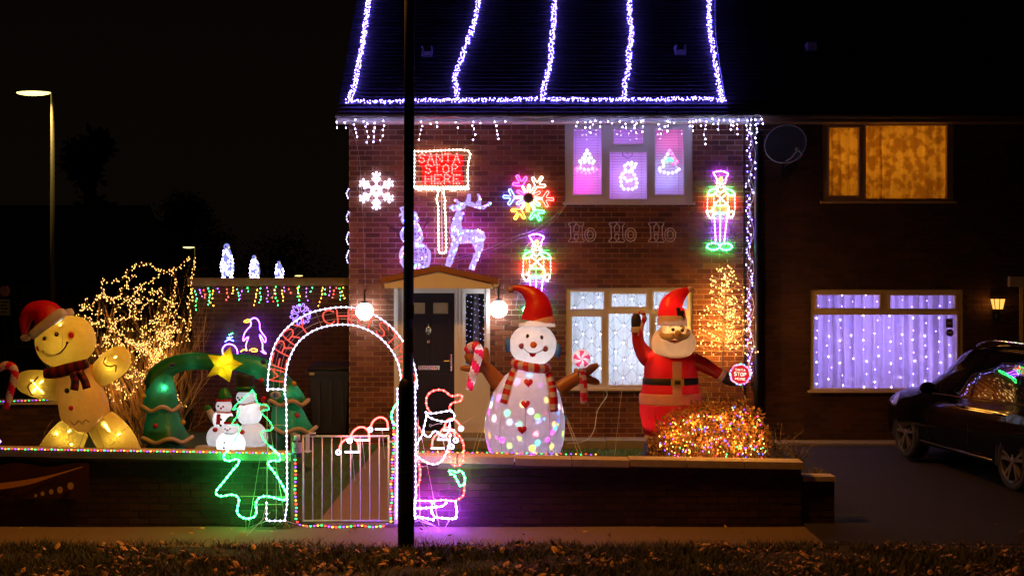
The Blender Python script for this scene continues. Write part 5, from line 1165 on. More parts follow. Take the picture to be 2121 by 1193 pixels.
mb = MB(); mb.ball(fp((318, 402), .02), .042, .04, .036, 16, 10); mb.build('nose', SKN, sa, True)
for sx in (-1, 1):
    mb = MB(); q = smooth([P(*z8([v])[0], 1)*1 for v in []] or [(z8([(318+sx*a, b)])[0][0], z8([(318+sx*a, b)])[0][1], r/2.7114) for a, b, r in ((2, 418, 15), (30, 428, 20), (62, 425, 15), (88, 408, 5))], 4)
    mb.tube([P(v[0], v[1], HSY-.36+.05*abs(v[0]-1397)/30) for v in q], [v[2]/S(HSY) for v in q], 12, sq=.7); mb.build('moustache', TAN, sa, True)
mb = MB(); q = smooth([P(*z8([v])[0], HSY-.345+.02*abs(v[0]-318)/30) for v in ((268, 436), (290, 450), (318, 455), (345, 450), (370, 436))], 3); mb.tube(q, [.006, .009, .012, .014, .016, .018, .019, .018, .016, .014, .012, .009, .006][:len(q)], 8); mb.build('lower_lip', CRM, sa, True)
mb = MB(); mb.ball(P(*z8([(313, 450)])[0], HSY-.36), .028, .012, .010, 10, 6); mb.build('mouth', SRED, sa, True)
mb = MB(); mb.rings(zr(((308, 230, 376), (318, 222, 384), (340, 219, 388), (358, 222, 387), (366, 232, 380))), HSY-.17, .95, 32, k=3); mb.build('hat_brim', CRM, sa, True)
mb = MB(); seg2(mb, z8, [(303, 330, 78), (300, 285, 75), (305, 245, 66), (325, 215, 52), (352, 190, 38), (378, 172, 24), (395, 160, 14)], HSY-.13, 26, 5, .9, caps=False); mb.build('hat', SRED, sa, True)
mb = MB(); mb.ball(P(*z8([(406, 160)])[0], HSY-.13), .04, nu=12, nv=8); mb.build('pompom', CRM, sa, True)
mb = MB()
for p_ in ([(345, 265, 9), (352, 290, 14), (362, 310, 16), (376, 325, 10)], [(362, 300, 8), (372, 285, 7), (378, 300, 7)]): seg2(mb, z8, p_, HSY-.05-.40, 8, 3, .3, dy=0)
for v in range(len(mb.v)): x_, y_, z_ = mb.v[v]; mb.v[v] = (x_, y_+.17, z_)
mb.build('hat_patch', BLK, sa, True)
mb = MB(); seg2(mb, z8, [(215, 560, 60), (170, 545, 52), (135, 500, 42), (115, 455, 34), (110, 400, 32)], SY2, 20, 5, .9, dy=.02); mb.build('arm', SRED, sa, True)
mb = MB(); seg2(mb, z8, [(109, 402, 36), (108, 385, 36), (107, 370, 34)], SY2, 20, 3, .9); mb.build('cuff', CRM, sa, True)
mb = MB(); seg2(mb, z8, [(104, 372, 28), (102, 345, 29), (102, 318, 26), (104, 296, 14)], SY2, 16, 4, .8); seg2(mb, z8, [(128, 350, 12), (148, 335, 13), (152, 315, 11)], SY2, 10, 3, .8); mb.build('mitten', BLK, sa, True)
mb = MB(); seg2(mb, z8, [(415, 560, 46), (470, 580, 42), (520, 608, 36), (570, 635, 32)], SY2, 20, 5, .85, dy=-.05); mb.build('arm', SRED, sa, True)
mb = MB(); seg2(mb, z8, [(568, 637, 38), (582, 646, 38), (592, 652, 35)], SY2, 20, 3, .9, dy=-.05); mb.build('cuff', CRM, sa, True)
mb = MB(); seg2(mb, z8, [(590, 650, 30), (620, 664, 34), (648, 678, 26), (672, 690, 10)], SY2, 16, 4, .8, dy=-.05); mb.build('mitten', BLK, sa, True)
candy('candy_cane', sa, z8, [(112, 420, 9), (125, 380, 10), (138, 330, 11), (140, 305, 11), (125, 290, 11), (108, 296, 9)], SY2, 7, [CAN, CRM], dy=-.16)
SEAM = M('seam_grey', (.25, .22, .30), .8)
for l, dd, cx_, hw in (([(292, 802), (291, 850), (293, 900), (296, 955)], .8, 292, 168), ([(200, 802), (196, 850), (204, 910), (214, 960)], .8, 292, 168)):
    mb = MB(); pts = []
    for q in l: v = P(*z8([q])[0], SY2); u = (q[0]-cx_)/hw; pts.append(v+Vector((0, -hw/2.7114/S(SY2)*dd*math.sqrt(1-u*u)-.003, 0)))
    mb.tube(smooth(pts, 4), .0025, 4); mb.build('seam', M('seam_red', (.15, .01, .02), .8), sa)
mb = MB()
for a, b in (((1300, 700), (1268, 960)), ((1462, 800), (1500, 960))): mb.tube([P(*a, SY2-.1), P(b[0], b[1], 16.4)+Vector((0, 0, -.15))], .0025, 4)
o_ = tag(mb.build('tether_ropes', WIRE, fix=False), 'thin tether ropes from the inflatable Santa down to the lawn', 'ropes'); o_['kind'] = 'thing'
lamp('face_light', P(*z8([(313, 385)])[0], HSY-.24)+Vector((0, 0, .02)), 1.5, (1, .72, .44), .05)
lamp('beard_light', P(*z8([(313, 475)])[0], HSY-.05), 2.6, (1, .72, .42), .05)
lamp('body_light', P(*z8([(235, 560)])[0], SY2), 4.5, (1, .55, .35), .05)
lamp('body_light', P(*z8([(240, 775)])[0], SY2), 2.0, (1, .75, .6), .06)
lamp('body_light', P(*z8([(345, 775)])[0], SY2), 2.0, (1, .75, .6), .06)
lamp('body_light', P(*z8([(300, 700)])[0], SY2), 4.0, (1, .6, .45), .06)
lamp('arm_light', P(*z8([(190, 525)])[0], SY2-.10), .9, (1, .55, .25), .03)
lamp('leg_light', P(*z8([(220, 900)])[0], SY2), 3.2, (1, .5, .5), .06)
lamp('hat_light', P(*z8([(302, 312)])[0], HSY-.16), .7, (1, .8, .6), .03)
lamp('hat_light', P(*z8([(305, 262)])[0], HSY-.13), 2.0, (1, .55, .3), .04)
# octagonal sign on its striped stake
og = thing('stop_sign_light', 'small glowing octagonal red sign reading SANTA STOP HERE on a striped stake by the bush', 'light up sign', P(1545, 960, 16.7)); OY = 16.75; c = P(1533, 775, OY); R0 = 23/S(OY)
oc = lambda r, a0=22.5: [(c.x+r*cos(radians(a0+12+45*i)), c.z+r*sin(radians(a0+12+45*i))) for i in range(8)]
mb = MB(); mb.prism(oc(R0*.86), OY-.004, OY+.012); mb.build('sign_face', E('sign_red', (1, .02, .03), .75), og)
mb = MB(); a_, b_ = oc(R0), oc(R0*.865)
for i in range(8):
    j = (i+1) % 8; mb.add([(a_[i][0], OY-.02, a_[i][1]), (a_[j][0], OY-.02, a_[j][1]), (b_[j][0], OY-.02, b_[j][1]), (b_[i][0], OY-.02, b_[i][1]), (a_[i][0], OY+.02, a_[i][1]), (a_[j][0], OY+.02, a_[j][1]), (b_[j][0], OY+.02, b_[j][1]), (b_[i][0], OY+.02, b_[i][1])], [(0,3,2,1),(4,5,6,7),(0,1,5,4),(1,2,6,5),(2,3,7,6),(3,0,4,7)], i % 3)
mb.build('sign_border', [E('edge_lilac', (.75, .5, 1), 1.1), E('edge_white', (.9, .8, .95), .9), E('edge_pink', (1, .3, .6), .8)], og)
for wd, zc, hh, ww in (('SANTA', .40, .18, .95), ('STOP', -.0, .30, 1.15), ('HERE', -.42, .18, .95)):
    n = len(wd); 
    for i, ch in enumerate(wd):
        mb = MB(); x0 = c.x+R0*ww*(-.5+(i+.1)/n); cwd = R0*ww*.75/n; ctilt = -.08
        for stk in FONT[ch]: mb.tube([Vector((x0+cwd*q[0], OY-.012, c.z+R0*(zc+hh*(q[1]-.5)*1.0)+ctilt*(c.x-x0)*-1)) for q in stk], .0036 if wd != 'STOP' else .0048, 4)
        mb.build('letter', E('sign_letter_%d' % ((i+n) % 3), ((1, .85, .8), (.75, 1, .8), (1, .6, .3))[(i+n) % 3], 1.3), og)
mb = MB(); string = [(c.x+R0*.93*cos(t*pi/8), OY-.025, c.z+R0*.93*sin(t*pi/8)) for t in range(16)]
string_bulbs(og, string, ['green', 'purple', 'red', 'blue'], .006, .5)
q = [P(1537, 798, OY), P(1545, 830, OY), P(1552, 870, OY), P(1556, 960, OY)]; mb = MB(); sp_ = resample(q, .03); mb.tube(sp_, .009, 6, mfun=lambda i, k_: (i//2) % 2); mb.build('stake', [M('stake_white', (.75, .7, .6), .5), M('stake_dark', (.12, .02, .02), .5)], og)

# ------------------------------------------------------------ inflatable gingerbread man
GBY = 17.0; z1_ = lambda p: zoom(0, 500, 2.5931, p)
GBF = fabric('ginger_nylon', (.78, .52, .09), .5, .05); GBD = fabric('ginger_body', (.62, .32, .085), .42, .04)
gb = thing('inflatable_gingerbread', 'inflatable gingerbread man with red hat and tartan scarf leaning to the left', 'inflatable', P(185, 1000, GBY))
def pil(z, cpx, rl, rs, ang, Y, depth, m, nm, par, dy=0, n=28):
    """pillow: an ellipsoid, long radius rl, short rs (zoomed px), turned by ang degrees in the picture plane"""
    mb = MB(); cc = z([cpx+(1,)])[0]; k = cc[2]; c = P(cc[0], cc[1], Y)+Vector((0, dy, 0)); rot = Matrix.Rotation(radians(-ang), 3, 'Y')
    mb.ball(c, rl*k/S(Y), depth, rs*k/S(Y), n, 18, rot=rot); return mb.build(nm, m, par, True)
def se_ball(z, cpx, rl, rs, ang, Y, depth, m, nm, par, p=2.6, dy=0):
    mb = MB(); cc = z([cpx+(1,)])[0]; k = cc[2]; c = P(cc[0], cc[1], Y)+Vector((0, dy, 0)); rot = Matrix.Rotation(radians(-ang), 3, 'Y'); nu, nv = 32, 20; vs = []
    sg = lambda v, e: math.copysign(abs(v)**e, v)
    for i in range(nv+1):
        th = -pi/2+pi*i/nv
        for j in range(nu):
            g = 2*pi*j/nu; e = 2/p; rr = sg(cos(g), e)*cos(th)**.8 if cos(th) > 1e-6 else 0; zz = sg(sin(g), e)*cos(th)**.8 if cos(th) > 1e-6 else 0
            vs.append(c+rot @ Vector((rl*k/S(Y)*rr, -depth*sin(th), rs*k/S(Y)*zz)))
    mb.add(vs, [(i*nu+j, i*nu+(j+1) % nu, (i+1)*nu+(j+1) % nu, (i+1)*nu+j) for i in range(nv) for j in range(nu)]); return mb.build(nm, m, par, True)
se_ball(z1_, (352, 537), 160, 134, 14, GBY, .26, GBF, 'head', gb, 2.3)
mb = MB(); seg2(mb, z1_, [(400, 680, 105), (415, 750, 112), (440, 850, 128), (458, 930, 130), (462, 985, 100), (462, 1020, 55)], GBY, 28, 5, .75); mb.build('body', GBD, gb, True)
mb = MB(); seg2(mb, z1_, [(320, 790, 70), (250, 775, 76), (180, 762, 73), (115, 752, 56), (80, 748, 25)], GBY, 22, 5, .75, dy=.03); mb.build('arm', GBF, gb, True)
mb = MB(); seg2(mb, z1_, [(505, 740, 58), (550, 705, 70), (610, 655, 78), (655, 612, 64), (682, 590, 30)], GBY, 22, 5, .75, dy=.02); mb.build('arm', GBF, gb, True)
mb = MB(); seg2(mb, z1_, [(405, 1000, 80), (370, 1045, 95), (325, 1110, 105), (285, 1190, 108), (262, 1260, 90), (255, 1300, 40)], GBY, 24, 5, .8, dy=.02); mb.build('leg', GBF, gb, True)
mb = MB(); seg2(mb, z1_, [(535, 965, 82), (580, 1020, 98), (630, 1090, 103), (670, 1170, 98), (700, 1250, 92), (712, 1300, 40)], GBY, 24, 5, .8, dy=.02); mb.build('leg', GBF, gb, True)
def fz(q, d=0, dep=.26, c_=(352, 537), rx=160, rz=134):
    p_ = P(*z1_([q])[0], GBY); u = ((q[0]-c_[0])/rx)**2+((q[1]-c_[1])/rz)**2; return Vector((p_.x, GBY-dep*math.sqrt(max(.05, 1-u))**1.0-d, p_.z))
for q, r_, m_, nm in (((277, 517), .030, BLK, 'eye'), ((340, 497), .030, BLK, 'eye'), ((234, 570), .040, RED, 'cheek'), ((411, 502), .042, RED, 'cheek'), ((269, 583), .020, BLK, 'smile_end'), ((396, 540), .018, BLK, 'smile_end')):
    mb = MB(); mb.ball(fz(q, -.005), r_, .022, r_, 14, 8); mb.build(nm, m_, gb, True)
for q in ((279, 513), (342, 493)): mb = MB(); mb.ball(fz(q, .020), .007, .004, .007, 8, 6); mb.build('eye_glint', WHT, gb, True)
mb = MB(); mb.tube(smooth([fz(q, .004) for q in ((269, 583), (290, 600), (325, 604), (360, 590), (385, 565), (396, 540))], 4), .009, 6); mb.build('smile', BLK, gb)
mb = MB(); seg2(mb, z1_, [(190, 505, 22), (240, 470, 30), (300, 425, 33), (350, 388, 30), (372, 376, 18)], GBY, 16, 4, 1.0, dy=-.16); seg2(mb, z1_, [(190, 505, 20), (240, 470, 26), (300, 425, 30), (350, 388, 26), (372, 376, 16)], GBY, 16, 4, 1.0, dy=.14); mb.build('hat_brim', WHT, gb, True)
mb = MB(); seg2(mb, z1_, [(275, 440, 92), (245, 395, 82), (200, 375, 58), (160, 385, 44), (138, 420, 34), (132, 465, 24), (132, 498, 14)], GBY, 22, 5, .95); mb.build('hat', RED, gb, True)
mb = MB(); mb.ball(P(*z1_([(137, 517)])[0], GBY), 30/2.5931/S(GBY), 20/2.5931/S(GBY), 19/2.5931/S(GBY), 14, 10); mb.build('pompom', CRM, gb, True)
TART = [fabric('tartan_red', (.22, .015, .015), .3), fabric('tartan_dark', (.07, .015, .012), .3)]
mb = MB(); seg2(mb, z1_, [(265, 705, 26), (320, 700, 32), (380, 685, 34), (440, 668, 32), (495, 648, 24)], GBY, 14, 5, .8, dy=-.18, mfun=lambda i, k_: (i//2) % 2); mb.build('scarf', TART, gb, True)
for p_ in (((425, 695), (438, 740), (432, 790)), ((455, 690), (485, 735), (500, 782))):
    ribbon(list(p_), 8.5, GBY, lambda a, b: .25, 6, TART, 'scarf_tail', gb, z1_)
for q, r_, m_ in (((391, 794), .032, BLK), ((412, 886), .030, RED)):
    mb = MB(); p_ = P(*z1_([q])[0], GBY); mb.ball(p_+Vector((0, -.222, 0)), r_, .02, r_, 14, 8); mb.build('button', m_, gb, True)
for l, y_ in (([(300, 935), (262, 985), (236, 1040), (222, 1090)], .12), ([(462, 1010), (440, 1060), (425, 1110)], .20), ([(672, 1005), (635, 1050), (590, 1100)], .21), ([(352, 412), (366, 470), (372, 540), (362, 610), (350, 655)], None), ([(520, 1010), (545, 1065), (560, 1110)], .16)):
    mb = MB(); pts = [(fz(q, .004) if y_ is None else P(*z1_([q])[0], GBY-y_)) for q in l]; mb.tube(smooth(pts, 4), .0028, 4); mb.build('seam', M('seam_brown', (.30, .16, .04), .8), gb)
ICE_ = M('icing_brown', (.28, .10, .03), .7)
for pl, y_ in (([(205, 725), (190, 745), (160, 765), (150, 785), (175, 830)], .205), ([(568, 618), (560, 655), (590, 672), (622, 665), (622, 700)], .20)):
    mb = MB(); mb.tube(smooth([P(*z1_([q])[0], GBY-y_) for q in pl], 4), .009, 5); mb.build('icing', ICE_, gb)
mb = MB(); mb.tube(smooth([P(*z1_([q])[0], GBY-.24) for q in ((378, 965), (400, 985), (425, 962), (440, 980), (460, 958), (482, 970))], 4), .007, 5); mb.build('icing', ICE_, gb)
candy('candy_cane', gb, z1_, [(72, 890, 17), (90, 830, 19), (108, 760, 20), (120, 700, 21), (105, 665, 21), (65, 660, 21), (25, 685, 16)], GBY, 9, [CAN, WHT], dy=-.26)
for q, p_, dy in (((352, 550), 1.0, -.08), ((360, 520), .9, .02), ((440, 800), 1.3, .0), ((460, 930), .9, 0), ((212, 775), .8, -.04), ((600, 670), .8, -.04), ((357, 1050), 1.0, -.06), ((625, 1050), 1.0, -.06)):
    lamp('gingerbread_light', P(*z1_([q])[0], GBY)+Vector((0, dy, 0)), p_*1.3, (1, .88, .34), .02)
def strip(q, L, ang, y, pw):
    o = lamp('led_strip', P(*z1_([q])[0], GBY)+Vector((0, y, 0)), pw, (1, .92, .6), .01, 'AREA'); o.data.shape = 'RECTANGLE'; o.data.size = L; o.data.size_y = .012; o.rotation_euler = (Matrix.Rotation(radians(-ang), 3, 'Y') @ Matrix.Rotation(radians(90), 3, 'X')).to_euler()
for q, L, a, y, pw in (((212, 778), .20, 50, -.095, .5), ((212, 778), .20, -50, -.095, .5), ((600, 655), .24, 48, -.10, .7), ((600, 655), .16, -30, -.10, .3), ((357, 1052), .26, 50, -.135, .8), ((357, 1052), .26, -35, -.135, .8), ((618, 1030), .34, -55, -.15, 1.1), ((625, 1045), .2, 30, -.14, .4), ((365, 520), .26, 12, -.215, .6), ((352, 470), .16, 88, -.215, .35)):
    strip(q, L, a, y, pw)

# ------------------------------------------------------------ inflatable tree arch with star
AY = 18.4; z2 = lambda p: zoom(280, 480, 2.4864, p)
ta = thing('inflatable_tree_arch', 'green inflatable arch of two Christmas trees with white snow trim and a yellow star', 'inflatable', P(470, 960, AY))
GRN = fabric('green_nylon', (.012, .20, .075), .4, .05); TRM = fabric('snow_trim', (.72, .58, .48), .35, .03)
mb = MB(); seg2(mb, z2, [(95, 800, 52), (120, 740, 54), (170, 700, 50), (240, 672, 45), (320, 665, 44), (420, 672, 42), (520, 672, 44), (610, 690, 52), (680, 725, 58), (735, 780, 60), (765, 830, 55)], AY, 24, 5, .9); mb.build('arch', GRN, ta, True)
def tier(rows, n=40, amp=.03, dep=.8):
    """skirt with a scalloped lower edge: rows of (y, xl, xr) in zoomed pixels"""
    mb = MB(); q = [(z2([(l, y)])[0][1], z2([(l, y)])[0][0], z2([(r, y)])[0][0]) for y, l, r in rows]; q = [tuple(v) for v in smooth(q, 4)]; vs = []; N = len(q)
    for i, v in enumerate(q):
        t = i/(N-1); rr = (v[2]-v[1])/2/S(AY); c = P((v[1]+v[2])/2, v[0], AY)
        for j in range(n):
            g = 2*pi*j/n; s_ = 1+.07*t*t*cos(g*5); vs.append(c+Vector((rr*cos(g)*s_, -rr*dep*sin(g)*s_, amp*t*t*cos(g*5))))
    fs = [(i*n+j, (i+1)*n+j, (i+1)*n+(j+1) % n, i*n+(j+1) % n) for i in range(N-1) for j in range(n)]+[tuple((N-1)*n+j for j in range(n))[::-1]]
    mb.add(vs, fs); o = mb.build('tree_tier', GRN, ta, True)
    ed = vs[(N-1)*n:]; cc = sum(ed, Vector())/n; mb = MB(); rim = [cc+(v-cc)*1.0+Vector((0, 0, .02)) for v in ed]; mb.tube(rim+[rim[0]], 11/2.4864/S(AY), 8, caps=False); mb.build('snow_trim', TRM, ta, True)
tier([(700, 90, 190), (780, 60, 200), (860, 45, 215), (915, 35, 222)]); tier([(850, 95, 195), (940, 60, 225), (1020, 45, 255), (1075, 40, 285)]); tier([(1010, 100, 210), (1100, 60, 250), (1190, 50, 285)])
tier([(740, 690, 790), (800, 690, 840), (860, 690, 875), (885, 692, 885)]); tier([(850, 715, 830), (930, 702, 870), (1000, 700, 905), (1025, 705, 925)]); tier([(990, 720, 800), (1080, 710, 815), (1180, 705, 820)])
for q_ in ([(930, 292, 400), (960, 300, 395)], [(905, 570, 610), (960, 570, 612)]): mb = MB(); mb.rings(q_, AY, .8, 20, k=1); mb.build('gift_base', fabric('gift_red', (.4, .03, .02), .4), ta, True)
for q, m_ in (((42, 845), 'y'), ((247, 980), 'y'), ((105, 998), 'r'), ((818, 782), 'y'), ((835, 945), 'r'), ((660, 862), 'r'), ((190, 685), 'b'), ((650, 765), 'r'), ((660, 670), 'b')):
    m2 = {'y': fabric('ball_yellow', (.75, .5, .02), .4), 'r': RED, 'b': M('ball_blue', (.01, .03, .15), .4)}[m_]; mb = MB(); mb.ball(P(*z2([q])[0], AY-.24 if q[1] > 780 else AY-.24), 13/2.4864/S(AY), nu=14, nv=10); mb.build('bauble', m2, ta, True)
mb = MB(); mb.ball(P(*z2([(724, 840)])[0], AY-.36), .07, .03, .05, 12, 8); mb.build('eye', WHT, ta, True); mb = MB(); mb.ball(P(*z2([(722, 840)])[0], AY-.385), .035, .02, .035, 12, 8); mb.build('pupil', BLU, ta, True)
# yellow star
cst = z2([(460, 688)])[0]; c = P(cst[0], cst[1], AY-.30); mb = MB(); n = 10; out = []
tips_ = [(490, 590), (553, 680), (487, 775), (368, 748), (373, 632)]; inn = [(503, 652), (503, 720), (430, 738), (408, 690), (438, 640)]
inn = [(505, 655), (500, 715), (427, 735), (408, 688), (440, 640)]
seqz = []
for i in range(5): seqz += [tips_[i], inn[i]]
vs = [P(*z2([q])[0], AY-.30) for q in seqz]; vs += [c+Vector((0, -.13, 0)), c+Vector((0, .13, 0))]
mb.add(vs, [(i, (i+1) % 10, 10) for i in range(10)]+[((i+1) % 10, i, 11) for i in range(10)]); mb.build('star', fabric('yellow_nylon', (.85, .72, .02), .55, .04), ta)
lamp('star_light', c+Vector((0, -.03, .05)), 1.1, (1, 1, .45), .02); lamp('star_light', c+Vector((0, .02, -.06)), .35, (1, .95, .3), .03)
for q, p_, dy in (((160, 800), 1.6, -.12), ((150, 1000), .35, 0), ((300, 670), .15, 0), ((640, 710), .5, 0), ((790, 850), 1.0, -.05), ((800, 980), 1.1, 0), ((560, 672), .1, 0)):
    lamp('tree_light', P(*z2([q])[0], AY)+Vector((0, dy, 0)), p_*1.7, (.75, 1, .9), .03)

# ------------------------------------------------------------ inflatable snow family
FY = 18.0
fm = thing('inflatable_snow_family', 'white inflatable family of three snowmen with top hat and green hats under the tree arch', 'inflatable', P(487, 960, FY))
SW = fabric('bright_white', (.85, .85, .88), .55, .04); GR2 = fabric('hat_green', (.02, .30, .09), .4); zb = lambda q: z2([q])[0]
def bl(q, rx, rz, nm, m=SW, dep=.9, dy=0): mb = MB(); mb.ball(P(*zb(q), FY)+Vector((0, dy, 0)), rx/2.4864/S(FY), rx*dep/2.4864/S(FY), rz/2.4864/S(FY), 22, 14); return mb.build(nm, m, fm, True)
bl((435, 1060), 68, 68, 'lower_ball'); bl((452, 965), 55, 56, 'middle_ball'); bl((457, 898), 42, 42, 'head')
bl((600, 1060), 84, 84, 'lower_ball'); bl((588, 935), 66, 66, 'middle_ball'); bl((570, 852), 50, 42, 'head')
bl((510, 1085), 75, 70, 'lower_ball', dy=-.22); bl((512, 1000), 42, 36, 'head', dy=-.24)
mb = MB(); mb.rings([(z2([(300, 1100)])[0][1], *[z2([(x, 0)])[0][0] for x in (340, 660)]), (z2([(300, 1112)])[0][1], *[z2([(x, 0)])[0][0] for x in (306, 690)]), (z2([(300, 1200)])[0][1], *[z2([(x, 0)])[0][0] for x in (300, 700)])], FY, .5, 30, k=3); mb.build('base_pad', WHT, fm, True)
mb = MB(); seg2(mb, z2, [(463, 858, 36), (460, 840, 32), (462, 820, 24), (466, 804, 8)], FY, 16, 4); mb.build('green_hat', GR2, fm, True); mb = MB(); seg2(mb, z2, [(457, 872, 43), (457, 862, 42)], FY, 18, 2); mb.build('hat_band', RED, fm, True)
mb = MB(); seg2(mb, z2, [(568, 822, 60), (568, 816, 60)], FY, 22, 1); seg2(mb, z2, [(568, 818, 46), (566, 780, 46), (564, 742, 50), (564, 736, 44)], FY, 22, 2); mb.build('top_hat', BLK, fm, True); mb = MB(); seg2(mb, z2, [(568, 814, 50), (567, 796, 49)], FY, 22, 1); mb.build('hat_ribbon', GR2, fm, True)
mb = MB(); seg2(mb, z2, [(512, 968, 30), (514, 952, 20), (516, 940, 8)], FY, 14, 3, dy=-.24); mb.build('green_hat', GR2, fm, True); mb = MB(); seg2(mb, z2, [(512, 978, 36), (512, 968, 34)], FY, 14, 2, dy=-.24); mb.build('hat_band', RED, fm, True)
mb = MB(); seg2(mb, z2, [(415, 970, 22), (395, 945, 20), (378, 915, 17)], FY, 12, 3); seg2(mb, z2, [(640, 925, 20), (660, 905, 18), (672, 885, 15)], FY, 12, 3); mb.build('arms', SW, fm, True)
mb = MB(); seg2(mb, z2, [(380, 918, 17), (372, 905, 17), (366, 896, 9)], FY, 12, 3); mb.build('mitten', GR2, fm, True)
for q in ((430, 1010), (568, 1022), (662, 858)): bl(q, 13, 12, 'mitten', RED, dy=-.22 if q[0] < 600 else 0)
mb = MB(); seg2(mb, z2, [(456, 932, 42), (456, 926, 42)], FY, 20, 1); mb.build('scarf', RED, fm, True)
ribbon([(445, 932), (444, 955), (442, 984)], 4.2, FY, lambda a, b: .185, 1, [RED, RED], 'scarf_tail', fm, z2)
mb = MB(); seg2(mb, z2, [(574, 890, 44), (574, 884, 44)], FY, 20, 1); mb.build('scarf', fabric('pale_red', (.6, .12, .12), .4), fm, True)
mb = MB(); seg2(mb, z2, [(511, 1030, 30), (511, 1026, 30)], FY, 16, 1, dy=-.26); mb.build('scarf', GR2, fm, True)
for q, r_, m_, dy, nm in (((447, 890), 5, BLK, -.235, 'eye'), ((472, 892), 5, BLK, -.23, 'eye'), ((462, 900), 6, RED, -.245, 'nose'), ((550, 845), 5, BLK, -.27, 'eye'), ((572, 847), 5, BLK, -.27, 'eye'), ((560, 856), 6, BLK, -.28, 'nose'), ((500, 996), 4, BLK, -.45, 'eye'), ((524, 996), 4, BLK, -.45, 'eye'), ((512, 1003), 6, ORG, -.46, 'nose'),
                      ((467, 955), 6, BLK, -.31, 'button'), ((466, 984), 6, BLK, -.32, 'button'), ((552, 957), 7, BLK, -.33, 'button'), ((510, 1058), 5, BLK, -.62, 'button'), ((508, 1084), 5, BLK, -.63, 'button')):
    bl(q, r_, r_, nm, m_, 1, dy)
for q, p_, dy in (((452, 960), 2.2, 0), ((457, 900), .7, 0), ((590, 930), 2.8, 0), ((572, 855), 1.0, 0), ((435, 1060), 1.5, 0), ((600, 1060), 2.2, 0), ((510, 1085), 6.5, -.22), ((512, 1002), .9, -.24)):
    lamp('family_light', P(*zb(q), FY)+Vector((0, dy, 0)), p_*.6, (.88, .94, 1), .03)

# ------------------------------------------------------------ arch of rope light over the gate
ARY = 15.22; z3 = lambda p: zoom(420, 620, 2.3393, p)
ar = thing('light_arch', 'white rope light arch over the gate with red letters reading MERRY CHRISTMAS', 'light arch', P(706, 1090, ARY))
outer = z3([(315, 440), (317, 370), (328, 290), (350, 220), (388, 160), (445, 108), (520, 66), (610, 44), (700, 38), (780, 52), (860, 92), (920, 140), (965, 195), (1000, 250), (1022, 310), (1035, 370), (1040, 435)])
inner = z3([(408, 400), (410, 340), (424, 275), (465, 205), (530, 155), (610, 128), (700, 122), (770, 136), (830, 165), (880, 205), (920, 255), (945, 305), (958, 360), (962, 430)])
inner = z3([(398, 440), (404, 350), (424, 275), (465, 205), (530, 155), (610, 128), (700, 122), (770, 136), (830, 165), (880, 205), (920, 255), (945, 305), (958, 360), (962, 430)])
legL = [(552, 1041), (552, 1078), (590, 1078), (595, 1040), (594, 930), (593, 830), (588, 806), (552, 805)]
legR = [(823, 805), (823, 900), (822, 1000), (821, 1075)]; legR2 = [(860, 790), (861, 900), (861, 1000), (860, 1075)]
ropes(ar, [('white', [outer])], ARY, .0068, .045, k=.35); ropes(ar, [('white', [inner])], ARY, .0068, .045, k=.35)
ropes(ar, [('white', [legL])], ARY, .0068, .045, k=.35, sm=False); ropes(ar, [('white', [legR])], ARY, .0068, .045, k=.35, sm=False); ropes(ar, [('white', [legR2])], ARY, .0068, .045, k=.35, sm=False)
def arcpt(pl, t):
    q = [Vector((a, b, 0)) for a, b in pl]; q = smooth(q, 4); L = [0]
    for a, b in zip(q[:-1], q[1:]): L.append(L[-1]+(b-a).length)
    s_ = t*L[-1]
    for i in range(len(q)-1):
        if L[i+1] >= s_: return q[i].lerp(q[i+1], (s_-L[i])/max(1e-6, L[i+1]-L[i]))
    return q[-1]
txt = 'MERRY CHRISTMAS'; n = len(txt); t0, t1 = .035, .985
RM = E('letter_red', (1, .10, .07), 1.3)
for i, ch in enumerate(txt):
    if ch == ' ': continue
    a = t0+(t1-t0)*(i+.1)/n; b = t0+(t1-t0)*(i+.86)/n; mb = MB()
    for stk in FONT[ch]:
        pts = []
        for u, v in stk: q = arcpt(inner, a+(b-a)*u).lerp(arcpt(outer, a+(b-a)*u), .10+.80*v); pts.append(P(q.x, q.y, ARY-.01))
        if ch in 'RSCP' and len(pts) > 3: pts = smooth(pts, 3)
        mb.tube(pts, .0075, 5)
        for q in resample(pts, .04): mb.octa(q, .011, 0)
    mb.build('letter', RM, ar)
wl = [[tuple(arcpt(inner, t/30).lerp(arcpt(outer, t/30), f))[:2] for t in range(31)] for f in (.33, .67)]
wl += [[(552, 860), (552, 1041)], [(572, 805), (572, 1076)], [(552, 880), (594, 880)], [(842, 805), (842, 1075)], [(823, 880), (861, 880)], [(552, 1041), (540, 1092)], [(592, 1076), (600, 1092)]]
wl += [[tuple(arcpt(inner, t))[:2], tuple(arcpt(outer, t))[:2]] for t in (.0, .2, .4, .6, .8, 1.0)]
WGO = M('gold_wire', (.6, .45, .25), .5); wire_frame(ar, wl, ARY+.01, .003, WGO)
for a, b in (((552, 1078), (-.22, .25)), ((590, 1078), (.22, .25)), ((823, 1075), (-.2, .25)), ((860, 1075), (.25, .2)), ((560, 1060), (-.2, -.25)), ((855, 1060), (.22, -.25))): mb = MB(); q = P(*a, ARY); mb.tube([q, Vector((q.x+b[0], q.y+b[1]-.03, .008))], .004, 4); mb.build('stand_wire', WIRE, ar, fix=False)

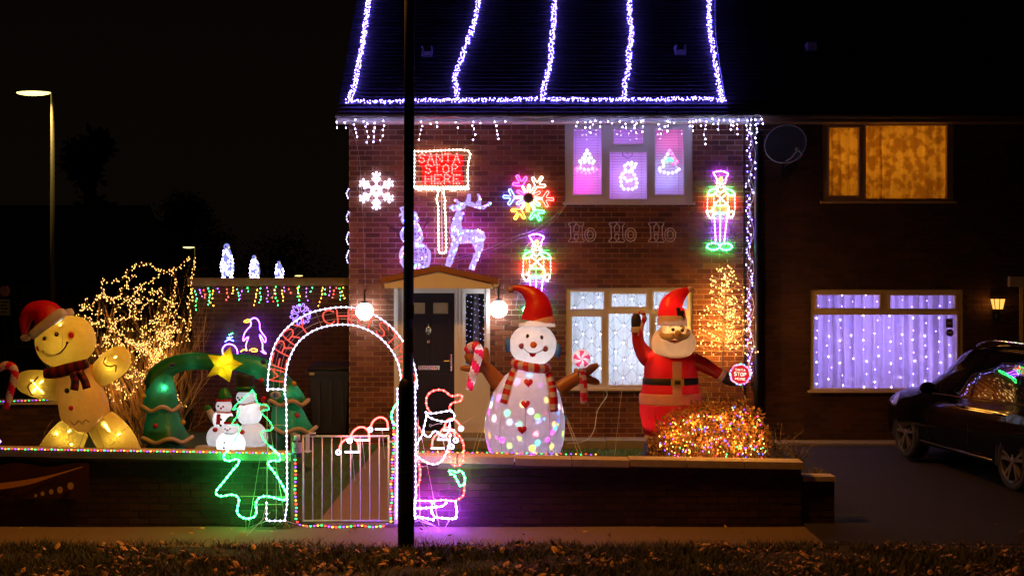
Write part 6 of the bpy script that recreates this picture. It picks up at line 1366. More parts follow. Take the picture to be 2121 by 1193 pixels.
# green rope tree in front of the left leg
TRY = 15.33; zg = lambda p: zoom(420, 760, 3.4083, p)
tr = thing('tree_light', 'green rope light Christmas tree outline standing in front of the left leg of the arch', 'tree light', P(510, 1090, TRY))
gp = zg([(350, 165), (300, 212), (240, 262), (212, 300), (240, 292), (258, 300), (250, 335), (215, 385), (205, 412), (240, 405), (262, 425), (255, 465), (215, 530), (180, 585), (150, 620), (150, 648), (185, 662), (235, 648), (256, 658), (248, 685), (205, 735), (150, 805), (96, 872), (100, 900), (135, 910), (190, 900), (232, 905), (256, 935), (246, 985), (245, 1030), (275, 1058), (315, 1068), (362, 1056), (380, 1020), (374, 965), (395, 925), (440, 910), (500, 920), (560, 935), (590, 928), (590, 890), (560, 830), (510, 750), (468, 695), (462, 670), (500, 658), (540, 662), (545, 635), (520, 600), (470, 555), (430, 510), (412, 470), (430, 450), (480, 445), (492, 420), (470, 380), (435, 345), (410, 318), (430, 305), (465, 300), (455, 270), (400, 262), (378, 235), (370, 190), (350, 165)])
lo_g = [i for i, q in enumerate(gp) if q[1] > 930]; a_, b_ = lo_g[0], lo_g[-1]
ropes(tr, [('green', [gp[a_-1:b_+2]])], TRY, .0068, .045, k=.6)
ropes(tr, [('green', [gp[b_+1:], gp[:a_]])], TRY, .0052, .05, k=.10)
wire_frame(tr, [zg([(405, 640), (320, 1150)]), zg([(455, 300), (455, 920)]), zg([(470, 400), (590, 1130)]), zg([(400, 710), (520, 710)]), zg([(350, 970), (560, 970)]), zg([(265, 910), (590, 915)]), zg([(305, 1060), (305, 1140)])], TRY+.02, .003, WGO)
# waving rope Santa right of the lamp post
zs = lambda p: zoom(740, 780, 3.6154, p)
rs = thing('santa_light', 'waving Santa rope light figure with green mittens and violet boots right of the lamp post', 'santa light', P(900, 1090, TRY))
ropes(rs, [('red', [zs([(548, 268), (522, 225), (518, 160), (550, 115), (610, 97), (660, 110), (705, 145), (770, 135), (786, 158), (765, 185), (715, 195), (690, 225), (700, 255)])]),
           ('red', [zs([(690, 405), (686, 480), (690, 580), (700, 640), (735, 665), (780, 650), (796, 590), (795, 500), (765, 445), (722, 405)]), zs([(440, 350), (470, 390), (492, 425)]), zs([(448, 620), (472, 690), (466, 780), (442, 840), (448, 905)]), zs([(801, 812), (797, 880), (765, 912), (735, 922)])])], TRY, .0068, .045, k=.35)
ropes(rs, [('white', [zs([(515, 268), (560, 275), (640, 262), (700, 256), (728, 285), (715, 320), (650, 335), (580, 320), (532, 298), (515, 268)])]), ('white', [zs([(520, 290), (506, 350), (495, 400), (510, 438), (540, 450), (580, 405), (620, 430), (650, 448), (688, 400), (692, 335)])]),
           ('white', [zs([(490, 430), (448, 505), (440, 580), (495, 628), (570, 656), (630, 632), (668, 565), (688, 490), (700, 425)])])], TRY, .0068, .045, k=.55)
ropes(rs, [('green', [zs([(690, 705), (712, 702), (745, 716), (768, 702), (790, 718), (806, 760), (800, 800), (770, 814), (748, 775), (725, 735), (700, 728), (690, 705)])]), ('green', [zs([(330, 170), (285, 215), (258, 275), (262, 330), (285, 358), (308, 366)])])], TRY, .0068, .045, k=.6)
ropes(rs, [('magenta', [zs([(430, 925), (560, 930), (640, 922), (735, 930)])]), ('purple', [zs([(735, 932), (745, 1000), (738, 1062), (660, 1060), (580, 1050), (568, 1070), (500, 1055), (430, 1045), (432, 925)]), zs([(562, 945), (554, 1010), (578, 1045)]), zs([(438, 985), (560, 978), (640, 968), (672, 938)])])], TRY, .0068, .045, k=2.8, sm=False)
wire_frame(rs, [zs([(455, 300), (470, 1060)]), zs([(480, 440), (612, 1115)]), zs([(440, 672), (530, 672)]), zs([(470, 1060), (590, 1120)]), zs([(430, 1090), (500, 1055)]), zs([(690, 1070), (660, 1125)]), zs([(790, 500), (690, 420), (870, 300)])], TRY+.02, .003, WIRE)
mb = MB(); q = zs([(548, 365)])[0]
for a in ((548, 365), (628, 345)): c = P(*zs([a])[0], TRY); mb.tube([c+Vector((.012*cos(t*pi/6), 0, .012*sin(t*pi/6))) for t in range(13)], .003, 4)
mb.tube([P(*v, TRY) for v in zs([(560, 365), (590, 355), (615, 350)])], .003, 4); mb.build('eyes', WIRE, rs, fix=False)
# little Santa hat lights: three by the gate, three by the rope Santa
def hat_light(arc, bar, pom, label, flip=False):
    Y = 15.4; root = thing('hat_light', label, 'hat light', P(bar[0][0], bar[0][1], Y), 'small Santa hat lights near the gate')
    ropes(root, [('red', [arc])], Y, .0085, 0, k=.30, part='neon_tube')
    ropes(root, [('white', [bar]), ('white', [[(pom[0]+4.2*cos(t*pi/6), pom[1]+4.2*sin(t*pi/6)) for t in range(13)]])], Y, .0085, 0, k=.8, sm=False, part='neon_tube')
    cable(root, [[P((bar[0][0]+bar[1][0])/2, bar[0][1], Y+.01), P((bar[0][0]+bar[1][0])/2+6, bar[0][1]+60, Y+.2)]], .003, WIRE, 'stake')
for arc, bar, pom, lb in ((z3([(660, 728), (672, 695), (700, 674), (728, 672), (750, 690), (756, 732)]), z3([(688, 738), (758, 738)]), z3([(657, 740)])[0], 'lowest and leftmost red and white Santa hat light at the gate'),
                     (z3([(714, 672), (728, 640), (755, 620), (782, 620), (803, 640), (806, 676)]), z3([(738, 680), (808, 680)]), z3([(712, 684)])[0], 'middle of the three Santa hat lights above the gate'),
                     (z3([(812, 622), (824, 592), (848, 573), (874, 573), (893, 590), (898, 624)]), z3([(836, 628), (900, 628)]), z3([(811, 630)])[0], 'highest Santa hat light above the right side of the gate'),
                     (zs([(560, 520), (566, 470), (590, 436), (630, 428), (665, 450), (698, 505)]), zs([(553, 535), (650, 535)]), zs([(706, 522)])[0], 'lowest Santa hat light beside the rope light Santa'),
                     (zs([(608, 458), (625, 410), (655, 382), (692, 382), (722, 415), (738, 460)]), zs([(600, 470), (690, 470)]), zs([(738, 475)])[0], 'middle Santa hat light beside the rope light Santa'),
                     (zs([(650, 385), (665, 340), (695, 315), (730, 322), (760, 350), (776, 378)]), zs([(645, 400), (730, 400)]), zs([(777, 388)])[0], 'highest Santa hat light beside the rope light Santa')):
    hat_light(arc, bar, pom, lb)

# ------------------------------------------------------------ multicoloured rope lights on the walls and round the gate
def multi(label, path, step=.034, r=.0085, k=.45, cols=('amber', 'green', 'red', 'purple', 'amber', 'red', 'green', 'purple'), rope=.006, group='multicoloured rope lights along walls and gate'):
    pts = resample(path, step); root = thing('rope_light_string', label, 'rope light', path[0], group); cable(root, [path], rope, M('clear_tube', (.25, .2, .22), .3), 'tube', 5)
    mb = MB(); names = list(dict.fromkeys(cols))
    for i, q in enumerate(pts): mb.ball(Vector(q)+Vector((0, -.003, .004)), r*U(1.0, 1.5), r, r*.8, 6, 4, m=names.index(cols[i % len(cols)]))
    o = mb.build('bulbs', [bulb_m(c, k*.4) for c in names], root, fix=False); o['kind'] = 'stuff'
multi('multicoloured rope light lying along the top of the garden wall left of the gate', [Vector((X(px, GWY), GWY-.045, ctop(X(px, GWY))+.006+.003*sin(px*.3))) for px in range(-40, 612, 6)], .036)
multi('multicoloured rope light lying along the top of the garden wall in front of the snowman', [Vector((X(px, GWY+.26), GWY+.26, ctop(X(px, GWY+.26))+.014+.004*sin(px*.25))) for px in range(866, 1249, 6)], .055, .0075, .4)
multi('multicoloured rope light on the dark boundary wall behind the gingerbread man', [Vector((X(-20, SY), SY-.05, 1.03)), Vector((X(126, SY), SY-.05, 1.07))], .05, .009, .3, ('purple', 'pink', 'amber', 'green'))
multi('multicoloured rope light down the left gate post and under the gate', [P(*q, GWY-.06) for q in ((611, 945), (613, 980), (611, 1015), (614, 1050), (613, 1078), (622, 1088), (640, 1090), (665, 1088), (690, 1092), (720, 1091), (745, 1088), (770, 1092), (795, 1089), (808, 1082))], .040, .010, .45)
multi('multicoloured rope light up the right gate post', [P(*q, GWY-.06) for q in ((810, 1080), (808, 1055), (813, 1030), (809, 1005), (814, 980), (812, 955), (816, 930), (815, 880))], .034, .010, .45)
mb = MB(); c = P(-2, 914, 16.3); mb.octa(c, .03); o = mb.build('spot_light', E('blue_spot', (.2, .1, 1), 12)); tag(o, 'small blue violet light at the far left edge just above the garden wall', 'light')

# ------------------------------------------------------------ bare bush wound with warm lights
BY = 19.2; root = thing('bare_bush', 'bare twiggy bush wound with warm white string lights beside the garage', 'bush', P(290, 950, BY)); g = random.Random(21)
mb = MB(); TW = M('twig_bark', (.42, .26, .12), .8, var=.3); base = P(290, 935, BY)
def grow(p, d, L, r, lev):
    n = 4; pts = [p.copy()]; rr = [r]; q = p.copy(); dd = d.copy()
    for i in range(n):
        dd = (dd+Vector((g.uniform(-.16, .16), g.uniform(-.16, .16), g.uniform(-.05, .16)))).normalized(); q = q+dd*(L/n); pts.append(q.copy()); rr.append(r*(1-.6*(i+1)/n))
    mb.tube(pts, rr, 4 if lev < 2 else 3, caps=False)
    if lev < 3:
        for k in range(g.choice((3, 4)) if lev else 4):
            j = g.randrange(1, n+1); a = (dd+Vector((g.uniform(-.7, .7), g.uniform(-.5, .5), g.uniform(-.1, .55)))).normalized(); grow(pts[j], a, L*g.uniform(.45, .7), rr[j]*.7, lev+1)
for i in range(32):
    a = g.uniform(-.9, .66); d = Vector((a, g.uniform(-.3, .3), 1.0)).normalized(); grow(base+Vector((g.uniform(-.25, .3), g.uniform(-.2, .2), -.1)), d, g.uniform(.9, 1.35), .011, 0)
stuff(mb.build('branches', TW, root, fix=False))
z1b = lambda p: zoom(0, 500, 2.5931, p); pts = []; pa = []
strands = [[(1030, 85), (1000, 110), (960, 145), (905, 165), (850, 150), (800, 115), (750, 130), (705, 155), (670, 200), (610, 215), (545, 210)], [(1030, 85), (1022, 150), (1015, 230), (1005, 330), (1015, 380), (1005, 450), (1000, 540)],
 [(905, 165), (870, 200), (830, 225), (780, 240), (730, 260)], [(920, 170), (925, 230), (920, 290), (905, 350)], [(430, 380), (480, 350), (530, 300), (545, 250), (540, 225)], [(440, 390), (490, 420), (540, 440), (600, 470), (660, 500), (720, 540), (780, 600), (840, 610), (900, 600)],
 [(560, 790), (580, 840), (620, 865), (670, 840), (710, 800), (740, 740), (780, 690), (840, 640)], [(720, 180), (690, 215), (650, 260), (620, 300), (600, 330)], [(640, 300), (700, 310), (760, 340), (740, 370), (700, 400)], [(520, 560), (600, 545), (680, 545), (760, 555), (820, 570), (900, 560), (1000, 545)]]
for _ in range(64):
    x, y = g.uniform(450, 960), g.uniform(250, 640)
    if x < 560 and y > 520: y -= 140
    st_ = [(x, y)]; a = g.choice((-1, 1)); sl0 = g.uniform(-1.6, 2.4)
    for j in range(g.randrange(2, 6)): x += a*g.uniform(6, 34); y += g.uniform(-14, 20)+sl0*12; x = min(max(x, 430+.15*abs(y-380)), 1015); y = min(y, 700); st_.append((x, y))
    strands.append(st_)
for _ in range(26):
    x, y = g.uniform(590, 960), g.uniform(600, 830); st_ = [(x, y)]; a = g.choice((-1, 1)); sl0 = g.uniform(-2, 2.4)
    for j in range(g.randrange(2, 4)): x += a*g.uniform(5, 30); y += g.uniform(-10, 10)+sl0*11; st_.append((x, y))
    strands.append(st_)
for s_ in strands:
    dyy = g.uniform(-.45, .15); q = smooth([P(*v, BY)+Vector((0, dyy+g.uniform(-.06, .06), 0)) for v in z1b(s_)], 4); pa.append(q); pts += resample(q, .023)
string_bulbs(root, pts, ['warm'], .0068, .085, jit=.03, e=1.6)
for x_, y_, p_ in ((600, 400, 2.2), (760, 330, 2.2), (900, 300, 2), (980, 470, 2.4), (700, 560, 2.4), (850, 620, 2.4), (640, 790, 1.2), (950, 150, .8)): lamp('bush_glow', P(*z1b([(x_, y_)])[0], BY-.1), p_*3.2, (1, .48, .09), .08); cable(root, pa, .003, M('wire_tan', (.3, .2, .08), .6))

# ------------------------------------------------------------ lit leafy bush in front of Santa
LY = 16.25; lb_ = thing('lit_bush', 'orange leafed bush covered in multicoloured fairy lights in front of the inflatable Santa', 'bush', P(1475, 1000, LY)); g = random.Random(31)
zb8 = lambda x, y: z8([(x, y)])[0]
def inbush(x, y):   # zoomed (z8) coordinates
    top = [(165, 1030), (235, 905), (290, 860), (350, 830), (400, 800), (470, 795), (560, 790), (640, 795), (720, 800), (790, 850), (825, 880), (815, 920), (860, 980), (880, 1010)]
    for a, b in zip(top[:-1], top[1:]):
        if a[0] <= x <= b[0]: return y > a[1]+(b[1]-a[1])*(x-a[0])/(b[0]-a[0])
    return False
mb = MB(); cnt = 0
LM = [M('bush_leaf_a', (.62, .32, .08), .6, var=.4), M('bush_leaf_b', (.34, .13, .03), .6, var=.4), M('bush_leaf_c', (.16, .14, .04), .6, var=.4)]
while cnt < 5200:
    x, y = g.uniform(165, 860), g.uniform(770, 1180)
    if not inbush(x, y-g.uniform(-26, 16)): continue
    if g.random() < .25 and y > 900 and x > 820: continue
    u = (x-500)/340; v = (1130-y)/340; rad = max(0, 1-u*u-v*v*.8); c = P(*zb8(x, y), LY)+Vector((0, -.42*math.sqrt(rad)*g.uniform(.55, 1.0)*g.choice((1, 1, 1, -1)), 0))
    s_ = g.uniform(.014, .030); d = Vector((g.gauss(0, 1), g.gauss(0, 1), g.gauss(.3, 1))).normalized(); e = d.cross(Vector((g.gauss(0, 1), g.gauss(0, 1), g.gauss(0, 1)))).normalized()*s_*.45; d *= s_
    mb.add([c, c+d+e, c+d*2.2, c+d-e], [(0, 1, 2, 3)], g.choice((0, 0, 1, 1, 2))); cnt += 1
stuff(mb.build('leaves', LM, lb_, fix=False)); mb = MB()
for i in range(70):
    x, y = g.uniform(200, 840), 0; y = g.uniform(830, 1000)
    if not inbush(x, y): continue
    b0 = P(*zb8(x*.7+150, 1180), LY); t0_ = P(*zb8(x, y), LY)+Vector((0, g.uniform(-.3, .2), 0)); mid = b0.lerp(t0_, .5)+Vector((g.uniform(-.05, .05), g.uniform(-.05, .05), 0)); mb.tube(smooth([b0, mid, t0_], 3), [.008, .007, .006, .005, .004, .003, .003], 4)
mb.build('stems', TW, lb_, fix=False); pts = []
while len(pts) < 270:
    x, y = g.uniform(225, 830), g.uniform(810, 1120)
    if not inbush(x, y-12) or (y < 850 and x < 600): continue
    u = (x-500)/340; v = (1130-y)/340; rad = max(0, 1-u*u-v*v*.8); pts.append(P(*zb8(x, y), LY)+Vector((0, -.44*math.sqrt(rad)*g.uniform(.72, 1.05), 0)))
string_bulbs(lb_, pts, ['amber', 'warm', 'red', 'purple', 'warm', 'green', 'pink', 'warm', 'blue', 'amber'], .0068, .16)
for x_, y_, p_ in ((300, 960, 1), (420, 900, 1), (560, 880, 1.1), (700, 880, 1.1), (480, 1010, 1.2), (640, 1010, 1.2), (780, 980, .8)): lamp('bush_glow', P(*zb8(x_, y_), LY)+Vector((0, -.28, 0)), p_*3.0, (1, .42, .08), .06)
# straggly dry plants at the end of the wall
def scrub(label, cx_, cy_, n, Y, hgt, sp, seed):
    g = random.Random(seed); r_ = thing('dry_plant', label, 'plant', P(cx_, cy_, Y), 'dry plants by the drive'); m1 = MB(); m2 = MB(); b = P(cx_, cy_, Y)
    for i in range(n):
        d = Vector((g.uniform(-sp, sp), g.uniform(-sp*.6, sp*.6), 1)).normalized(); L = hgt*g.uniform(.5, 1.1); q = smooth([b+Vector((g.uniform(-.05, .05), g.uniform(-.05, .05), 0)), b+d*L*.5+Vector((0, 0, .02)), b+d*L+Vector((d.x*.06, 0, -.03))], 3); m1.tube(q, .003, 3)
        for k in range(16):
            c = q[g.randrange(1, len(q))]+Vector((g.uniform(-.04, .04), g.uniform(-.04, .04), g.uniform(-.03, .03))); dd = Vector((g.gauss(0, 1), g.gauss(0, 1), g.gauss(0, 1))).normalized()*.02; e = dd.cross(Vector((0, 0, 1)))*.5; m2.add([c, c+dd+e, c+dd*2, c+dd-e], [(0, 1, 2, 3)])
    m1.build('stems', TW, r_, fix=False); stuff(m2.build('leaves', LM[2], r_, fix=False))
scrub('small dry leafy plant just right of the lit bush', 1612, 955, 16, 16.4, .45, .7, 1); scrub('small dry leafy plant at the corner of the drive above the wall end', 1655, 965, 14, 16.2, .38, .7, 2); scrub('low weeds growing beside the lower brick pier', 1690, 995, 10, 16.0, .2, .9, 3)
scrub('low grassy weeds at the foot of the left gate wall', 585, 1092, 8, 15.42, .10, 1.2, 4)

# ------------------------------------------------------------ wheelie bin
BNY = 21.6; bn_ = thing('wheelie_bin', 'large black wheelie bin standing between the garage and the house', 'bin', P(680, 903, BNY)); BM = M('bin_black', (.028, .03, .045), .35, var=.2)
def frustum(mb, px0, px1, py0, py1, ins, y0, y1, m=0):
    a, b = P(px0, py0, y0), P(px1, py1, y0); t = ins/S(y0); mb.add([(a.x, y0, a.z), (b.x, y0, a.z), (b.x, y1, a.z), (a.x, y1, a.z), (a.x+t, y0+t, b.z), (b.x-t, y0+t, b.z), (b.x-t, y1-t, b.z), (a.x+t, y1-t, b.z)], [(0,1,2,3),(7,6,5,4),(0,4,5,1),(1,5,6,2),(2,6,7,3),(3,7,4,0)], m)
mb = MB(); frustum(mb, 641, 722, 775, 898, 7, BNY, BNY+.7); mb.build('bin_body', BM, bn_)
for i in range(3): mb = MB(); px = 656+i*24; mb.box((X(px, BNY), BNY-.012, Zh(885, BNY)), (X(px+8, BNY), BNY+.03, Zh(790, BNY))); mb.build('bin_rib', BM, bn_)
mb = MB(); frustum(mb, 634, 727, 768, 777, 0, BNY-.05, BNY+.74); mb.build('bin_rim', BM, bn_)
mb = MB(); a = P(634, 767, BNY-.06); b = P(728, 757, BNY); mb.add([(a.x, BNY-.06, a.z), (b.x, BNY-.06, a.z), (b.x, BNY+.76, a.z), (a.x, BNY+.76, a.z), (a.x+.05, BNY, b.z), (b.x-.05, BNY, b.z), (b.x-.05, BNY+.7, b.z+.03), (a.x+.05, BNY+.7, b.z+.03)], [(0,3,2,1),(4,5,6,7),(0,1,5,4),(1,2,6,5),(2,3,7,6),(3,0,4,7)]); mb.build('bin_lid', BM, bn_)
mb = MB(); mb.tube([P(640, 765, BNY-.07), P(640, 765, BNY-.07)+Vector((.6, 0, 0))], .015, 8); mb.build('bin_handle', BM, bn_, True)
for px in (652, 708): mb = MB(); c = P(px, 893, BNY+.6); mb.tube([c, c+Vector((.05, 0, 0))], .09, 16); mb.build('wheel', BLACKP, bn_)
mb = MB(); mb.box((X(642, BNY), BNY-.058, Zh(776, BNY)), (X(652, BNY), BNY-.055, Zh(771, BNY))); mb.build('bin_label', M('pale_label', (.6, .5, .4), .6), bn_)

# ------------------------------------------------------------ parked car
car = thing('parked_car', 'dark glossy car parked on the drive at the right edge reflecting the lights', 'car', (5.35, 18.0, .31))
CP = M('car_paint', (.003, .0025, .005), .06, .0, var=.05, spec=.22); CG = M('car_glass', (.004, .004, .006), .02, var=0, spec=1.0); CT = M('car_trim', (.01, .01, .012), .4); RUB = M('tyre_rubber', (.012, .012, .012), .85); RIM = M('alloy', (.17, .15, .145), .35, .6, var=.05); CHR = M('chrome_strip', (.7, .7, .7), .12, 1)
# car frame: u forward, v to its left, w up; the front axle and rear axle fix it
Fa, Ra = Vector((5.24, 19.0, .0)), Vector((5.72, 16.3, .0)); uf = (Fa-Ra).normalized(); vl = Vector((-uf.y, uf.x, 0)); WB = (Fa-Ra).length
gzc = lambda p: .012+.34*min(max((p.y-15.2)/4.6, 0), 1)
G0 = .30; up_ = Vector((0, 0, 1))
def cp(u, v, w): return Ra+uf*u+vl*(v-.86)*1.0+up_*(G0+w)      # v measured from the car's right side; the near (left) side is v=1.72 -> the axle points lie on the left flank
def cp(u, v, w): return Ra+uf*u+vl*v+up_*(G0+w+.055*(u/WB-.5))  # v=0 near flank, v=-1.74 far flank
# cross sections: u, then near-side half profile (v offset inward, w) from sill to roof centre
secs = [(-.85, [(.25, .45), (.14, .60), (.12, .80), (.18, .98), (.34, 1.22), (.50, 1.42)], 1.44), (-.72, [(.10, .30), (.05, .58), (.05, .82), (.10, 1.00), (.26, 1.28), (.42, 1.50)], 1.53), (-.45, [(.05, .28), (.0, .58), (.0, .84), (.06, 1.00), (.22, 1.32), (.38, 1.55)], 1.59), (0, [(.04, .26), (-.02, .58), (-.01, .84), (.05, .99), (.20, 1.35), (.34, 1.57)], 1.615),
        (.7, [(.04, .25), (.0, .56), (.01, .82), (.06, .96), (.20, 1.36), (.33, 1.58)], 1.63), (1.3, [(.04, .25), (.0, .56), (.01, .81), (.06, .945), (.20, 1.34), (.34, 1.56)], 1.61), (1.75, [(.04, .25), (.0, .56), (.01, .80), (.06, .935), (.19, 1.24), (.36, 1.48)], 1.54),
        (2.1, [(.04, .25), (-.005, .56), (.01, .80), (.06, .925), (.15, 1.10), (.40, 1.34)], 1.40), (2.45, [(.04, .25), (-.015, .56), (.01, .80), (.07, .92), (.14, 1.00), (.44, 1.14)], 1.19), (2.68, [(.04, .25), (-.02, .56), (.01, .79), (.08, .90), (.18, .96), (.46, 1.01)], 1.04),
        (3.1, [(.05, .26), (-.01, .56), (.03, .77), (.10, .86), (.24, .91), (.48, .945)], .96), (3.4, [(.09, .27), (.05, .54), (.09, .72), (.17, .79), (.30, .83), (.50, .86)], .87), (3.6, [(.22, .30), (.18, .50), (.22, .62), (.30, .68), (.42, .72), (.55, .74)], .75)]
us = [s_[0] for s_ in secs]
def sec_at(u):
    for a, b in zip(secs[:-1], secs[1:]):
        if a[0] <= u <= b[0]:
            t = (u-a[0])/(b[0]-a[0]); return [((p[0]*(1-t)+q[0]*t), (p[1]*(1-t)+q[1]*t)) for p, q in zip(a[1], b[1])], a[2]*(1-t)+b[2]*t
W_ = 1.74; mb = MB(); rings_ = []
sm_secs = []
for i in range(len(secs)-1):
    for t in range(4):
        k4 = lambda f: (lambda a, b, c_, d, x: .5*((2*b)+(c_-a)*x+(2*a-5*b+4*c_-d)*x*x+(3*b-a-3*c_+d)*x**3))(f(max(i-1, 0)), f(i), f(i+1), f(min(i+2, len(secs)-1)), t/4)
        sm_secs.append((k4(lambda j: secs[j][0]), [(k4(lambda j: secs[j][1][m_][0]), k4(lambda j: secs[j][1][m_][1])) for m_ in range(6)], k4(lambda j: secs[j][2])))
sm_secs.append(secs[-1])
def ringpts(s_):
    u, pr, top = s_; near = smooth([(a, b, 0) for a, b in pr], 3); near = [(q[0], q[1]) for q in near]
    out = [(u, -a, b) for a, b in near]; mid = [(u, -W_/2, top)]; far = [(u, -W_+a, b) for a, b in reversed(near)]
    m1 = [(u, -(near[-1][0]+(W_/2-near[-1][0])*t), near[-1][1]+(top-near[-1][1])*(1-(1-t)**2)) for t in (.35, .7)]; m2 = [(u, -W_-q[1], q[2]) for q in reversed(m1)]
    return out+m1+mid+m2+far
RP = [ringpts(s_) for s_ in sm_secs]; nr_ = len(RP[0]); vs = [cp(*q) for r_ in RP for q in r_]; NS = len(RP); fs = []
wa = .40
for i in range(NS-1):
    for j in range(nr_-1):
        uc = (RP[i][j][0]+RP[i+1][j][0])/2; wc = (RP[i][j][2]+RP[i+1][j][2])/2
        fs.append((i*nr_+j, (i+1)*nr_+j, (i+1)*nr_+j+1, i*nr_+j+1))
fs += [tuple(range(nr_)), tuple((NS-1)*nr_+j for j in range(nr_))[::-1]]
mb.add(vs, fs); mb.build('body', CP, car, True)
def flank(u, w):
    pr, top = sec_at(u); q = smooth([(a, b, 0) for a, b in pr], 4)
    for a, b in zip(q[:-1], q[1:]):
        if a[1] <= w <= b[1]: t = (w-a[1])/max(1e-6, b[1]-a[1]); return a[0]*(1-t)+b[0]*t
    return q[0][0] if w < q[0][1] else q[-1][0]
def patch(outline, m, nm, off=.006, nu=14, nv=6):
    """surface patch following the flank between two w(u) curves"""
    (u0, u1), lo, hi = outline; mb = MB(); vs = []
    for i in range(nu+1):
        u = u0+(u1-u0)*i/nu; a, b = lo(u), hi(u)
        for j in range(nv+1): w = a+(b-a)*j/nv; vs.append(cp(u, -flank(u, w)+off, w))
    mb.add(vs, [(i*(nv+1)+j, (i+1)*(nv+1)+j, (i+1)*(nv+1)+j+1, i*(nv+1)+j+1) for i in range(nu) for j in range(nv)]); return mb.build(nm, m, car, True)
roofw = lambda u: sec_at(u)[0][5][1]-.045; belt = lambda u: sec_at(u)[0][3][1]+.025
patch(((.08, 1.02), belt, lambda u: min(roofw(u), belt(u)+.02+(u-.0)*1.9)), CG, 'side_window'); patch(((1.09, 1.98), belt, lambda u: min(roofw(u), belt(u)+(2.13-u)*.9)), CG, 'side_window'); patch(((-.62, .0), lambda u: belt(u)+.05, lambda u: min(roofw(u)-.03, belt(u)+.36)), CG, 'quarter_window'); patch(((2.02, 2.36), belt, lambda u: belt(u)+(2.4-u)*.42), CG, 'quarter_window')
mb = MB(); vs = []
for i in range(9):
    u = 1.72+(2.62-1.72)*i/8; pr, top = sec_at(u)
    for j in range(11):
        t = j/10; e = pr[5][0]+.02; v = -(e+(W_-2*e)*t); s_ = 4*t*(1-t); vs.append(cp(u+.006, v, pr[5][1]+(top-pr[5][1])*(1-(1-min(t, 1-t)*2)**2)+.010))
mb.add(vs, [(i*11+j, (i+1)*11+j, (i+1)*11+j+1, i*11+j+1) for i in range(8) for j in range(10)]); mb.build('windscreen', CG, car, True)
mb = MB(); mb.tube([cp(u, -flank(u, belt(u)-.02)+.012, belt(u)-.012) for u in [-.5+.14*i for i in range(21)]], .009, 5); mb.build('window_trim', CHR, car)
mb = MB(); mb.tube(smooth([cp(-.55, -.40, 1.57), cp(-.35, -.37, 1.635), cp(.3, -.34, 1.665), cp(1.0, -.34, 1.665), cp(1.35, -.37, 1.62), cp(1.5, -.38, 1.57)], 4), .016, 8); mb.build('roof_rail', CHR, car, True)
mb = MB(); mb.tube(smooth([cp(.42, .015, .30), cp(1.2, .02, .305), cp(2.25, .015, .31)], 4), .011, 5); mb.build('sill_strip', CHR, car)
mb = MB(); c = cp(1.88, .10, 1.02); rot = Matrix.Rotation(math.atan2(uf.y, uf.x), 3, 'Z'); mb.ball(c, .07, .11, .075, 14, 10, rot=rot); mb.tube([cp(1.9, -.06, .97), cp(1.88, .05, .98)], .022, 6); mb.build('door_mirror', CP, car, True)
for u in (1.22, .28): mb = MB(); mb.tube(smooth([cp(u-.10, -flank(u-.1, .85)+.01, .85), cp(u-.08, -flank(u, .85)+.035, .855), cp(u+.08, -flank(u, .85)+.035, .855), cp(u+.10, -flank(u+.1, .85)+.01, .85)], 3), .012, 6); mb.build('door_handle', CP, car, True)
for pts_ in ([(1.05, .30), (1.03, .6), (1.05, .93)], [(2.10, .30), (2.10, .6), (2.02, .92)], [(.28, .34), (.30, .55), (.12, .80), (.04, .95)]):
    mb = MB(); mb.tube(smooth([cp(u, -flank(u, w)+.001, w) for u, w in pts_], 4), .005, 4); mb.build('door_gap', CT, car)
mb = MB(); vs = []
for i in range(7):
    for j in range(5): u = 2.98+.50*i/6; w = .70+.10*j/4-.02*i/6+.06*(1-i/6)*(j/4); w = min(w, sec_at(u)[0][4][1]); vs.append(cp(u, -flank(u, w)+.008, w))
mb.add(vs, [(i*5+j, (i+1)*5+j, (i+1)*5+j+1, i*5+j+1) for i in range(6) for j in range(4)]); mb.build('headlight', M('headlight_lens', (.25, .25, .3), .05, var=0, coat=1), car, True)
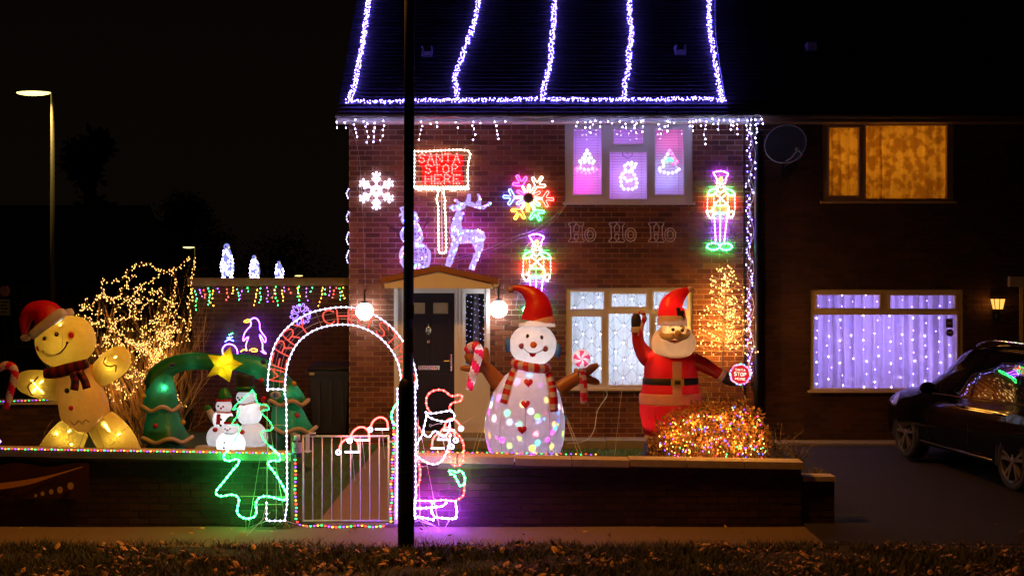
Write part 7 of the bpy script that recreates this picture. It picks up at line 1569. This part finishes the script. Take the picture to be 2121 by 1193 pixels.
for u in (0, WB):
    wh = thing('wheel', '', ''); del wh['label']; del wh['category']; put(wh, car); wh['_w'] = (0.0, 0.0, 0.0); rot = Matrix((uf, vl, up_)).transposed(); c = cp(u, -.02, .335)-up_*(.055*(u/WB-.5)) if False else cp(u, -.02, .345)
    def ring3(mb, prof, nseg=36, m=0, fn=None):
        vs = [c+rot @ Vector((r*cos(2*pi*k/nseg), v, r*sin(2*pi*k/nseg))) for r, v in prof for k in range(nseg)]; n = len(prof)
        mb.add(vs, [(i*nseg+k, i*nseg+(k+1) % nseg, (i+1)*nseg+(k+1) % nseg, (i+1)*nseg+k) for i in range(n-1) for k in range(nseg)], m)
    mb = MB(); ring3(mb, [(.245, -.19), (.33, -.19), (.345, -.14), (.345, -.03), (.33, .015), (.30, .03), (.25, .022), (.245, .0)]); mb.build('tyre', RUB, wh, True)
    mb = MB(); ring3(mb, [(.246, -.15), (.246, .018), (.237, .026), (.228, .018), (.222, -.08), (.05, -.09), (.001, -.09)]); mb.build('rim', M('rim_dark', (.02, .02, .02), .4), wh, True)
    mb = MB(); ring3(mb, [(.247, .016), (.240, .028), (.230, .020)]); ring3(mb, [(.05, -.02), (.045, .014), (.03, .02), (.001, .02)])
    for k in range(5):
        a = 2*pi*k/5+.3; 
        for da in (-.17, .17):
            p = [(r, v, a+da*(.6+.5*(r/.23))) for r, v in ((.03, .012), (.12, .016), (.235, .020))]; vs = []
            for r, v, aa in p:
                w_ = .012+.010*(r/.23); d = Vector((-sin(aa), 0, cos(aa)))
                for s_ in (-1, 1): vs.append(c+rot @ (Vector((r*cos(aa), v, r*sin(aa)))+d*w_*s_)); 
                for s_ in (1, -1): vs.append(c+rot @ (Vector((r*cos(aa), v-.05, r*sin(aa)))+d*w_*s_))
            mb.add(vs, [(i*4+j, i*4+(j+1) % 4, (i+1)*4+(j+1) % 4, (i+1)*4+j) for i in range(2) for j in range(4)]+[(8, 9, 10, 11), (3, 2, 1, 0)])
    mb.build('spokes', RIM, wh)
    mb = MB(); aw = [(.39, -.30), (.39, .0), (.375, .022), (.335, .012), (.335, -.30)]; vs = [c+rot @ Vector((r*cos(a_), v, r*sin(a_)*.98)) for r, v in aw for a_ in [pi*(-.08+1.16*k/24) for k in range(25)]]
    mb.add(vs, [(i*25+k, i*25+k+1, (i+1)*25+k+1, (i+1)*25+k) for i in range(4) for k in range(24)]); mb.build('wheel_arch', CT, car, True)

# ------------------------------------------------------------ far background: street lamps, sign, houses, trees
def street_lamp(label, px, py, hw, Y, z0, L, side, power):
    r_ = thing('street_lamp', label, 'street lamp', (X(px, Y), Y, z0), 'street lamps in the distance'); s_ = hw/S(Y)
    top = P(px, py, Y); dr_ = -1 if side < 0 else 1
    mb = MB(); mb.tube([Vector((top.x, Y, z0)), Vector((top.x, Y, top.z-.02))], [.07, .04], 10); mb.build('pole', M('lamp_grey', (.25, .22, .12), .6), r_, True)
    c = top+Vector((dr_*s_, 0, .02)); mb = MB(); mb.ball(c, s_, s_*.35, s_*.16, 20, 10); mb.build('lantern_head', M('lamp_grey', (.25, .22, .12), .6), r_, True)
    mb = MB(); mb.ball(c+Vector((0, -.01, -s_*.06)), s_*.92, s_*.33, s_*.17, 20, 10); mb.build('lamp_lens', E('sodium_lens', (1, .80, .22), L*.4), r_, True)
    if power: lamp('street_lamp_glow', c+Vector((0, -.1, -s_*.5)), power, (1, .7, .25), .1, 'SPOT', (radians(0), 0, 0), 160, .5)
street_lamp('large lit street lamp on a tall pole at the far left', 109, 192, 39, 30, -.06, 9, -1, 120)
street_lamp('distant lit street lamp just above the bare bush', 404, 512, 13, 95, -3.2, 6, -1, 0)
street_lamp('small distant street lamp above the garage roof right of the penguins', 610, 571, 9, 110, -3.2, 2, 1, 0)
RDY = 26; rsn = thing('road_sign', 'dim round road sign above a square plate at the far left edge', 'road sign', (X(10, RDY), RDY, 0))
mb = MB(); mb.tube([Vector((X(10, RDY), RDY+.05, 0)), P(10, 588, RDY+.05)], .04, 8); mb.build('post', BP, rsn)
mb = MB(); c = P(10, 603, RDY); rr = 11/S(RDY); mb.prism([(c.x+rr*cos(t*pi/12), c.z+rr*sin(t*pi/12)) for t in range(24)], RDY-.01, RDY+.01); mb.build('round_sign', M('sign_pink', (.45, .12, .14), .6), rsn)
mb = MB(); mb.prism([(c.x+rr*.72*cos(t*pi/12), c.z+rr*.72*sin(t*pi/12)) for t in range(24)], RDY-.02, RDY-.011); mb.build('sign_centre', M('sign_grey', (.25, .2, .2), .6), rsn)
q0, q1 = P(-2, 620, RDY), P(21, 653, RDY); mb = MB(); mb.box((q0.x, RDY-.01, q1.z), (q1.x, RDY+.01, q0.z)); mb.build('sign_plate', M('sign_plate', (.22, .22, .16), .6), rsn)
for i in range(4): mb = MB(); z_ = q0.z-.05-i*.06; mb.box((q0.x+.03, RDY-.014, z_-.012), (q1.x-.03-.03*(i % 2), RDY-.011, z_+.012)); mb.build('plate_line', BP, rsn)
def far_house(label, px0, px1, pye, Y, ridge, seed):
    x0, x1, ze = X(px0, Y), X(px1, Y), Zh(pye, Y); z0 = -.2; h_ = thing('far_house', label, 'house', ((x0+x1)/2, Y, z0), 'dark houses across the side street'); m = M('far_brick', (.07, .05, .04), .9)
    rects = [(x0+(x1-x0)*a, ze-1.6, x0+(x1-x0)*(a+.12), ze-.5) for a in (.08, .3, .55, .8)]+[(x0+(x1-x0)*a, z0+.9, x0+(x1-x0)*(a+.12), z0+2.1) for a in (.08, .3, .8)]; mb = MB()
    for q in rects_minus((x0, z0, x1, ze), rects): mb.box((q[0], Y, q[1]), (q[2], Y+.25, q[3]))
    mb.build('wall', m, h_); mb = MB(); mb.box((x0, Y+.26, z0), (x1, Y+7, ze)); mb.build('rear_wall', m, h_)
    mb = MB(); mb.add([(x0-.3, Y-.3, ze-.05), (x1+.3, Y-.3, ze-.05), (x1+.3, Y+7.3, ze-.05), (x0-.3, Y+7.3, ze-.05), (x0-.3, Y+3.5, ze+ridge), (x1+.3, Y+3.5, ze+ridge)], [(0,1,5,4),(2,3,4,5),(1,2,5),(3,0,4),(3,2,1,0)]); mb.build('roof', TILE, h_)
    for q in rects:
        mb = MB(); fr_ = rects_minus(q, [(q[0]+.06, q[1]+.06, (q[0]+q[2])/2-.03, q[3]-.06), ((q[0]+q[2])/2+.03, q[1]+.06, q[2]-.06, q[3]-.06)])
        for v in fr_: mb.box((v[0], Y+.05, v[1]), (v[2], Y+.12, v[3]))
        w_ = mb.build('window', M('far_frame', (.30, .27, .22), .6), h_); mb = MB(); mb.box((q[0], Y+.14, q[1]), (q[2], Y+.15, q[3])); mb.build('pane', CG, w_)
far_house('barely lit dark house behind the gingerbread man at far left', -60, 235, 560, 46, 2.3, 1)
def tree(label, px, pyt, Y, rw, seed, n=2600, lm=None, base=-.5):
    g = random.Random(seed); r_ = thing('dark_tree', label, 'tree', (X(px, Y), Y, base), 'dark trees against the night sky'); top = Zh(pyt, Y); b = Vector((X(px, Y), Y, base)); hh = top-base; mb = MB(); m2 = MB()
    mb.tube([b, b+Vector((.1, 0, hh*.4)), b+Vector((0, 0, hh*.85))], [.035*hh, .022*hh, .006*hh], 8)
    W = rw/S(Y); blobs = []
    for i in range(16):
        a = g.uniform(0, 6.28); t = g.uniform(.35, .92); rr = W*g.uniform(.2, .75)*math.sin(min(1, (1.05-t)*1.9)*pi/2+.1); c = b+Vector((cos(a)*rr, sin(a)*rr*.7, hh*t)); blobs.append((c, W*g.uniform(.28, .5))); mb.tube([b+Vector((0, 0, hh*t*.6)), c], [.01*hh, .003*hh], 5)
    mb.build('trunk', M('dark_bark', (.05, .04, .03), .9), r_)
    for i in range(n):
        c, r = blobs[g.randrange(len(blobs))]; d = Vector((g.gauss(0, 1), g.gauss(0, 1), g.gauss(0, 1))).normalized()*r*g.uniform(.5, 1.1); q = c+d; s_ = .02*hh*g.uniform(.5, 1.2); e = Vector((g.gauss(0, 1), g.gauss(0, 1), g.gauss(0, 1))).normalized(); f = e.cross(d).normalized() if e.cross(d).length > 1e-5 else Vector((1, 0, 0)); m2.add([q, q+e*s_+f*s_*.4, q+e*s_*2, q+e*s_-f*s_*.4], [(0, 1, 2, 3)])
    m2.build('crown', M('night_leaf', (.04, .045, .02), .8), r_, fix=False)['kind'] = 'stuff'
tree('broad dark tree behind the bare bush and the garage roof', 360, 395, 130, 130, 1, 6000, base=-3.2); tree('dark tree at the far left behind the street lamp pole', 30, 430, 52, 110, 2, 4000, base=-1); tree('tall narrow dark tree between the street lamp and the bare bush', 190, 250, 70, 75, 3, 4000, base=-2); tree('dark tree behind the three penguin lights', 560, 480, 135, 130, 4, 4000, base=-2.2)
